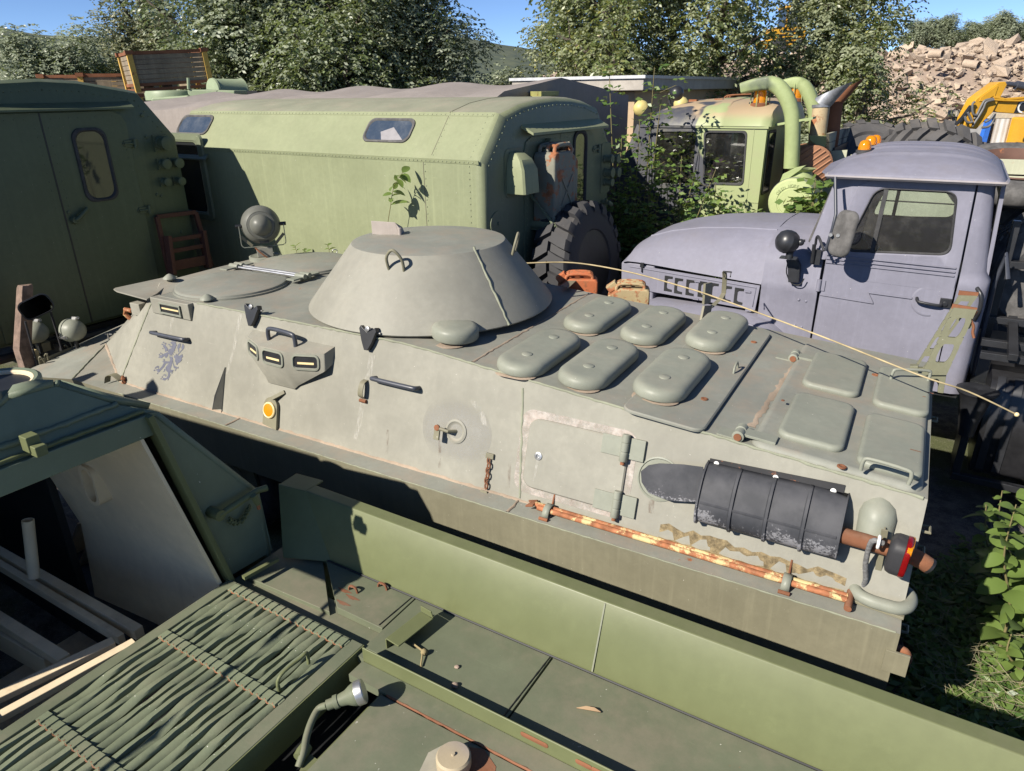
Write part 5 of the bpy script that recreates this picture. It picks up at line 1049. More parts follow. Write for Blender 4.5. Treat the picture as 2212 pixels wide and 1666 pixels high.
v = MB(); v.bx((LS - 6, lc_ - .5, .7), (LS - .05, lc_ + .5, 1.1)); v.tube([(LS + .05, LT0, 1.02), (LS + .05, LT, 1.02)], .05, 8); part('chassis', v, M['dark'], left)
for s_ in (LS - 1.1, LS - 2.4, LS - 5.6):
    for t_ in (LT0 + .3, LT - .3): part('wheel', wheel_mb((s_, t_, .56), EY, .56, .34), M['rubber'], left)
v = MB(); v.bx((LS - 7.4, lc_ - 1.2, 1.0), (LS - 4.8, lc_ + 1.2, 2.5)); part('cab', v, M['left'], left, bev=.08)
# brown folding step propped at its rear corner
stp = thing('folding_step', 'rust brown folding step frame hung on the rear corner of the dark green box truck', 'step', FB, lr((400, 560)))
brown = paint('brown_primer', (.10, .045, .032), rough=.7, var=.2, dust_amt=.1, streak=.2, rust=.1)
def ls(p, off): return lr(p, off)
F1 = [ls(q1(1015, 1405), .06), ls(q1(1265, 1375), .06), ls(q4(1370, 60), .10), ls(q4(1100, 110), .10)]
for a, b in ((0, 1), (1, 2), (3, 0)): v = MB(); v.bar(F1[a], F1[b], .05, .05, EX); part('side_rail', v, brown, stp, bev=.004)
G1 = [ls(q1(1085, 1530), .16), ls(q4(1120, 115), .22), ls(q1(1310, 1495), .16), ls(q4(1350, 70), .22)]
for a, b in ((0, 1), (2, 3)): v = MB(); v.bar(G1[a], G1[b], .05, .11, EX); part('stringer', v, brown, stp, bev=.004)
for f_ in (.12, .4, .78): v = MB(); v.bar(G1[0].lerp(G1[1], f_), G1[2].lerp(G1[3], f_), .12 if f_ > .5 else .05, .03, EX); part('tread', v, brown, stp, bev=.003)
# weathered timber post by the bow
pb_ = FC.s(a6(330, 1130), -7.95); pt_ = FC.s(a6(370, 220), -7.95)
v = MB(); rings = []
for f_, w_ in ((-.9, .06), (0, .06), (.5, .056), (.97, .052), (1, .046)):
    c_ = V((pb_.x, pb_.y + (pt_.y - pb_.y) * max(f_, 0), pb_.z + (pt_.z - pb_.z) * f_)); rings.append([c_ + V((w_ * x * (1 + .12 * random.random()), w_ * y * (1 + .12 * random.random()), (.02 * random.random() if f_ > .9 else 0))) for x, y in ((-1, -1), (-.3, -1.08), (.4, -1), (1, -.9), (1.05, .1), (.95, 1), (.1, 1.05), (-1, .95))])
v.loft(rings); wp = solo('timber_post', v, M['wood'], 'weathered square timber post standing behind the mirror at the carrier bow', 'post', FC, (pb_.x, pb_.y, 0), bev=.004)
# =================================================================== lilac grey bonnet truck at the right
c1q = crop(2440, 600, 1000); c2q = crop(3300, 450, 780, 2203)
M['lilac'] = paint('lilac_grey_paint', (.188, .187, .232), rough=.58, var=.09, dust=(.17, .16, .175), dust_amt=.5, streak=.22, chips=.08, wave=.08, bump=.05, spec=.16)
TP = 7.05; TF = 9.2
lil = thing('bonnet_truck', 'lilac grey bonnet truck with three amber roof lamps parked beyond the khaki carrier', 'truck', FC, (-.6, 8.1, 0))
def pT(px, t=TP): return FC.t(px, t)
def chaikin(p, n=3, r=.09):                      # polygon with rounded corners of radius about r
    o = []
    for i in range(len(p)):
        a, b, c = V(p[i - 1]), V(p[i]), V(p[(i + 1) % len(p)]); d0 = (a - b).normalized() * r; d1 = (c - b).normalized() * r
        for k in range(7):
            t = k / 6; q_ = (b + d0) * (1 - t) ** 2 + b * 2 * t * (1 - t) + (b + d1) * t * t; o.append((q_.x, q_.y))
    return o
def resample(poly, c, n):
    o = []
    for i in range(n):
        a = 2 * math.pi * (i + .5) / n; d = V((math.cos(a), math.sin(a))); best = 9
        for j in range(len(poly)):
            p = V(poly[j]) - V(c); e = V(poly[(j + 1) % len(poly)]) - V(poly[j]); den = d.x * e.y - d.y * e.x
            if abs(den) < 1e-9: continue
            t = (p.x * e.y - p.y * e.x) / den; u = (p.x * d.y - p.y * d.x) / den
            if t > 0 and -1e-6 <= u <= 1 + 1e-6 and t < best: best = t
        o.append((c[0] + d.x * best, c[1] + d.y * best))
    return o
def add_corners(ring_, poly, c):                 # snap the nearest ring points onto the true corners
    for q_ in poly:
        i = min(range(len(ring_)), key=lambda k: (ring_[k][0] - q_[0]) ** 2 + (ring_[k][1] - q_[1]) ** 2); ring_[i] = tuple(q_)
    return ring_
def holed(outer, hole, f, depth, n=96, lip=.0):
    """plate with outer polygon and a hole, f maps (a,b,h)->point"""
    c = (sum(p[0] for p in hole) / len(hole), sum(p[1] for p in hole) / len(hole))
    O = add_corners(resample(outer, c, n), outer, c); I = resample(hole, c, n); mb = MB()
    I2 = [(c[0] + (p[0] - c[0]) * 1.06, c[1] + (p[1] - c[1]) * 1.06) for p in I]
    mb.loft([[f(a, b, depth) for a, b in O], [f(a, b, 0) for a, b in O], [f(a, b, 0) for a, b in I2], [f(a, b, lip) for a, b in I], [f(a, b, depth) for a, b in I], [f(a, b, depth) for a, b in O]], cap=False)
    return mb
win = chaikin([(-.72, 2.20), (-.55, 2.765), (.065, 2.765), (.115, 2.245)], 3)
door_o = [(-.875, 1.16), (.215, 1.16), (.205, 2.2), (.185, 2.835), (-.60, 2.835), (-.70, 2.78), (-.86, 2.2)]
for sgn, tt in ((1, TP), (-1, TF)):
    fm = lambda a, b, h, tt=tt, sgn=sgn: V((a, tt + sgn * (h + .045 * max(0, b - 2.1)), b))
    d_ = part('door', holed(door_o, win, fm, .05, lip=.012), M['lilac'], lil, bev=.006, smooth=32)
    v = MB(); c = (-.28, 2.5); R0 = [(c[0] + (p[0] - c[0]) * 1.03, c[1] + (p[1] - c[1]) * 1.035) for p in win]; R1_ = [(c[0] + (p[0] - c[0]) * .965, c[1] + (p[1] - c[1]) * .955) for p in win]
    v.loft([[fm(a, b, .012) for a, b in R0], [fm(a, b, .0) for a, b in [(c[0] + (p[0] - c[0]) * 1.0, c[1] + (p[1] - c[1]) * 1.0) for p in win]], [fm(a, b, .02) for a, b in R1_]], cap=False); part('window_seal', v, M['rubber'], d_)
    v = MB(); v.poly([fm(a, b, .022) for a, b in win]); part('pane', v, M['glass'], d_)
    v = MB(); v.bar(fm(-.49, 2.205, .018), fm(-.47, 2.76, .018), .035, .03, EY); part('quarter_post', v, M['rubber'], d_)
    if sgn > 0:
        v = MB()
        for z0, dd in ((2.155, .0), (2.12, .008), (2.085, .012)): v.bar((-.86, TP - .003, z0), (.18, TP - .003, z0 - .012), .012, .02, EY)
        v.prism([(-.86, TP + .002, 2.09), (.20, TP + .002, 2.075), (.20, TP - .012, 2.0), (.2, TP + .002, 1.93), (-.86, TP + .002, 1.95), (-.86, TP - .012, 2.02)], (0, .004, 0))
        part('belt_moulding', v, M['lilac'], d_, bev=.004)
        v = MB(); zz = [(-.86, 1.772), (-.40, 1.752), (-.455, 1.845), (-.10, 1.838)]
        v.tube([V((a, TP - .001, b)) for a, b in zz], .011, 6); v.tube([V((.12, TP - .001, 1.835)), V((.19, TP - .001, 1.832))], .011, 6); part('pressed_line', v, M['lilac'], d_, smooth=60)
        hc = pT(a3(975, 655)); v = MB(); v.lathe(hc + EY * .006, -EY, [(.145, -.006), (.14, .004), (.12, .004), (.06, -.0), (.001, -.002)], 32, cap=False); part('handle_dish', v, M['lilac'], d_, smooth=70)
        v = MB(); v.tube(smooth_pts([pT(a3(825, 605)) + EY * .0, pT(a3(840, 640)) - EY * .04, pT(a3(980, 668)) - EY * .055, pT(a3(1130, 690)) - EY * .045, pT(a3(1140, 660)) - EY * .01], 4), .013, 8); v.box(pT(a3(1195, 672)) - EY * .01, (.045, .014, .04)); v.lathe(pT(a3(1190, 680)) - EY * .02, -EY, [(.022, 0), (.022, .015), (.001, .016)], 10); part('door_handle', v, M['black'], d_, bev=.003)
        for z_ in (1.86, 1.24):
            v = MB(); v.lathe((-.885, TP - .012, z_ - .055), EZ, [(.022, 0), (.022, .11)], 10); v.box((-.86, TP - .004, z_), (.03, .006, .05)); part('hinge', v, M['lilac'], d_, bev=.002)
# cab shell: rear quarter, windscreen posts, rear wall with window, floor, front
v = MB()
def quarter(t, sg): return [V((.225, t, 1.0)), V((.225, t, 2.1)), V((.205, t + sg * .035, 2.84)), V((.335, t + sg * .04, 2.84)), V((.375, t + sg * .10, 2.84)), V((.40, t + sg * .10, 2.12)), V((.47, t + sg * .10, 1.9)), V((.49, t + sg * .1, 1.0))]
for t, sg in ((TP, 1), (TF, -1)):
    v = MB()
    zs_ = [(1.0, .0), (1.55, .0), (1.88, .0), (1.95, -.012), (2.03, -.018), (2.05, 0), (2.12, 0), (2.84, .038)]
    rings = []
    for z_, dt in zs_:
        sr = .46 - .05 * max(0, (z_ - 1.9)) - (.04 if z_ > 2.05 else 0) - (.05 if z_ > 2.7 else 0); s0 = .222 if z_ < 2.1 else .222 - .03 * (z_ - 2.1)
        tt = t + sg * dt
        rings.append([V((s0, tt + sg * .05, z_)), V((s0, tt, z_)), V((sr - .10, tt, z_)), V((sr - .03, tt + sg * .03, z_)), V((sr, tt + sg * .10, z_)), V((sr, tt + sg * .14, z_))])
    v.loft(rings, cap=True); part('rear_quarter', v, M['lilac'], lil, smooth=60)
v = MB(); rw = holed([(TP + .1, 1.0), (TF - .1, 1.0), (TF - .1, 2.84), (TP + .1, 2.84)], chaikin([(TP + .35, 2.3), (TF - .35, 2.3), (TF - .35, 2.72), (TP + .35, 2.72)], 3), lambda a, b, h: V((.44 - .05 * max(0, b - 1.9) - h, a, b)), .03); part('rear_wall', rw, M['lilac'], lil)
ws = holed([(TP + .06, 2.18), (TF - .06, 2.18), (TF - .12, 2.86), (TP + .12, 2.86)], chaikin([(TP + .12, 2.24), (8.08, 2.24), (8.08, 2.82), (TP + .17, 2.82)], 3), lambda a, b, h: V((-1.05 + (b - 2.18) * .26 + h, a, b)), .04)
wsf = part('windscreen_frame', ws, M['lilac'], lil)
fw = lambda a, b, h=0: V((-1.05 + (b - 2.18) * .26 + h, a, b))
v = MB(); P_ = chaikin([(TP + .12, 2.24), (8.08, 2.24), (8.08, 2.82), (TP + .17, 2.82)], 3); c = (TP + .57, 2.53)
v.loft([[fw(c[0] + (a - c[0]) * k, c[1] + (b - c[1]) * k, h) for a, b in P_] for k, h in ((1.08, -.004), (1.05, -.022), (.96, -.02), (.95, .0))], cap=False); part('windscreen_seal', v, M['rubber_dusty'], wsf)
v = MB(); v.poly([fw(a, b, .0) for a, b in P_]); part('pane', v, M['glass'], wsf)
# A posts
for t, sg in ((TP, 1), (TF, -1)):
    v = MB(); v.loft([[V((-1.05 - .0, t + sg * .05, 2.16)), V((-.90, t, 2.10)), V((-.865, t + sg * .01, 2.10)), V((-.86, t + sg * .06, 2.12))], [V((-.90, t + sg * .12, 2.85)), V((-.72, t + sg * .04, 2.85)), V((-.60, t + sg * .04, 2.85)), V((-.60, t + sg * .1, 2.85))]]); part('windscreen_post', v, M['lilac'], lil, bev=.008)
v = MB(); v.bx((-.86, TP + .05, .95), (.42, TF - .05, 1.2)); v.bx((-1.0, TP + .1, 1.2), (-.75, TF - .1, 2.1)); part('cab_floor', v, M['dark'], lil)
v = MB(); v.pad((-.05, 7.75, 1.55), EX, EY, EZ, .5, .9, .1, [(0, 0), (0, .12), (.03, .15)], 4); v.pad((.22, 7.75, 1.70), EY, EZ, (-1, 0, .2), .9, .6, .1, [(0, -.2), (0, 0), (.03, .03)], 4); part('seat', v, plain('black_vinyl', (.02, .02, .02), rough=.5), lil)
v = MB(); cs = V((-.50, 7.72, 2.10)); ax_ = V((.75, 0, .65)).normalized(); yv = V((0, 1, 0)); xv = ax_.cross(yv)
v.tube([cs + (xv * math.cos(a) + yv * math.sin(a)) * .22 for a in np.linspace(0, 6.283, 25)[:-1]], .013, 6, closed=True); v.tube([cs - ax_ * .4, cs], .02, 6); v.tube([cs - yv * .22, cs, cs + yv * .22], .01, 6); part('steering_wheel', v, M['black'], lil, smooth=70)
# roof with its brim and pressed ribs, three amber lamps
v = MB(); rings = []
s0, s1, t0, t1 = -.98, .40, TP - .055, TF + .055; NU = 26
def roof_pt(u, w_):                              # u,w in -1..1
    x = (s0 + s1) / 2 + (s1 - s0) / 2 * u; y = (t0 + t1) / 2 + (t1 - t0) / 2 * w_
    hgt = .205 * (max(0, 1 - abs(u) ** 3.2) ** .75) * (max(0, 1 - abs(w_) ** 2.6) ** .8)
    rib = .012 * max(0, math.cos(w_ * 22)) ** 4 * (1 if abs(w_) < .62 else 0) * max(0, 1 - abs(u) ** 6)
    front = -.05 * max(0, -u - .8) / .2 * 0
    return V((x, y, 2.872 + hgt + rib + .02 * (1 - abs(w_)) * 0))
def edge_pt(a): 
    return a
us = [math.copysign(abs(k) ** .8, k) for k in np.linspace(-1, 1, NU)]; wsv = np.linspace(-1, 1, 90)
grid = [[roof_pt(u * (1 - .04 * abs(w_) ** 8), w_) for w_ in wsv] for u in us]
v.loft(grid, cap=False, closed=False); ro = part('roof', v, M['lilac'], lil, smooth=50); md = ro.modifiers.new('thick', 'SOLIDIFY'); md.thickness = .012
v = MB(); E_ = [grid[0][i] for i in range(90)] + [grid[k][-1] for k in range(1, NU)] + [grid[-1][i] for i in range(88, -1, -1)] + [grid[k][0] for k in range(NU - 2, 0, -1)]
v.loft([[p + V((0, 0, 0)) for p in E_], [p + V(((-.02 if p.x < 0 else .02), (-.02 if p.y < 8 else .02), -.012)) for p in E_], [p + V((0, 0, -.03)) for p in E_], [p + V((.03 if p.x < 0 else -.03, .03 if p.y < 8 else -.03, -.03)) for p in E_]], cap=False); part('rain_gutter', v, paint('worn_lilac_gutter', (.3, .28, .29), rough=.5, var=.15, dust_amt=.4, streak=0, rust=.12), ro)
v = MB(); v.prism([V((-.96, TP - .02, 2.862)), V((-1.04, TP + .2, 2.862)), V((-1.09, 8.1, 2.862)), V((-1.04, TF - .2, 2.862)), V((-.96, TF + .02, 2.862))], (0, 0, .012)); part('sun_visor', v, M['lilac'], ro, bev=.003)
for px in (c2q(405, 420), c2q(470, 385), c2q(525, 360)):
    i_ = [c2q(405, 420), c2q(470, 385), c2q(525, 360)].index(px); c_ = V((-.70, 7.50 + .52 * i_, 0)); 
    o_ = FC.s(px, -.76 + .0 * i_); c_ = V((-.76, o_.y, 0)); u = (c_.x - (s0 + s1) / 2) / ((s1 - s0) / 2); w_ = (c_.y - (t0 + t1) / 2) / ((t1 - t0) / 2); c_.z = roof_pt(u, w_).z - .012
    v = MB(); v.lathe(c_, EZ, [(.072, 0), (.072, .03), (.062, .035)], 20); bc_ = part('roof_lamp', v, M['rubber'], ro); v = MB(); v.lathe(c_ + EZ * .03, EZ, [(.058, 0), (.056, .04), (.045, .075), (.025, .09), (.001, .092)], 20); part('amber_lens', v, M['amber'], bc_)
# bonnet, louvre panels, cowl, wings
def hood_ring(s, zside, ztop, tn, tfar, cr=.22):
    o = []; 
    for k in range(17):
        w_ = -1 + 2 * k / 16; y = (tn + tfar) / 2 + (tfar - tn) / 2 * math.copysign(abs(w_) ** .85, w_); z_ = zside + (ztop - zside) * (1 - abs(w_) ** 3.2) ** .7 if abs(w_) < 1 else zside
        o.append(V((s, y, z_)))
    return o
def TN(s): return 7.09 + .22 * (-1.42 - s) / 1.55
hs = [(-1.42, 1.79, 2.29), (-1.8, 1.80, 2.275), (-2.2, 1.81, 2.235), (-2.55, 1.82, 2.16), (-2.8, 1.825, 2.07), (-2.93, 1.82, 1.98), (-3.0, 1.80, 1.84)]
v = MB(); v.loft([hood_ring(s, a, b, TN(s), 16.26 - TN(s)) for s, a, b in hs], cap=True, closed=False); bon = part('bonnet', v, M['lilac'], lil, smooth=60)
v = MB(); v.loft([[p + V((0, 0, .004)) for p in hood_ring(s, a, b, TN(s) - .001, 16.26 - TN(s))][3:6] for s, a, b in hs[:5]], cap=False, closed=False)
v = MB(); v.tube([hood_ring(s, a, b, TN(s), 16.26 - TN(s))[4] for s, a, b in hs[:5]], .014, 6); part('bonnet_crease', v, M['lilac'], bon, smooth=80)
# front mask under the bonnet
v = MB(); v.loft([[V((-3.0, TN(-3.0) + .03, 1.0)), V((-3.0, 8.9, 1.0)), V((-3.03, 8.9, 1.8)), V((-3.03, TN(-3) + .03, 1.8))], [V((-2.6, TN(-2.6) + .02, 1.0)), V((-2.6, 9.1, 1.0)), V((-2.6, 9.1, 1.81)), V((-2.6, TN(-2.6) + .02, 1.81))]]); part('radiator_mask', v, M['lilac'], lil, bev=.03)
# near louvre panel with seven C shaped slots
def pan(a, b, h=0): return V((a, TN(a) + .004 - h, b))
v = MB(); v.prism([pan(-2.99, 1.52), pan(-1.45, 1.515), pan(-1.43, 1.775), pan(-2.99, 1.79)], (0, .012, 0)); lp = part('louvre_panel', v, M['lilac'], lil, bev=.003)
v = MB(); v.tube([pan(-1.48, 1.55, .003), pan(-1.465, 1.75, .003), pan(-2.9, 1.765, .003)], .006, 5); part('panel_ridge', v, M['lilac'], lp)
for px in ((490, 1175), (580, 1195), (682, 1210), (790, 1225), (890, 1240), (1005, 1265), (1110, 1285)):
    a_ = c1q(*px); c_ = FC.pl(a_, V((-2.2, TN(-2.2), 1.65)), V((-.142, -1, 0)).normalized()); v = MB()
    o_ = [(-.045, .085), (.05, .085), (.05, .06), (.0, .055), (-.012, .04), (-.012, -.04), (.0, -.055), (.05, -.06), (.05, -.085), (-.045, -.085)]
    v.prism([pan(c_.x + a, c_.z + b, .003) for a, b in o_], (0, .004, 0)); part('louvre_slot', v, M['dark'], lp)
for px in (c1q(755, 1150), c1q(1215, 1225), c1q(740, 1305), c1q(1220, 1388)):
    c_ = FC.t(px, 7.2); v = MB(); v.box(pan(c_.x, c_.z, .008), (.03, .008, .008)); part('panel_catch', v, M['lilac'], lp)
v = MB(); c_ = FC.t(c1q(262, 1010), TN(-2.75) - .01); v.box(c_, (.02, .012, .025)); v.bar(c_ - EZ * .08, c_, .012, .01, EY); part('bonnet_latch', v, M['black'], bon)
# cowl side between bonnet and door
v = MB(); rings = []
for s, tn in ((-1.415, 7.085), (-.89, TP)):
    zt_c = 2.29 if s < -1 else 2.33
    o = [V((s, tn, 1.0)), V((s, tn, 1.76)), V((s, tn - .012, 1.79)), V((s, tn, 1.83)), V((s, tn + .01, 2.0)), V((s, tn + .05, 2.1)), V((s, tn + .18, 2.2)), V((s, tn + .5, 2.27)), V((s, 8.13, 2.29))]
    rings.append(o + [V((s, 16.26 - p.y, p.z)) for p in reversed(o[:-1])])
v.loft(rings, cap=True); part('cowl', v, M['lilac'], lil, smooth=50)
for px in (c1q(1643, 1315), c1q(1708, 1328), c1q(1607, 1540), c1q(1668, 1556)):
    c_ = pT(px, TP + .01); v = MB(); v.sphere(c_, .014, 8, 6); part('cowl_bolt', v, M['lilac'], lil)
# wings
for t0_, t1_ in ((6.80, 7.36), (8.9, 9.46)):
    v = MB(); pr = [(-3.05, 1.28), (-2.9, 1.38), (-2.5, 1.44), (-2.0, 1.47), (-1.5, 1.475), (-1.28, 1.43), (-1.12, 1.32), (-1.02, 1.16), (-.97, .95)]
    v.loft([[V((a, t0_ + .03, b - .05)) for a, b in pr], [V((a, t0_, b - .03)) for a, b in pr], [V((a, t0_ + .02, b)) for a, b in pr], [V((a, t1_, b + .01)) for a, b in pr]], cap=False, closed=False); wg = part('wing', v, M['lilac'], lil, smooth=60)
    v = MB(); v.tube([V((a, t0_ + .005, b - .01)) for a, b in pr], .016, 6); part('wing_bead', v, M['lilac'], wg, smooth=80)
for s_, r_ in ((-2.0, .58), (2.3, .58), (3.6, .58)):
    for t_ in (7.1, 9.15): wl_ = part('wheel', wheel_mb((s_, t_, .58), EY, r_, .36), M['rubber'], lil); v = MB(); v.lathe((s_, t_ - .18, .58), -EY, [(.3, 0), (.28, -.05), (.12, .0), (.001, .02)], 16); part('rim', v, M['lilac'], wl_)
# round blind spot lamp ball on its bracket, mirrors, grab rail
TB = 6.86
bc = pT(c1q(1545, 805), TB); v = MB(); axb = V((-.75, -.55, .25)).normalized(); v.lathe(bc, axb, [(.001, -.108), (.05, -.098), (.085, -.07), (.104, -.035), (.108, .0), (.11, .004), (.108, .008), (.104, .04), (.085, .075), (.05, .1), (.001, .108)], 28); bm_ = part('wing_mirror_ball', v, M['black'], lil, smooth=60)
v = MB(); v.sphere(pT(c1q(1660, 810), TB), .032, 12, 8); v.tube([bc, pT(c1q(1700, 795), TB + .04)], .012, 6); v.lathe(pT(c1q(1560, 925), TB) - EZ * .03, EZ, [(.035, 0), (.032, .06)], 12); v.box(pT(c1q(1555, 945), TB + .03), (.075, .05, .006)); part('ball_joint', v, M['black'], bm_)
v = MB(); v.prism([pT(c1q(*p), TP - .0) for p in ((1540, 955), (1640, 955), (1665, 1010), (1650, 1155), (1560, 1150), (1555, 1010))], (0, -.06, 0)); part('ball_bracket', v, M['black'], bm_, bev=.004)
v = MB(); v.tube(smooth_pts([pT(c1q(*p), TP - .05) for p in ((1545, 985), (1535, 1080), (1580, 1170), (1650, 1185), (1690, 1130))], 4), .006, 5); part('lamp_cable', v, M['dark'], bm_, smooth=80)
v = MB(); v.tube([pT(c1q(1760, 990), TP - .03), pT(c1q(1780, 830), TP - .05)], .018, 8); v.box(pT(c1q(1800, 940), TP - .012), (.035, .012, .07)); v.tube(smooth_pts([pT(c1q(1790, 830), TP - .05), pT(c1q(1800, 770), TP - .07), pT(c1q(1820, 765), TP - .10), pT(c1q(1865, 885), TP - .2)], 4), .012, 6); hgm = part('mirror_hinge', v, M['black'], lil)
TM = TP - .32
mcen = pT(c1q(2040, 735), TM); v = MB(); mx = V((.72, -.15, .0)).normalized(); mx = V((.85, -.5, -.02)).normalized(); mz = V((.16, .1, 1)).normalized(); mn = mx.cross(mz).normalized(); mz = mn.cross(mx)
v.pad(mcen, mx, mz, mn, .21, .40, .075, [(.02, -.012), (0, 0), (0, .012), (.012, .03), (.04, .036)], 7); mir_ = part('door_mirror', v, M['rubber_dusty'], lil, smooth=50)
v = MB(); v.pad(mcen - mn * .0125, mx, mz, -mn, .18, .36, .06, [(0, 0), (.001, .001)], 6); part('mirror_glass', v, M['mirror'], mir_)
v = MB(); v.tube([pT(c1q(1965, 235), TP - .10), pT(c1q(1970, 560), TM + .1), pT(c1q(1940, 690), TM + .06), pT(c1q(1880, 880), TM + .12)], .014, 8); v.tube([pT(c1q(1930, 740), TM + .05), pT(c1q(2000, 735), TM + .03)], .02, 6); part('mirror_arm', v, M['bluegrey'], mir_, smooth=60)
v = MB()
for px in ((1928, 740), (1992, 745)): v.lathe(pT(c1q(*px), TM - .01) , -EY, [(.016, 0), (.016, .03)], 8)
part('mirror_bolt', v, M['steel'], mir_, kind='stuff')
v = MB(); g_ = [a3(*p) for p in ((1610, 420), (1600, 460), (1645, 520), (1655, 620), (1625, 760), (1570, 880))]
P_ = [pT(p, TP + .05) - EY * o for p, o in zip(g_, (.02, .05, .09, .10, .09, .03))]; v.tube(smooth_pts(P_, 4), .018, 8); v.box(P_[0], (.03, .01, .035)); gr = part('grab_rail', v, M['black'], lil, smooth=60)
v = MB(); v.lathe(P_[0] - EY * .01, -EY, [(.018, 0), (.018, .01), (.001, .012)], 10); part('rail_bolt', v, M['steel'], gr)
# black fuel tank and frame behind the cab (lower right)
v = MB(); tk = [FC.t(b7(*p), 6.72) for p in ((350, 620), (350, 1240))]; tz1, tz0 = 1.30, .42; ts0 = .62
v.loft([[V((s, 6.72 + .14, tz1)), V((s, 6.72 + .05, tz1 - .03)), V((s, 6.72, tz1 - .10)), V((s, 6.72 - .02, .8)), V((s, 6.72, tz0 + .06)), V((s, 6.72 + .06, tz0)), V((s, 7.3, tz0)), V((s, 7.3, tz1))] for s in (ts0, 1.9)]); tnk = part('fuel_tank', v, plain('black_tank_paint', (.018, .018, .02), rough=.28, var=.3, scale=6, bump=.05), lil, smooth=50)
for s_ in (.66, .78): v = MB(); v.loft([[V((s, p.y - .012 if p.y < 7 else p.y, p.z + (.012 if p.z > 1.2 else 0))) for p in [V((s, 6.86, tz1)), V((s, 6.77, tz1 - .03)), V((s, 6.72, tz1 - .10)), V((s, 6.70, .8)), V((s, 6.72, tz0 + .06)), V((s, 6.78, tz0))]] for s in (s_, s_ + .06)], cap=False, closed=False); part('tank_strap', v, M['black'], tnk)
v = MB(); v.bx((.5, 6.64, tz0 - .06), (2.2, 6.70, tz0 + .0)); v.bx((.5, 6.66, .36), (.56, 7.2, 1.1)); part('tank_rail', v, M['black'], lil, bev=.004)
v = MB()
for a, b in (((.5, 6.9, 1.46), (2.4, 6.9, 1.46)), ((.5, 7.15, 1.50), (2.4, 7.15, 1.50)), ((.5, 7.5, 1.62), (2.4, 7.5, 1.62)), ((.72, 6.8, 1.50), (.72, 7.6, 1.62)), ((1.2, 6.8, 1.50), (1.2, 7.6, 1.62)), ((.56, 7.55, 1.3), (.56, 7.55, 2.5)), ((.56, 7.55, 2.12), (2.4, 7.55, 2.12))): v.bar(a, b, .07, .06, EZ if abs(a[2] - b[2]) < .5 else EX)
part('step_frame', v, M['black'], lil, bev=.004)
v = MB(); v.bx((.5, 7.2, .6), (4.2, 9.0, 1.1)); part('chassis', v, M['dark'], lil)
v = MB(); v.lathe((.53, 6.66, 1.02), EZ, [(.06, -.22), (.07, -.1), (.09, .0), (.12, .14), (.16, .19), (.16, .205), (.02, .21), (.001, .2)], 18); part('filler_pipe', v, M['black'], lil)
v = MB(); v.tube([(.52, 7.4, 1.1), (.50, 7.35, 2.0), (.53, 7.3, 2.25), (.58, 7.25, 2.05)], .02, 8); part('air_pipe', v, M['bluegrey'], lil, smooth=60)
# upright spare wheel behind the cab with a diamond tread
tc_ = V((1.02, 7.9, 2.02)); v = MB(); R_, W_ = .62, .42
axs = V((.0, 1, .0)); axs = V((1, 0, 0)) if False else EY
v.lathe(tc_, EY, [(R_ * .52, -W_ * .4), (R_ * .62, -W_ * .5), (R_ * .86, -W_ * .5), (R_ * .96, -W_ * .4), (R_ * .97, 0), (R_ * .96, W_ * .4), (R_ * .86, W_ * .5), (R_ * .6, W_ * .5)], 48)
for i in range(40):
    a = 2 * math.pi * i / 40
    for j in range(6):
        h_ = -W_ * .42 + W_ * .84 * j / 5; aa = a + (.5 * 2 * math.pi / 40 if j % 2 else 0); er = V((math.cos(aa), 0, math.sin(aa))); et = V((-math.sin(aa), 0, math.cos(aa))); o_ = tc_ + EY * h_ + er * R_ * .965
        k = .046; v.prism([o_ + et * k, o_ + EY * k * .95, o_ - et * k, o_ - EY * k * .95], er * .016)
part('spare_wheel', v, M['rubber_dusty'], lil, smooth=30)
# =================================================================== camouflaged cab truck behind the bushes
TG = 10.4
def camo():
    m, N, L, P = mat('camouflage_paint'); tc = N.new('ShaderNodeTexCoord'); co = tc.outputs['Object']; sx = N.new('ShaderNodeSeparateXYZ'); L.new(co, sx.inputs[0])
    n_ = noise_n(N, L, co, 1.1, 2, .4); a = N.new('ShaderNodeMath'); a.operation = 'MULTIPLY_ADD'; L.new(n_, a.inputs[0]); a.inputs[1].default_value = 1.5; L.new(sx.outputs[0], a.inputs[2])
    c = mix(N, L, ramp(N, L, a.outputs[0], .80, .84), (.055, .057, .07), (.27, .31, .15))
    top = ramp(N, L, sx.outputs[2], 3.16, 3.3); t2 = ramp(N, L, noise_n(N, L, co, 1.6, 3, .5), .47, .53)
    c = mix(N, L, mul(N, L, top, t2), c, (.36, .27, .17))
    d = ramp(N, L, noise_n(N, L, co, 5, 10, .7), .45, .75, 0, .3); c = mix(N, L, d, c, (.28, .26, .16))
    L.new(c, P.inputs['Base Color']); P.inputs['Roughness'].default_value = .5; return m
M['camo'] = camo(); M['pea'] = paint('pea_green_paint', (.27, .32, .15), rough=.5, var=.1, dust_amt=.3, streak=.1, chips=.1, second=(.1, .12, .08), second_at=.66)
gt = thing('cab_over_truck', 'black and green camouflaged cab truck with twin snorkels behind the leafy bushes', 'truck', FC, (-3.15, 11.5, 0))
def g(px, t=TG): return FC.t(b3(*px), t)
sR = g((1455, 545)).x; sF = g((345, 540)).x; zT = g((900, 540)).z; dS = g((857, 800)).x
wF = [g(p) for p in ((450, 1045), (470, 585), (828, 585), (790, 1045))]; wD = [g(p) for p in ((890, 1045), (900, 582), (1275, 585), (1240, 1055))]
sB = g((130, 1080)).x; zB = g((130, 1080)).z
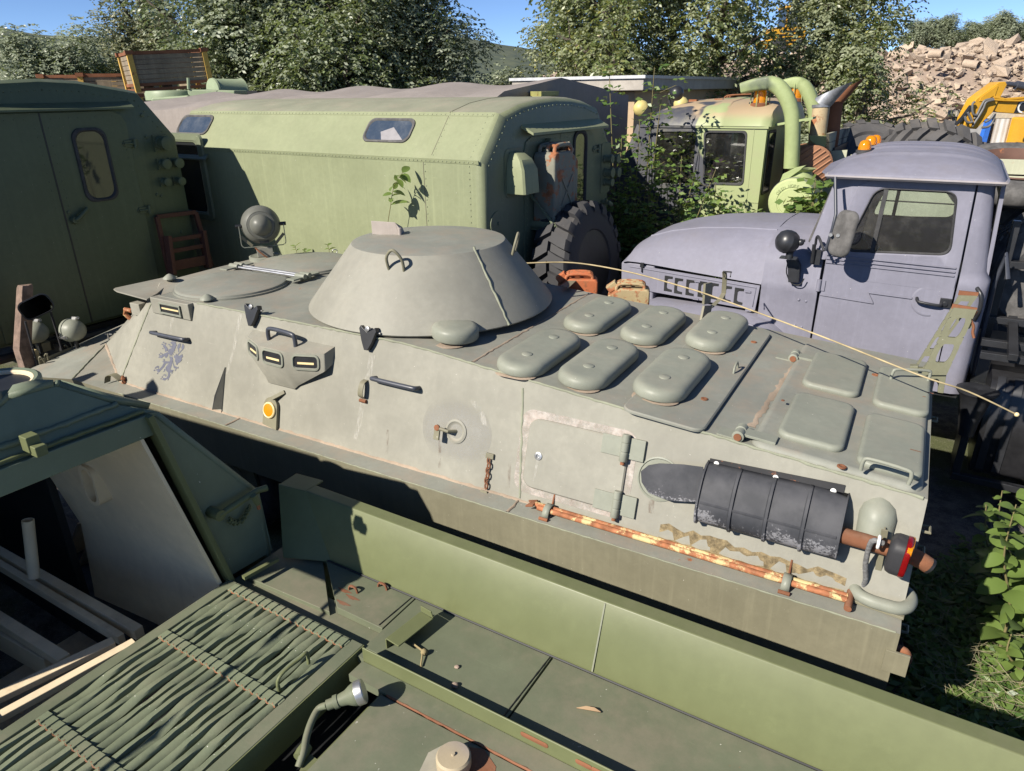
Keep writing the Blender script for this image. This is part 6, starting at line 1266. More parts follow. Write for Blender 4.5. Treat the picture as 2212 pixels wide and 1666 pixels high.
for sg, tt in ((1, TG), (-1, TG + 2.4)):
    f = lambda a, b, h, tt=tt, sg=sg: V((a, tt + sg * h, b))
    pl_ = holed([(sB, 1.0), (dS - .004, 1.0), (dS - .004, zT), (sF, zT), (sB, zB)], chaikin([(wF[0].x, wF[0].z), (wF[1].x + .02, wF[1].z), (wF[2].x, wF[2].z), (wF[3].x, wF[3].z)], 3, .06), f, .05); fp_ = part('front_side', pl_, M['camo'], gt)
    v = MB(); v.poly([f(p.x, p.z, .02) for p in wF]); part('pane', v, M['glass_dark'], fp_)
    hole = chaikin([(p.x, p.z) for p in wD], 3, .07)
    pl_ = holed([(dS + .004, 1.0), (sR, 1.0), (sR, zT), (dS + .004, zT)], hole, f, .05); dp_ = part('door', pl_, M['camo'], gt)
    cc_ = (sum(p[0] for p in hole) / len(hole), sum(p[1] for p in hole) / len(hole))
    v = MB(); v.loft([[f(cc_[0] + (a - cc_[0]) * k, cc_[1] + (b - cc_[1]) * k, h) for a, b in hole] for k, h in ((1.04, .004), (1.02, -.012), (.95, -.01), (.94, .02))], cap=False); part('window_seal', v, M['rubber'], dp_)
    v = MB(); v.poly([f(a, b, .015) for a, b in hole]); part('pane', v, M['glass_dark'], dp_)
    if sg > 0:
        v = MB(); v.bar(f(g((1335, 600)).x, zT - .03, -.002), f(g((1250, 1380)).x, 1.9, -.002), .01, .006, EY); v.bar(f(dS, g((0, 1115)).z, -.003), f(sR, g((0, 1125)).z, -.003), .016, .01, EY); part('pressed_line', v, M['camo'], dp_)
v = MB(); v.loft([[V((s, TG + y, z)) for y, z in ((.0, zT - .01), (-.03, zT + .01), (.02, zT + .12), (.14, zT + .23), (.4, zT + .31), (1.2, zT + .36), (2.0, zT + .31), (2.26, zT + .23), (2.38, zT + .12), (2.43, zT + .01), (2.4, zT - .01))] for s in (sF + .5, sR - .25)] , cap=False, closed=False)
def rs_(s, k, sq): return [V((s, TG + 1.2 + (y - 1.2) * sq, zT + (z - zT) * k)) for y, z in ((.0, zT - .01), (-.03, zT + .01), (.02, zT + .12), (.14, zT + .23), (.4, zT + .31), (1.2, zT + .36), (2.0, zT + .31), (2.26, zT + .23), (2.38, zT + .12), (2.43, zT + .01), (2.4, zT - .01))]
v = MB(); v.loft([rs_(sF - .06, .12, .96), rs_(sF + .02, .45, .985), rs_(sF + .18, .72, 1), rs_(sF + .45, .92, 1), rs_(sF + .9, 1, 1), rs_(sR - .75, 1, 1), rs_(sR - .74, 1.03, 1.005), rs_(sR - .6, 1.03, 1.005), rs_(sR - .59, 1, 1), rs_(sR - .1, .97, 1), rs_(sR + .02, .88, .99), rs_(sR + .05, .4, .98)], cap=True, closed=False); part('roof', v, M['camo'], gt, smooth=40)
v = MB(); v.prism([V((sF - .03, TG - .02, zT - .02)), V((sR + .02, TG - .02, zT - .02)), V((sR + .02, TG + .02, zT - .02)), V((sF - .03, TG + .02, zT - .02))], (0, 0, .035)); part('rain_gutter', v, M['camo'], gt)
rwp = [(TG, 1.0), (TG + 2.4, 1.0), (TG + 2.4, zT), (TG, zT)]
v = MB(); v.bx((sR - .04, TG + .02, 1.0), (sR, TG + 2.38, zT)); rwm = part('rear_wall', v, M['pea'], gt)
for y0 in (.10, 1.45):
    v = MB(); v.pad(V((sR, TG + y0 + .22, zT - .48)), EY, EZ, EX, .46, .86, .05, [(0, 0), (0, .015), (.03, .02), (.035, .008)], 4); wr_ = part('rear_window', v, M['rubber'], rwm); v = MB(); v.pad(V((sR + .009, TG + y0 + .22, zT - .48)), EY, EZ, EX, .38, .78, .04, [(0, 0), (0, .002)], 4); part('pane', v, M['win_refl'], wr_)
v = MB(); P0, P1 = V((sF, 0, zT)), V((sB, 0, zB)); v.prism([V((P0.x, TG + .03, P0.z)), V((P0.x, TG + 2.37, P0.z)), V((P1.x, TG + 2.37, P1.z)), V((P1.x, TG + .03, P1.z))], (.03, 0, 0)); ws_ = part('windscreen', v, M['glass_dark'], gt)
v = MB(); v.bar(P0 + EY * (TG + .04) - EX * .03, P1 + EY * (TG + .04) - EX * .03, .10, .05, EY); v.bar(P0 + EY * (TG + .2) - EX * .03, P1 + EY * (TG + .2) - EX * .03, .06, .03, EY); part('windscreen_post', v, plain('grey_frame', (.09, .09, .1), rough=.5), ws_)
v = MB(); v.bx((sB - .05, TG + .03, 1.0), (sB + .04, TG + 2.37, zB)); part('front_wall', v, M['camo'], gt, bev=.02)
v = MB(); v.bx((sF, TG + .1, 1.0), (sR - .1, TG + 2.3, 1.5)); v.pad((sR - .35, TG + .7, 2.0), EY, EZ, EX, .6, .9, .1, [(0, 0), (0, .1), (.03, .14)], 4); part('seat', v, M['black'], gt)
v = MB(); v.tube([g((745, 590), TG + .5), g((650, 850), TG + .5)], .02, 6); part('wiper_rod', v, M['pea'], gt)
v = MB(); v.tube(smooth_pts([g((960, 1060), TG + .12), g((965, 950), TG + .12), g((1000, 870), TG + .12), g((1065, 845), TG + .12)], 4), .035, 6); part('seat_cover', v, plain('pink_cloth', (.35, .16, .22), rough=.9, var=.4, scale=40), gt, smooth=80)
def snorkel(pts, t, cut):
    v = MB(); rings = []; pp = smooth_pts([FC.t(b3(*p), t) for p in pts], 4)
    for i, p in enumerate(pp):
        d = (pp[min(i + 1, len(pp) - 1)] - pp[max(i - 1, 0)]).normalized(); n = d.cross(EY).normalized(); f = i / (len(pp) - 1)
        a_, b_ = .1, .1 if f < .6 else .1 - .03 * (f - .6) / .4
        rings.append([p + EY * x * (2.2 * a_) + n * y * (2.0 * b_) for x, y in rrect(1, 1, .42 if f < .7 else .2, 3)])
    v.loft(rings); return part('snorkel', v, M['pea'], gt, smooth=50)
snorkel([(1665, 905), (1675, 700), (1678, 500), (1665, 400), (1625, 290), (1565, 205), (1500, 165), (1440, 160), (1330, 178), (1232, 205)], TG + .25, 0)
snorkel([(1880, 700), (1878, 480), (1870, 400), (1835, 290), (1790, 205), (1740, 165), (1690, 155), (1600, 172)], TG + 1.7, 0)
for px in ((1575, 520), (1820, 485)):
    v = MB(); c_ = g(px, TG + .3 if px[0] < 1700 else TG + 1.7); v.prism([c_ + V(q) for q in ((-.1, -.08, 0), (.42, -.12, .1), (.42, .12, .1), (-.1, .12, 0))], (0, 0, -.03)); part('snorkel_clamp', v, M['pea'], gt)
dc_ = g((1665, 1205), TG - .1); v = MB(); v.lathe(dc_, EY, [(.001, -.02), (.17, -.02), (.175, -.012), (.19, -.012), (.195, -.02), (.285, -.01), (.305, .01), (.31, .05), (.29, .055), (.29, .07), (.31, .08), (.31, .34), (.295, .35), (.31, .36), (.31, .6), (.001, .62)], 40); dr_ = part('air_filter_drum', v, paint('drum_green', (.36, .41, .2), rough=.5, var=.06, dust_amt=.2, streak=0, rust=.12), gt, smooth=30)
v = MB(); v.tube([dc_ + EY * .06 + V((math.cos(a), 0, math.sin(a))) * .305 for a in np.linspace(0, 6.283, 33)[:-1]], .012, 5, closed=True); part('band', v, M['steel'], dr_, smooth=70)
emb = MB()
for i, ch in enumerate('OBEN HORE ВЕРХ'):
    a = R(150 - i * 9.5); tm = text_mb(ch, .055, dc_ + EY * -.021 + V((math.cos(a), 0, math.sin(a))) * .215, V((math.sin(a), 0, -math.cos(a))), V((math.cos(a), 0, math.sin(a))), .004); emb.add(tm.v, tm.f)
emb.box(dc_ + EY * -.022 + EZ * .02, (.006, .004, .05)); part('embossed_lettering', emb, M['pea'], dr_)
v = MB(); v.lathe(g((1740, 1000), TG + .3), EZ, [(.2, -.15), (.22, 0), (.16, .06), (.15, .1), (.2, .14)], 20); part('filter_neck', v, M['pea'], dr_)
v = MB(); v.prism([g(p, TG + .1) for p in ((1548, 1065), (1590, 960), (1700, 905), (1790, 885), (1740, 930))], (0, .12, 0)); part('deflector', v, M['pea'], gt, bev=.008)
v = MB(); v.tube([g((1880, 745), TG + .9), g((1905, 560), TG + .9), g((1930, 365), TG + .9)], .115, 18); stk = part('exhaust_stack', v, paint('rusty_cream_pipe', (.42, .33, .2), rough=.7, var=.2, dust_amt=0, streak=0, rust=.55, bump=.3), gt, smooth=50)
a, b = g((1930, 345), TG + .9), g((2045, 215), TG + .9); v = MB(); d_ = (b - a).normalized(); n_ = d_.cross(EY)
v.tube([g((1928, 370), TG + .9), a], .125, 18); v.loft([[a + (n_ * math.cos(t) + EY * math.sin(t)) * .12 + d_ * 0 for t in np.linspace(0, 6.283, 19)[:-1]], [b + (n_ * math.cos(t) + EY * math.sin(t)) * .12 + d_ * (-.22 * math.cos(t)) for t in np.linspace(0, 6.283, 19)[:-1]]], cap=False); part('stack_mouth', v, plain('scuffed_steel', (.3, .31, .33), rough=.4, metal=.5, var=.3), stk, smooth=50)
a, b = g((2040, 320), TG + 1.3), g((2140, 210), TG + 1.3); v = MB(); d_ = (b - a).normalized(); n_ = d_.cross(EY); v.tube([g((1990, 740), TG + 1.3), g((2010, 600), TG + 1.3), a], .125, 18); v.loft([[a + (n_ * math.cos(t) + EY * math.sin(t)) * .12 for t in np.linspace(0, 6.283, 19)[:-1]], [b + (n_ * math.cos(t) + EY * math.sin(t)) * .1 + d_ * (-.25 * math.cos(t)) for t in np.linspace(0, 6.283, 19)[:-1]]], cap=False); part('exhaust_stack', v, M['rust'], gt, smooth=50)
v = MB(); v.lathe(g((1880, 760), TG + .9), EZ, [(.2, -.04), (.2, .02), (.12, .03)], 8); part('stack_flange', v, M['rust'], stk)
c_ = g((1850, 890), TG + .6); axm = V((.45, -.9, 0)).normalized(); v = MB(); v.lathe(c_, axm, [(.28, -.4), (.28, 0), (.26, .01), (.001, .015)], 32); mf = part('muffler', v, paint('brown_muffler', (.3, .15, .085), rough=.7, var=.15, dust_amt=.1, streak=0, rust=.1), gt)
yv = axm.cross(EZ).normalized()
for k in range(-3, 4):
    off = k * .075; hl = math.sqrt(max(.25 ** 2 - off ** 2, 0)); dd = (yv * .8 + EZ * -.6) * (1 if True else -1); ee = axm.cross(dd); v = MB(); v.tube([c_ + axm * .014 + ee * off - dd * hl, c_ + axm * .014 + ee * off + dd * hl], .012, 5); part('muffler_rib', v, mf.data.materials[0], mf)
v = MB(); v.prism([g(p, TG + .7) for p in ((1825, 620), (1985, 630), (1980, 700), (1945, 745), (1830, 660))], (0, .4, 0)); part('stack_bracket', v, M['pea'], gt)
def beacon(c, parent, F=FC):
    v = MB(); v.lathe(c, EZ, [(.13, 0), (.13, .04), (.10, .05)], 20); b_ = part('beacon', v, M['rust'], parent); v = MB(); v.lathe(c + EZ * .045, EZ, [(.095, 0), (.09, .12), (.075, .22), (.05, .235), (.001, .24)], 20); part('amber_lens', v, M['amber'], b_)
    v = MB()
    for k in range(3):
        a = math.pi * k / 3 + .4; u = V((math.cos(a), math.sin(a), 0)); v.tube(smooth_pts([c + u * .125, c + u * .12 + EZ * .22, c + u * .06 + EZ * .31, c + EZ * .33, c - u * .06 + EZ * .31, c - u * .12 + EZ * .22, c - u * .125], 3), .008, 5)
    part('guard_cage', v, M['pea'], b_, smooth=70)
beacon(g((1385, 365), TG + .35), gt); beacon(g((1700, 320), TG + 1.7), gt)
c_ = g((655, 248), TG + .4); v = MB(); v.sphere(c_, .105, 16, 12); v.tube([c_, g((590, 265), TG + .4)], .03, 8); v.tube([g((578, 260), TG + .4), g((600, 350), TG + .4)], .018, 6); part('mirror_ball', v, M['black'], gt)
for px, t_ in (((335, 375), TG + .3), ((688, 340), TG + 1.3)):
    v = MB(); c_ = g(px, t_); v.lathe(c_, V((-.6, -.4, .6)), [(.11, -.06), (.12, 0), (.1, .05), (.06, .09), (.001, .1)], 18); part('roof_lamp', v, plain('yellow_lamp_shell', (.5, .42, .16), rough=.5), gt)
v = MB(); a, b = g((760, 335), TG + .9), g((1310, 318), TG + .9); v.bar(a, b, .05, .03); 
for f_ in (.08, .5): v.box(a.lerp(b, f_), (.06, .05, .05))
part('hatch_rail', v, M['rust'], gt)
v = MB()
for k in range(3): v.tube(smooth_pts([g((1085 + 20 * k, 310), TG + 1.1 + .3 * k), g((1100 + 20 * k, 268), TG + 1.1 + .3 * k), g((1320, 255), TG + 1.1 + .3 * k)], 3), .012, 5)
part('roof_rail', v, M['rust'], gt, smooth=60)
v = MB(); c_ = g((762, 400), TG + .35); v.box(c_, (.08, .05, .03)); part('roof_catch', v, M['dark'], gt, bev=.01)
v = MB(); v.bx((sB + .1, TG + .2, .5), (sR + 1.5, TG + 2.2, 1.0)); part('chassis', v, M['dark'], gt)
for s_ in (sB + .9, sR + 2.6):
    for t_ in (TG + .2, TG + 2.2): part('wheel', wheel_mb((s_, t_, .58), EY, .58, .36), M['rubber'], gt)

# =================================================================== cargo bed truck loaded with tyres
TCB = 11.4
crg = thing('cargo_truck', 'flatbed truck with pale grey green side boards carrying big loose tyres', 'truck', FC, (1.5, 11, 0))
M['board'] = paint('pale_board', (.40, .41, .30), rough=.7, var=.12, dust_amt=.2, streak=.2, rust=.06)
zb0 = 2.70; sc0 = FC.t(q3(905, 1000), TCB).x; sc1 = FC.t(q3(1065, 990), TCB).x
for k in range(4):
    z1 = zb0 - k * .205; v = MB(); v.prism([V((sc1 + .05, TCB, z1 - .185)), V((6.5, TCB, z1 - .185)), V((6.5, TCB, z1)), V((6.5, TCB + .0, z1)), V((sc1 + .05, TCB, z1))], (0, .035, 0)); part('side_plank', v, M['board'], crg, bev=.006)
for s_ in (.1, 1.55, 3.2, 5.0): v = MB(); v.bx((s_, TCB - .03, 1.75), (s_ + .11, TCB - .001, zb0 + .03)); part('stake', v, M['board'], crg)
v = MB(); v.bx((sc1, TCB + .1, 1.86), (6.5, TCB + 2.4, 1.94)); v.bx((sc0, TCB + .3, .8), (6.5, TCB + 2.1, 1.86)); part('bed_floor', v, M['dark'], crg)
v = MB(); zt3 = FC.t(q3(990, 985), TCB).z; v.prism([V((sc0, TCB - .01, zt3)), V((sc1, TCB - .01, zt3 + .03)), V((sc1, TCB - .01, 1.7)), V((sc0 - .06, TCB - .01, 1.7))], (0, .05, 0)); part('corner_panel', v, M['board'], crg)
hb = [FC.s(q3(*p), sc0 + .12) for p in ((950, 865), (1200, 793), (1190, 895), (950, 985))]
for k in range(2):
    P_ = [hb[0].lerp(hb[3], k * .5 + .01), hb[1].lerp(hb[2], k * .5 + .01), hb[1].lerp(hb[2], k * .5 + .48), hb[0].lerp(hb[3], k * .5 + .48)]
    v = MB(); v.prism(P_, (-.04, 0, 0)); part('head_plank', v, paint('scuffed_head_board', (.27, .26, .2), rough=.8, var=.3, dust_amt=0, streak=.4, second=(.04, .04, .045), second_at=.55), crg)
v = MB(); v.bx((sc0 + .1, TCB + .05, 2.6), (sc0 + .15, hb[1].y, zt3 + .05)); part('head_frame', v, M['black'], crg)
for s_ in (1.2, 5.0):
    for t_ in (TCB + .3, TCB + 2.1): part('wheel', wheel_mb((s_, t_, .58), EY, .58, .36), M['rubber'], crg)
v = MB(); v.bx((sc0 - 2.4, TCB + .2, 1.0), (sc0 - .15, TCB + 2.2, 1.6)); part('engine_cover', v, M['dark'], crg)
def loose_tyre(px, t, ax, R_, W_, nl, label, m):
    c_ = FC.t(px, t); tt = thing('loose_tyre', label, 'tyre', FC, c_, 'loose tyres on the flatbed'); tm = lug_tyre(c_, ax, R_, W_, nl, m, tt); return tt, c_
M['ltyre'] = paint('faded_tractor_rubber', (.075, .073, .074), rough=.85, var=.25, dust=(.22, .19, .16), dust_amt=.4, streak=0, bump=.3, spec=.25)
t1, c_ = loose_tyre((2000, 366), 12.4, V((-.12, -.62, -.55)), .80, .46, 22, 'deep lugged tractor tyre leaning highest on the flatbed load', M['ltyre'])
t2 = thing('loose_tyre', 'bald tyre with a rusty brown rim lying flat beside the tractor tyre', 'tyre', FC, FC.t((2190, 345), 11.5), 'loose tyres on the flatbed')
c_ = FC.t((2190, 374), 11.55); ax = V((.03, -.28, .96)).normalized(); v = MB(); R_, W_ = .74, .26
v.lathe(c_, ax, [(r_ * 1.16, h_) for r_, h_ in ((.44, W_ * .4), (.5, W_ * .52), (.62, W_ * .55), (.70, W_ * .42), (.74, W_ * .2), (.745, -.05), (.70, -W_ * .5), (.5, -W_ * .5), (.44, -W_ * .4))], 48, cap=False); part('tyre', v, M['rubber_dusty'], t2, smooth=60)
v = MB(); v.lathe(c_, ax, [(r_ * 1.16, h_) for r_, h_ in ((.44, W_ * .44), (.455, W_ * .5), (.44, W_ * .55), (.40, W_ * .3), (.36, -.02), (.36, -.06), (.30, -.06), (.27, .0), (.2, -.03), (.001, -.05))], 40, cap=False); part('rim', v, paint('brown_rim', (.11, .06, .045), rough=.7, var=.25, dust_amt=.2, streak=0, rust=.3), t2, smooth=40)
loose_tyre((1880, 340), 13.0, V((.25, -.5, .75)), .7, .4, 18, 'smaller dark tyre half hidden behind the tractor tyre', M['ltyre'])
loose_tyre((2220, 432), 12.0, V((.05, -.35, .9)), .8, .45, 22, 'tyre lying underneath the bald tyre with the rusty rim', M['ltyre'])

# =================================================================== grey canvas truck, flat roofed building, crates and a green vehicle far behind
cvs = paint('grey_canvas', (.25, .222, .205), rough=.9, var=.1, dust_amt=.15, streak=.2, wave=.5, bump=.2)
sC = -4.75
e0, rg, e1_ = FC.s((1108, 196), sC), FC.s((1213, 168), sC), FC.s((1358, 206), sC); eb_ = FC.s((1350, 430), sC)
tent = thing('canvas_truck', 'covered truck with a grey canvas tilt behind the box truck roof', 'truck', FC, (sC - 3, rg.y, 0))
zl = e0.z - .35; L_ = 7.2
v = MB(); rings = []
for i, s in enumerate(np.linspace(sC, sC - L_, 40)):
    sag = .05 * math.sin(i * .8) ** 2 + .03 * noise.noise((s, 0, 0)); dz = -.10 * i / 39 + (-.07 * (math.sin(i * math.pi / 9.75) ** 2))
    rings.append([V((s, e0.y - .55, 1.2)), V((s, e0.y - .5, e0.z - .12 + dz * .6 + .02 * noise.noise((s * 2, 1, 0)))), V((s, e0.y - .2, e0.z + dz + .03 * noise.noise((s * 1.5, 4, 0)))), V((s, (e0.y + rg.y) / 2, (e0.z + rg.z) / 2 + dz - sag)), V((s, rg.y, rg.z + dz)), V((s, (e1_.y + rg.y) / 2, (e1_.z + rg.z) / 2 + dz - sag)), V((s, e1_.y, e1_.z + dz)), V((s, e1_.y + .03, 1.2))])
v.loft(rings, cap=True, closed=True); part('canvas_cover', v, cvs, tent, smooth=45)
v = MB(); v.bx((sC - L_ - 2, e0.y - .3, .5), (sC, e1_.y - .2, 1.2)); part('chassis', v, M['dark'], tent)
for s_ in (sC - 1.5, sC - 8): 
    for t_ in (e0.y - .2, e1_.y - .2): part('wheel', wheel_mb((s_, t_, .58), EY, .58, .36), M['rubber'], tent)
bld = thing('flat_roof_building', 'low beige rendered building with a flat concrete roof edge behind the trucks', 'building', FC, (-6, 20, 0))
t0 = 17.0; co_ = FC.t(b3(368, 95), t0); cb_ = FC.t(b3(368, 185), t0); le_ = FC.t(b3(-800, 120), t0)
ri = FC.s(b3(1228, 178), co_.x)
v = MB(); v.bx((le_.x, t0, co_.z - .32), (co_.x, t0 + 16, co_.z - .02)); part('roof_edge', v, paint('concrete_edge', (.36, .33, .29), rough=.9, var=.2, dust_amt=.1, streak=.4, bump=.4), bld, bev=.03)
v = MB(); v.bx((le_.x - .05, t0 - .05, co_.z - .05), (co_.x + .05, t0 + 16.05, co_.z + .02)); part('roof_sheet', v, plain('zinc_flashing', (.5, .5, .5), rough=.4, metal=.3), bld)
v = MB(); v.bx((le_.x + .3, t0 + .35, 0), (co_.x - .35, t0 + 15.6, co_.z - .33)); part('wall', v, paint('beige_render', (.42, .31, .2), rough=.95, var=.12, dust_amt=0, streak=.3, bump=.4), bld)
v = MB(); v.bx((co_.x - .36, t0 + 2.0, .8), (co_.x - .33, t0 + 3.6, 2.4)); part('window', v, M['win_refl'], bld)
# wooden stillage crates
M['crate_wood'] = paint('crate_planks', (.21, .17, .12), rough=.95, var=.3, dust_amt=.1, streak=.6, chips=.3, bump=.6)
M['crate_frame'] = paint('yellow_rusty_frame', (.5, .32, .08), rough=.7, var=.15, dust_amt=0, streak=0, rust=.4)
def crate(label, c, lx, ly, hz, rot, planks=6, lean=(0, 0), group='wooden stillage crates'):
    r = thing('stillage_crate', label, 'crate', FW, (0, 0, 0), group); r.location = c; r.rotation_euler = (lean[0], lean[1], rot)
    for sx in (-1, 1):
        for sy in (-1, 1):
            v = MB(); v.bx((sx * lx / 2 - .06, sy * ly / 2 - .06, 0), (sx * lx / 2 + .06, sy * ly / 2 + .06, hz)); ps = part('post', v, M['crate_frame'], r)
            v = MB(); v.bx((sx * lx / 2 - .09, sy * ly / 2 - .09, hz), (sx * lx / 2 + .09, sy * ly / 2 + .09, hz + .09)); part('post_cap', v, M['rust'], ps)
    z0 = hz * .22
    for k in range(planks):
        a = z0 + (hz - z0) * k / planks; b = z0 + (hz - z0) * (k + 1) / planks - .012
        for sy in (-1, 1):
            j = .012 * random.random(); v = MB(); v.bx((-lx / 2 + .06, sy * ly / 2 - .015 + j, a), (lx / 2 - .06, sy * ly / 2 + .015 + j, b)); part('plank', v, M['crate_wood'], r)
        for sx in (-1, 1): j = .012 * random.random(); v = MB(); v.bx((sx * lx / 2 - .015 + j, -ly / 2 + .06, a), (sx * lx / 2 + .015 + j, ly / 2 - .06, b)); part('plank', v, M['crate_wood'], r)
    for sy in (-1, 1):
        for z_ in (.02, z0 - .05, hz - .0): v = MB(); v.bx((-lx / 2, sy * ly / 2 - .035, z_), (lx / 2, sy * ly / 2 + .035, z_ + .07)); part('rail', v, M['rust'], r)
    for sx in (-1, 1):
        for z_ in (.02, z0 - .05, hz - .0): v = MB(); v.bx((sx * lx / 2 - .035, -ly / 2, z_), (sx * lx / 2 + .035, ly / 2, z_ + .07)); part('rail', v, M['rust'], r)
    for k in (-.25, 0, .25): v = MB(); v.bx((lx * k - .06, -ly / 2, .02), (lx * k + .06, ly / 2, z0 - .04)); part('block', v, M['crate_wood'], r)
    return r
DC = 19.0
def at(px, D): d = ray(px); return EYE + d * (D / d.dot(V((0, 1, 0))))
cp = at(b2(860, 520), DC); up_ = cp.z
ck = crate('tall weathered plank crate with yellow posts topmost on the crate stack', at(b2(1030, 520), DC + .75), 1.75, 1.25, .85, R(36), lean=(0, R(-3)))
crate('plank crate underneath the tall crate on the crate stack', at(b2(1030, 520), DC + .8) - V((0, 0, 1.0)), 1.75, 1.25, .85, R(36))
crate('plank crate with yellow posts standing lower left of the tall crate', at(b2(330, 500), DC + 1.5) - V((0, 0, .55)), 1.7, 1.2, .85, R(20))
crate('leftmost plank crate partly behind the dark green truck roof', at(q1(560, 560), DC + 1.5) - V((0, 0, .75)), 1.7, 1.2, .95, R(14))
v = MB(); tr_c = at(q1(530, 545), DC + 3)
lug = thing('stored_tyre', 'dark knobbly tyre lying among the wooden crates at the left', 'tyre', FW, tr_c); lug_tyre(tr_c + V((0, 0, -.1)), V((.1, 0, 1)), .6, .3, 20, M['tyre'], lug)
av = thing('parked_carrier', 'pale green armoured vehicle roof with a hatch and drum behind the box truck', 'armoured vehicle', FW, at(b2(1400, 640), 17))
M['pale'] = paint('pale_green_armour', (.25, .30, .19), rough=.5, var=.1, dust_amt=.3, streak=.1, rust=.08)
DA = 16.5
bx_ = [at(b2(*p), DA) for p in ((740, 625), (1290, 590), (1290, 800), (740, 800))]; v = MB(); v.prism(bx_, (0.3, 3.2, 0)); part('hull', v, M['pale'], av, bev=.04)
v = MB(); c_ = at(b2(1065, 560), DA + .6); v.lathe(c_, EZ, [(.58, -.14), (.58, .0), (.55, .05), (.3, .06), (.001, .06)], 28); part('hatch', v, M['pale'], av)
v = MB(); P_ = [at(b2(*p), DA) for p in ((1270, 505), (1710, 520), (1710, 600), (1320, 610), (1285, 580))]; v.prism(P_, (.2, .5, 0)); v.prism([at(b2(*p), DA) for p in ((1712, 520), (1970, 520), (1970, 580), (1712, 596))], (.15, .4, 0)); part('stowage_bin', v, M['pale'], av, bev=.02)
v = MB(); a = at(b2(1650, 520), DA + 1); b = at(b2(2080, 520), DA + 1.6); v.lathe(a, (b - a), [(.001, -.01), (.26, 0), (.27, .04), (.25, .05), (.25, (b - a).length - .05), (.27, (b - a).length), (.001, (b - a).length)], 24); part('drum', v, M['pale'], av)
v = MB(); v.tube([at(b2(1298, 500), DA), at(b2(1290, 335), DA)], .035, 8); part('post', v, M['pale'], av)
v = MB(); v.prism([at(b2(*p), DA + 1) for p in ((2100, 525), (2300, 525), (2300, 600), (2150, 590))], (.2, .6, 0)); part('bin_end', v, M['dark'], av)
v = MB(); v.bx(at((450, 300), 16) * 1 + V((0, 0, -4)), at((450, 300), 20) + V((4, 0, -.8))); part('lower_hull', v, M['dark'], av)
# =================================================================== green tracked vehicle in the foreground (the photograph is taken from its deck)
M['fg'] = paint('olive_deck_paint', (.128, .143, .094), rough=.55, var=.14, dust=(.22, .185, .14), dust_amt=.55, streak=.06, chips=.12, rust=.03, wave=.12, bump=.14)
M['fg_plate'] = paint('olive_plate_paint', (.122, .136, .064), rough=.45, var=.06, dust_amt=.1, streak=.1, chips=.0, wave=.1, bump=.05)
M['fg_case'] = paint('olive_casemate_paint', (.15, .18, .125), rough=.5, var=.1, dust_amt=.15, streak=.05, chips=.05, wave=.6, bump=.25)
M['cream'] = paint('cream_interior', (.7, .58, .4), rough=.6, var=.1, dust=(.2, .14, .09), dust_amt=.5, streak=.1, chips=.05, rust=.04)
ZD = 1.87
fgv = thing('tracked_vehicle', 'olive green tracked vehicle in the foreground with an open cream crew bay and louvred deck', 'armoured vehicle', FC, (-.5, .2, 0))
def D_(px, z=ZD): return FC.z(px, z)
def sl(a, b, c=None): return V((a, b, ZD if c is None else c))
# deck plates
TB_ = 1.585
v = MB(); v.bx((-1.40, 1.30, ZD - .03), (-.83, TB_, ZD)); part('deck_plate', v, M['fg'], fgv, bev=.002)
v = MB(); v.bx((-.824, 1.262, ZD - .03), (3.2, TB_, ZD - .001)); part('deck_plate', v, M['fg'], fgv, bev=.002)
v = MB(); v.bx((-1.395, 1.262, ZD - .03), (-.828, 1.296, ZD - .002)); part('deck_plate', v, M['fg'], fgv)
v = MB(); v.prism([sl(-1.62, 1.40), sl(-1.405, 1.40), sl(-1.405, TB_), sl(-1.86, TB_)], (0, 0, -.03)); part('deck_plate', v, M['fg'], fgv, bev=.002)
v = MB(); v.prism([sl(-2.1, 1.36, ZD - .015), sl(-1.64, 1.38, ZD - .015), sl(-1.88, TB_, ZD - .015), sl(-2.1, TB_, ZD - .015)], (0, 0, -.03)); part('deck_plate', v, M['fg'], fgv, bev=.002)
v = MB(); v.bx((-2.12, 1.30, ZD - .06), (-1.40, 1.45, ZD - .032)); part('deck_support', v, M['fg'], fgv)
# upright side plate with its top flange
st_, tt_ = TB_, 1.665; zt4 = 2.095
v = MB()
sec4 = [(st_, ZD - .02), (st_, ZD), (tt_, zt4), (tt_ + .004, zt4 + .004), (tt_ + .055, zt4 + .004), (tt_ + .06, zt4 - .004), (tt_ + .06, 1.4), (tt_ + .05, 1.32)]
v.loft([[V((s, a, b)) for a, b in sec4] for s in (-2.02, 3.2)], cap=True, closed=True); sp4 = part('side_plate', v, M['fg_plate'], fgv, bev=.003)
v = MB(); sx = FC.t((1295, 1370), 1.63).x; v.bar((sx, st_ - .001, ZD + .01), (sx, tt_ - .001, zt4), .005, .004, EY); part('plate_joint', v, M['weld'], sp4)
v = MB(); v.tube([V((s, st_ - .002, ZD + .003)) for s in (-1.9, 3)], .004, 5); part('plate_foot_gap', v, M['dark'], sp4)
A_, B_ = V((-2.02, tt_, zt4)), V((-1.83, st_, ZD)); C_ = V((-2.02, TB_ - .05, ZD)); Dd = V((-2.17, tt_ - .01, zt4 - .005))
v = MB(); v.prism([A_ + EX * .005, B_, C_ + V((-.0, -.03, 0)), Dd], (-.01, .012, 0)); v.prism([A_ + V((0, 0, .004)), A_ + V((0, .1, .004)), Dd + V((0, .1, .005)), Dd], (0, 0, -.008)); part('plate_end', v, M['fg_plate'], fgv, bev=.003)
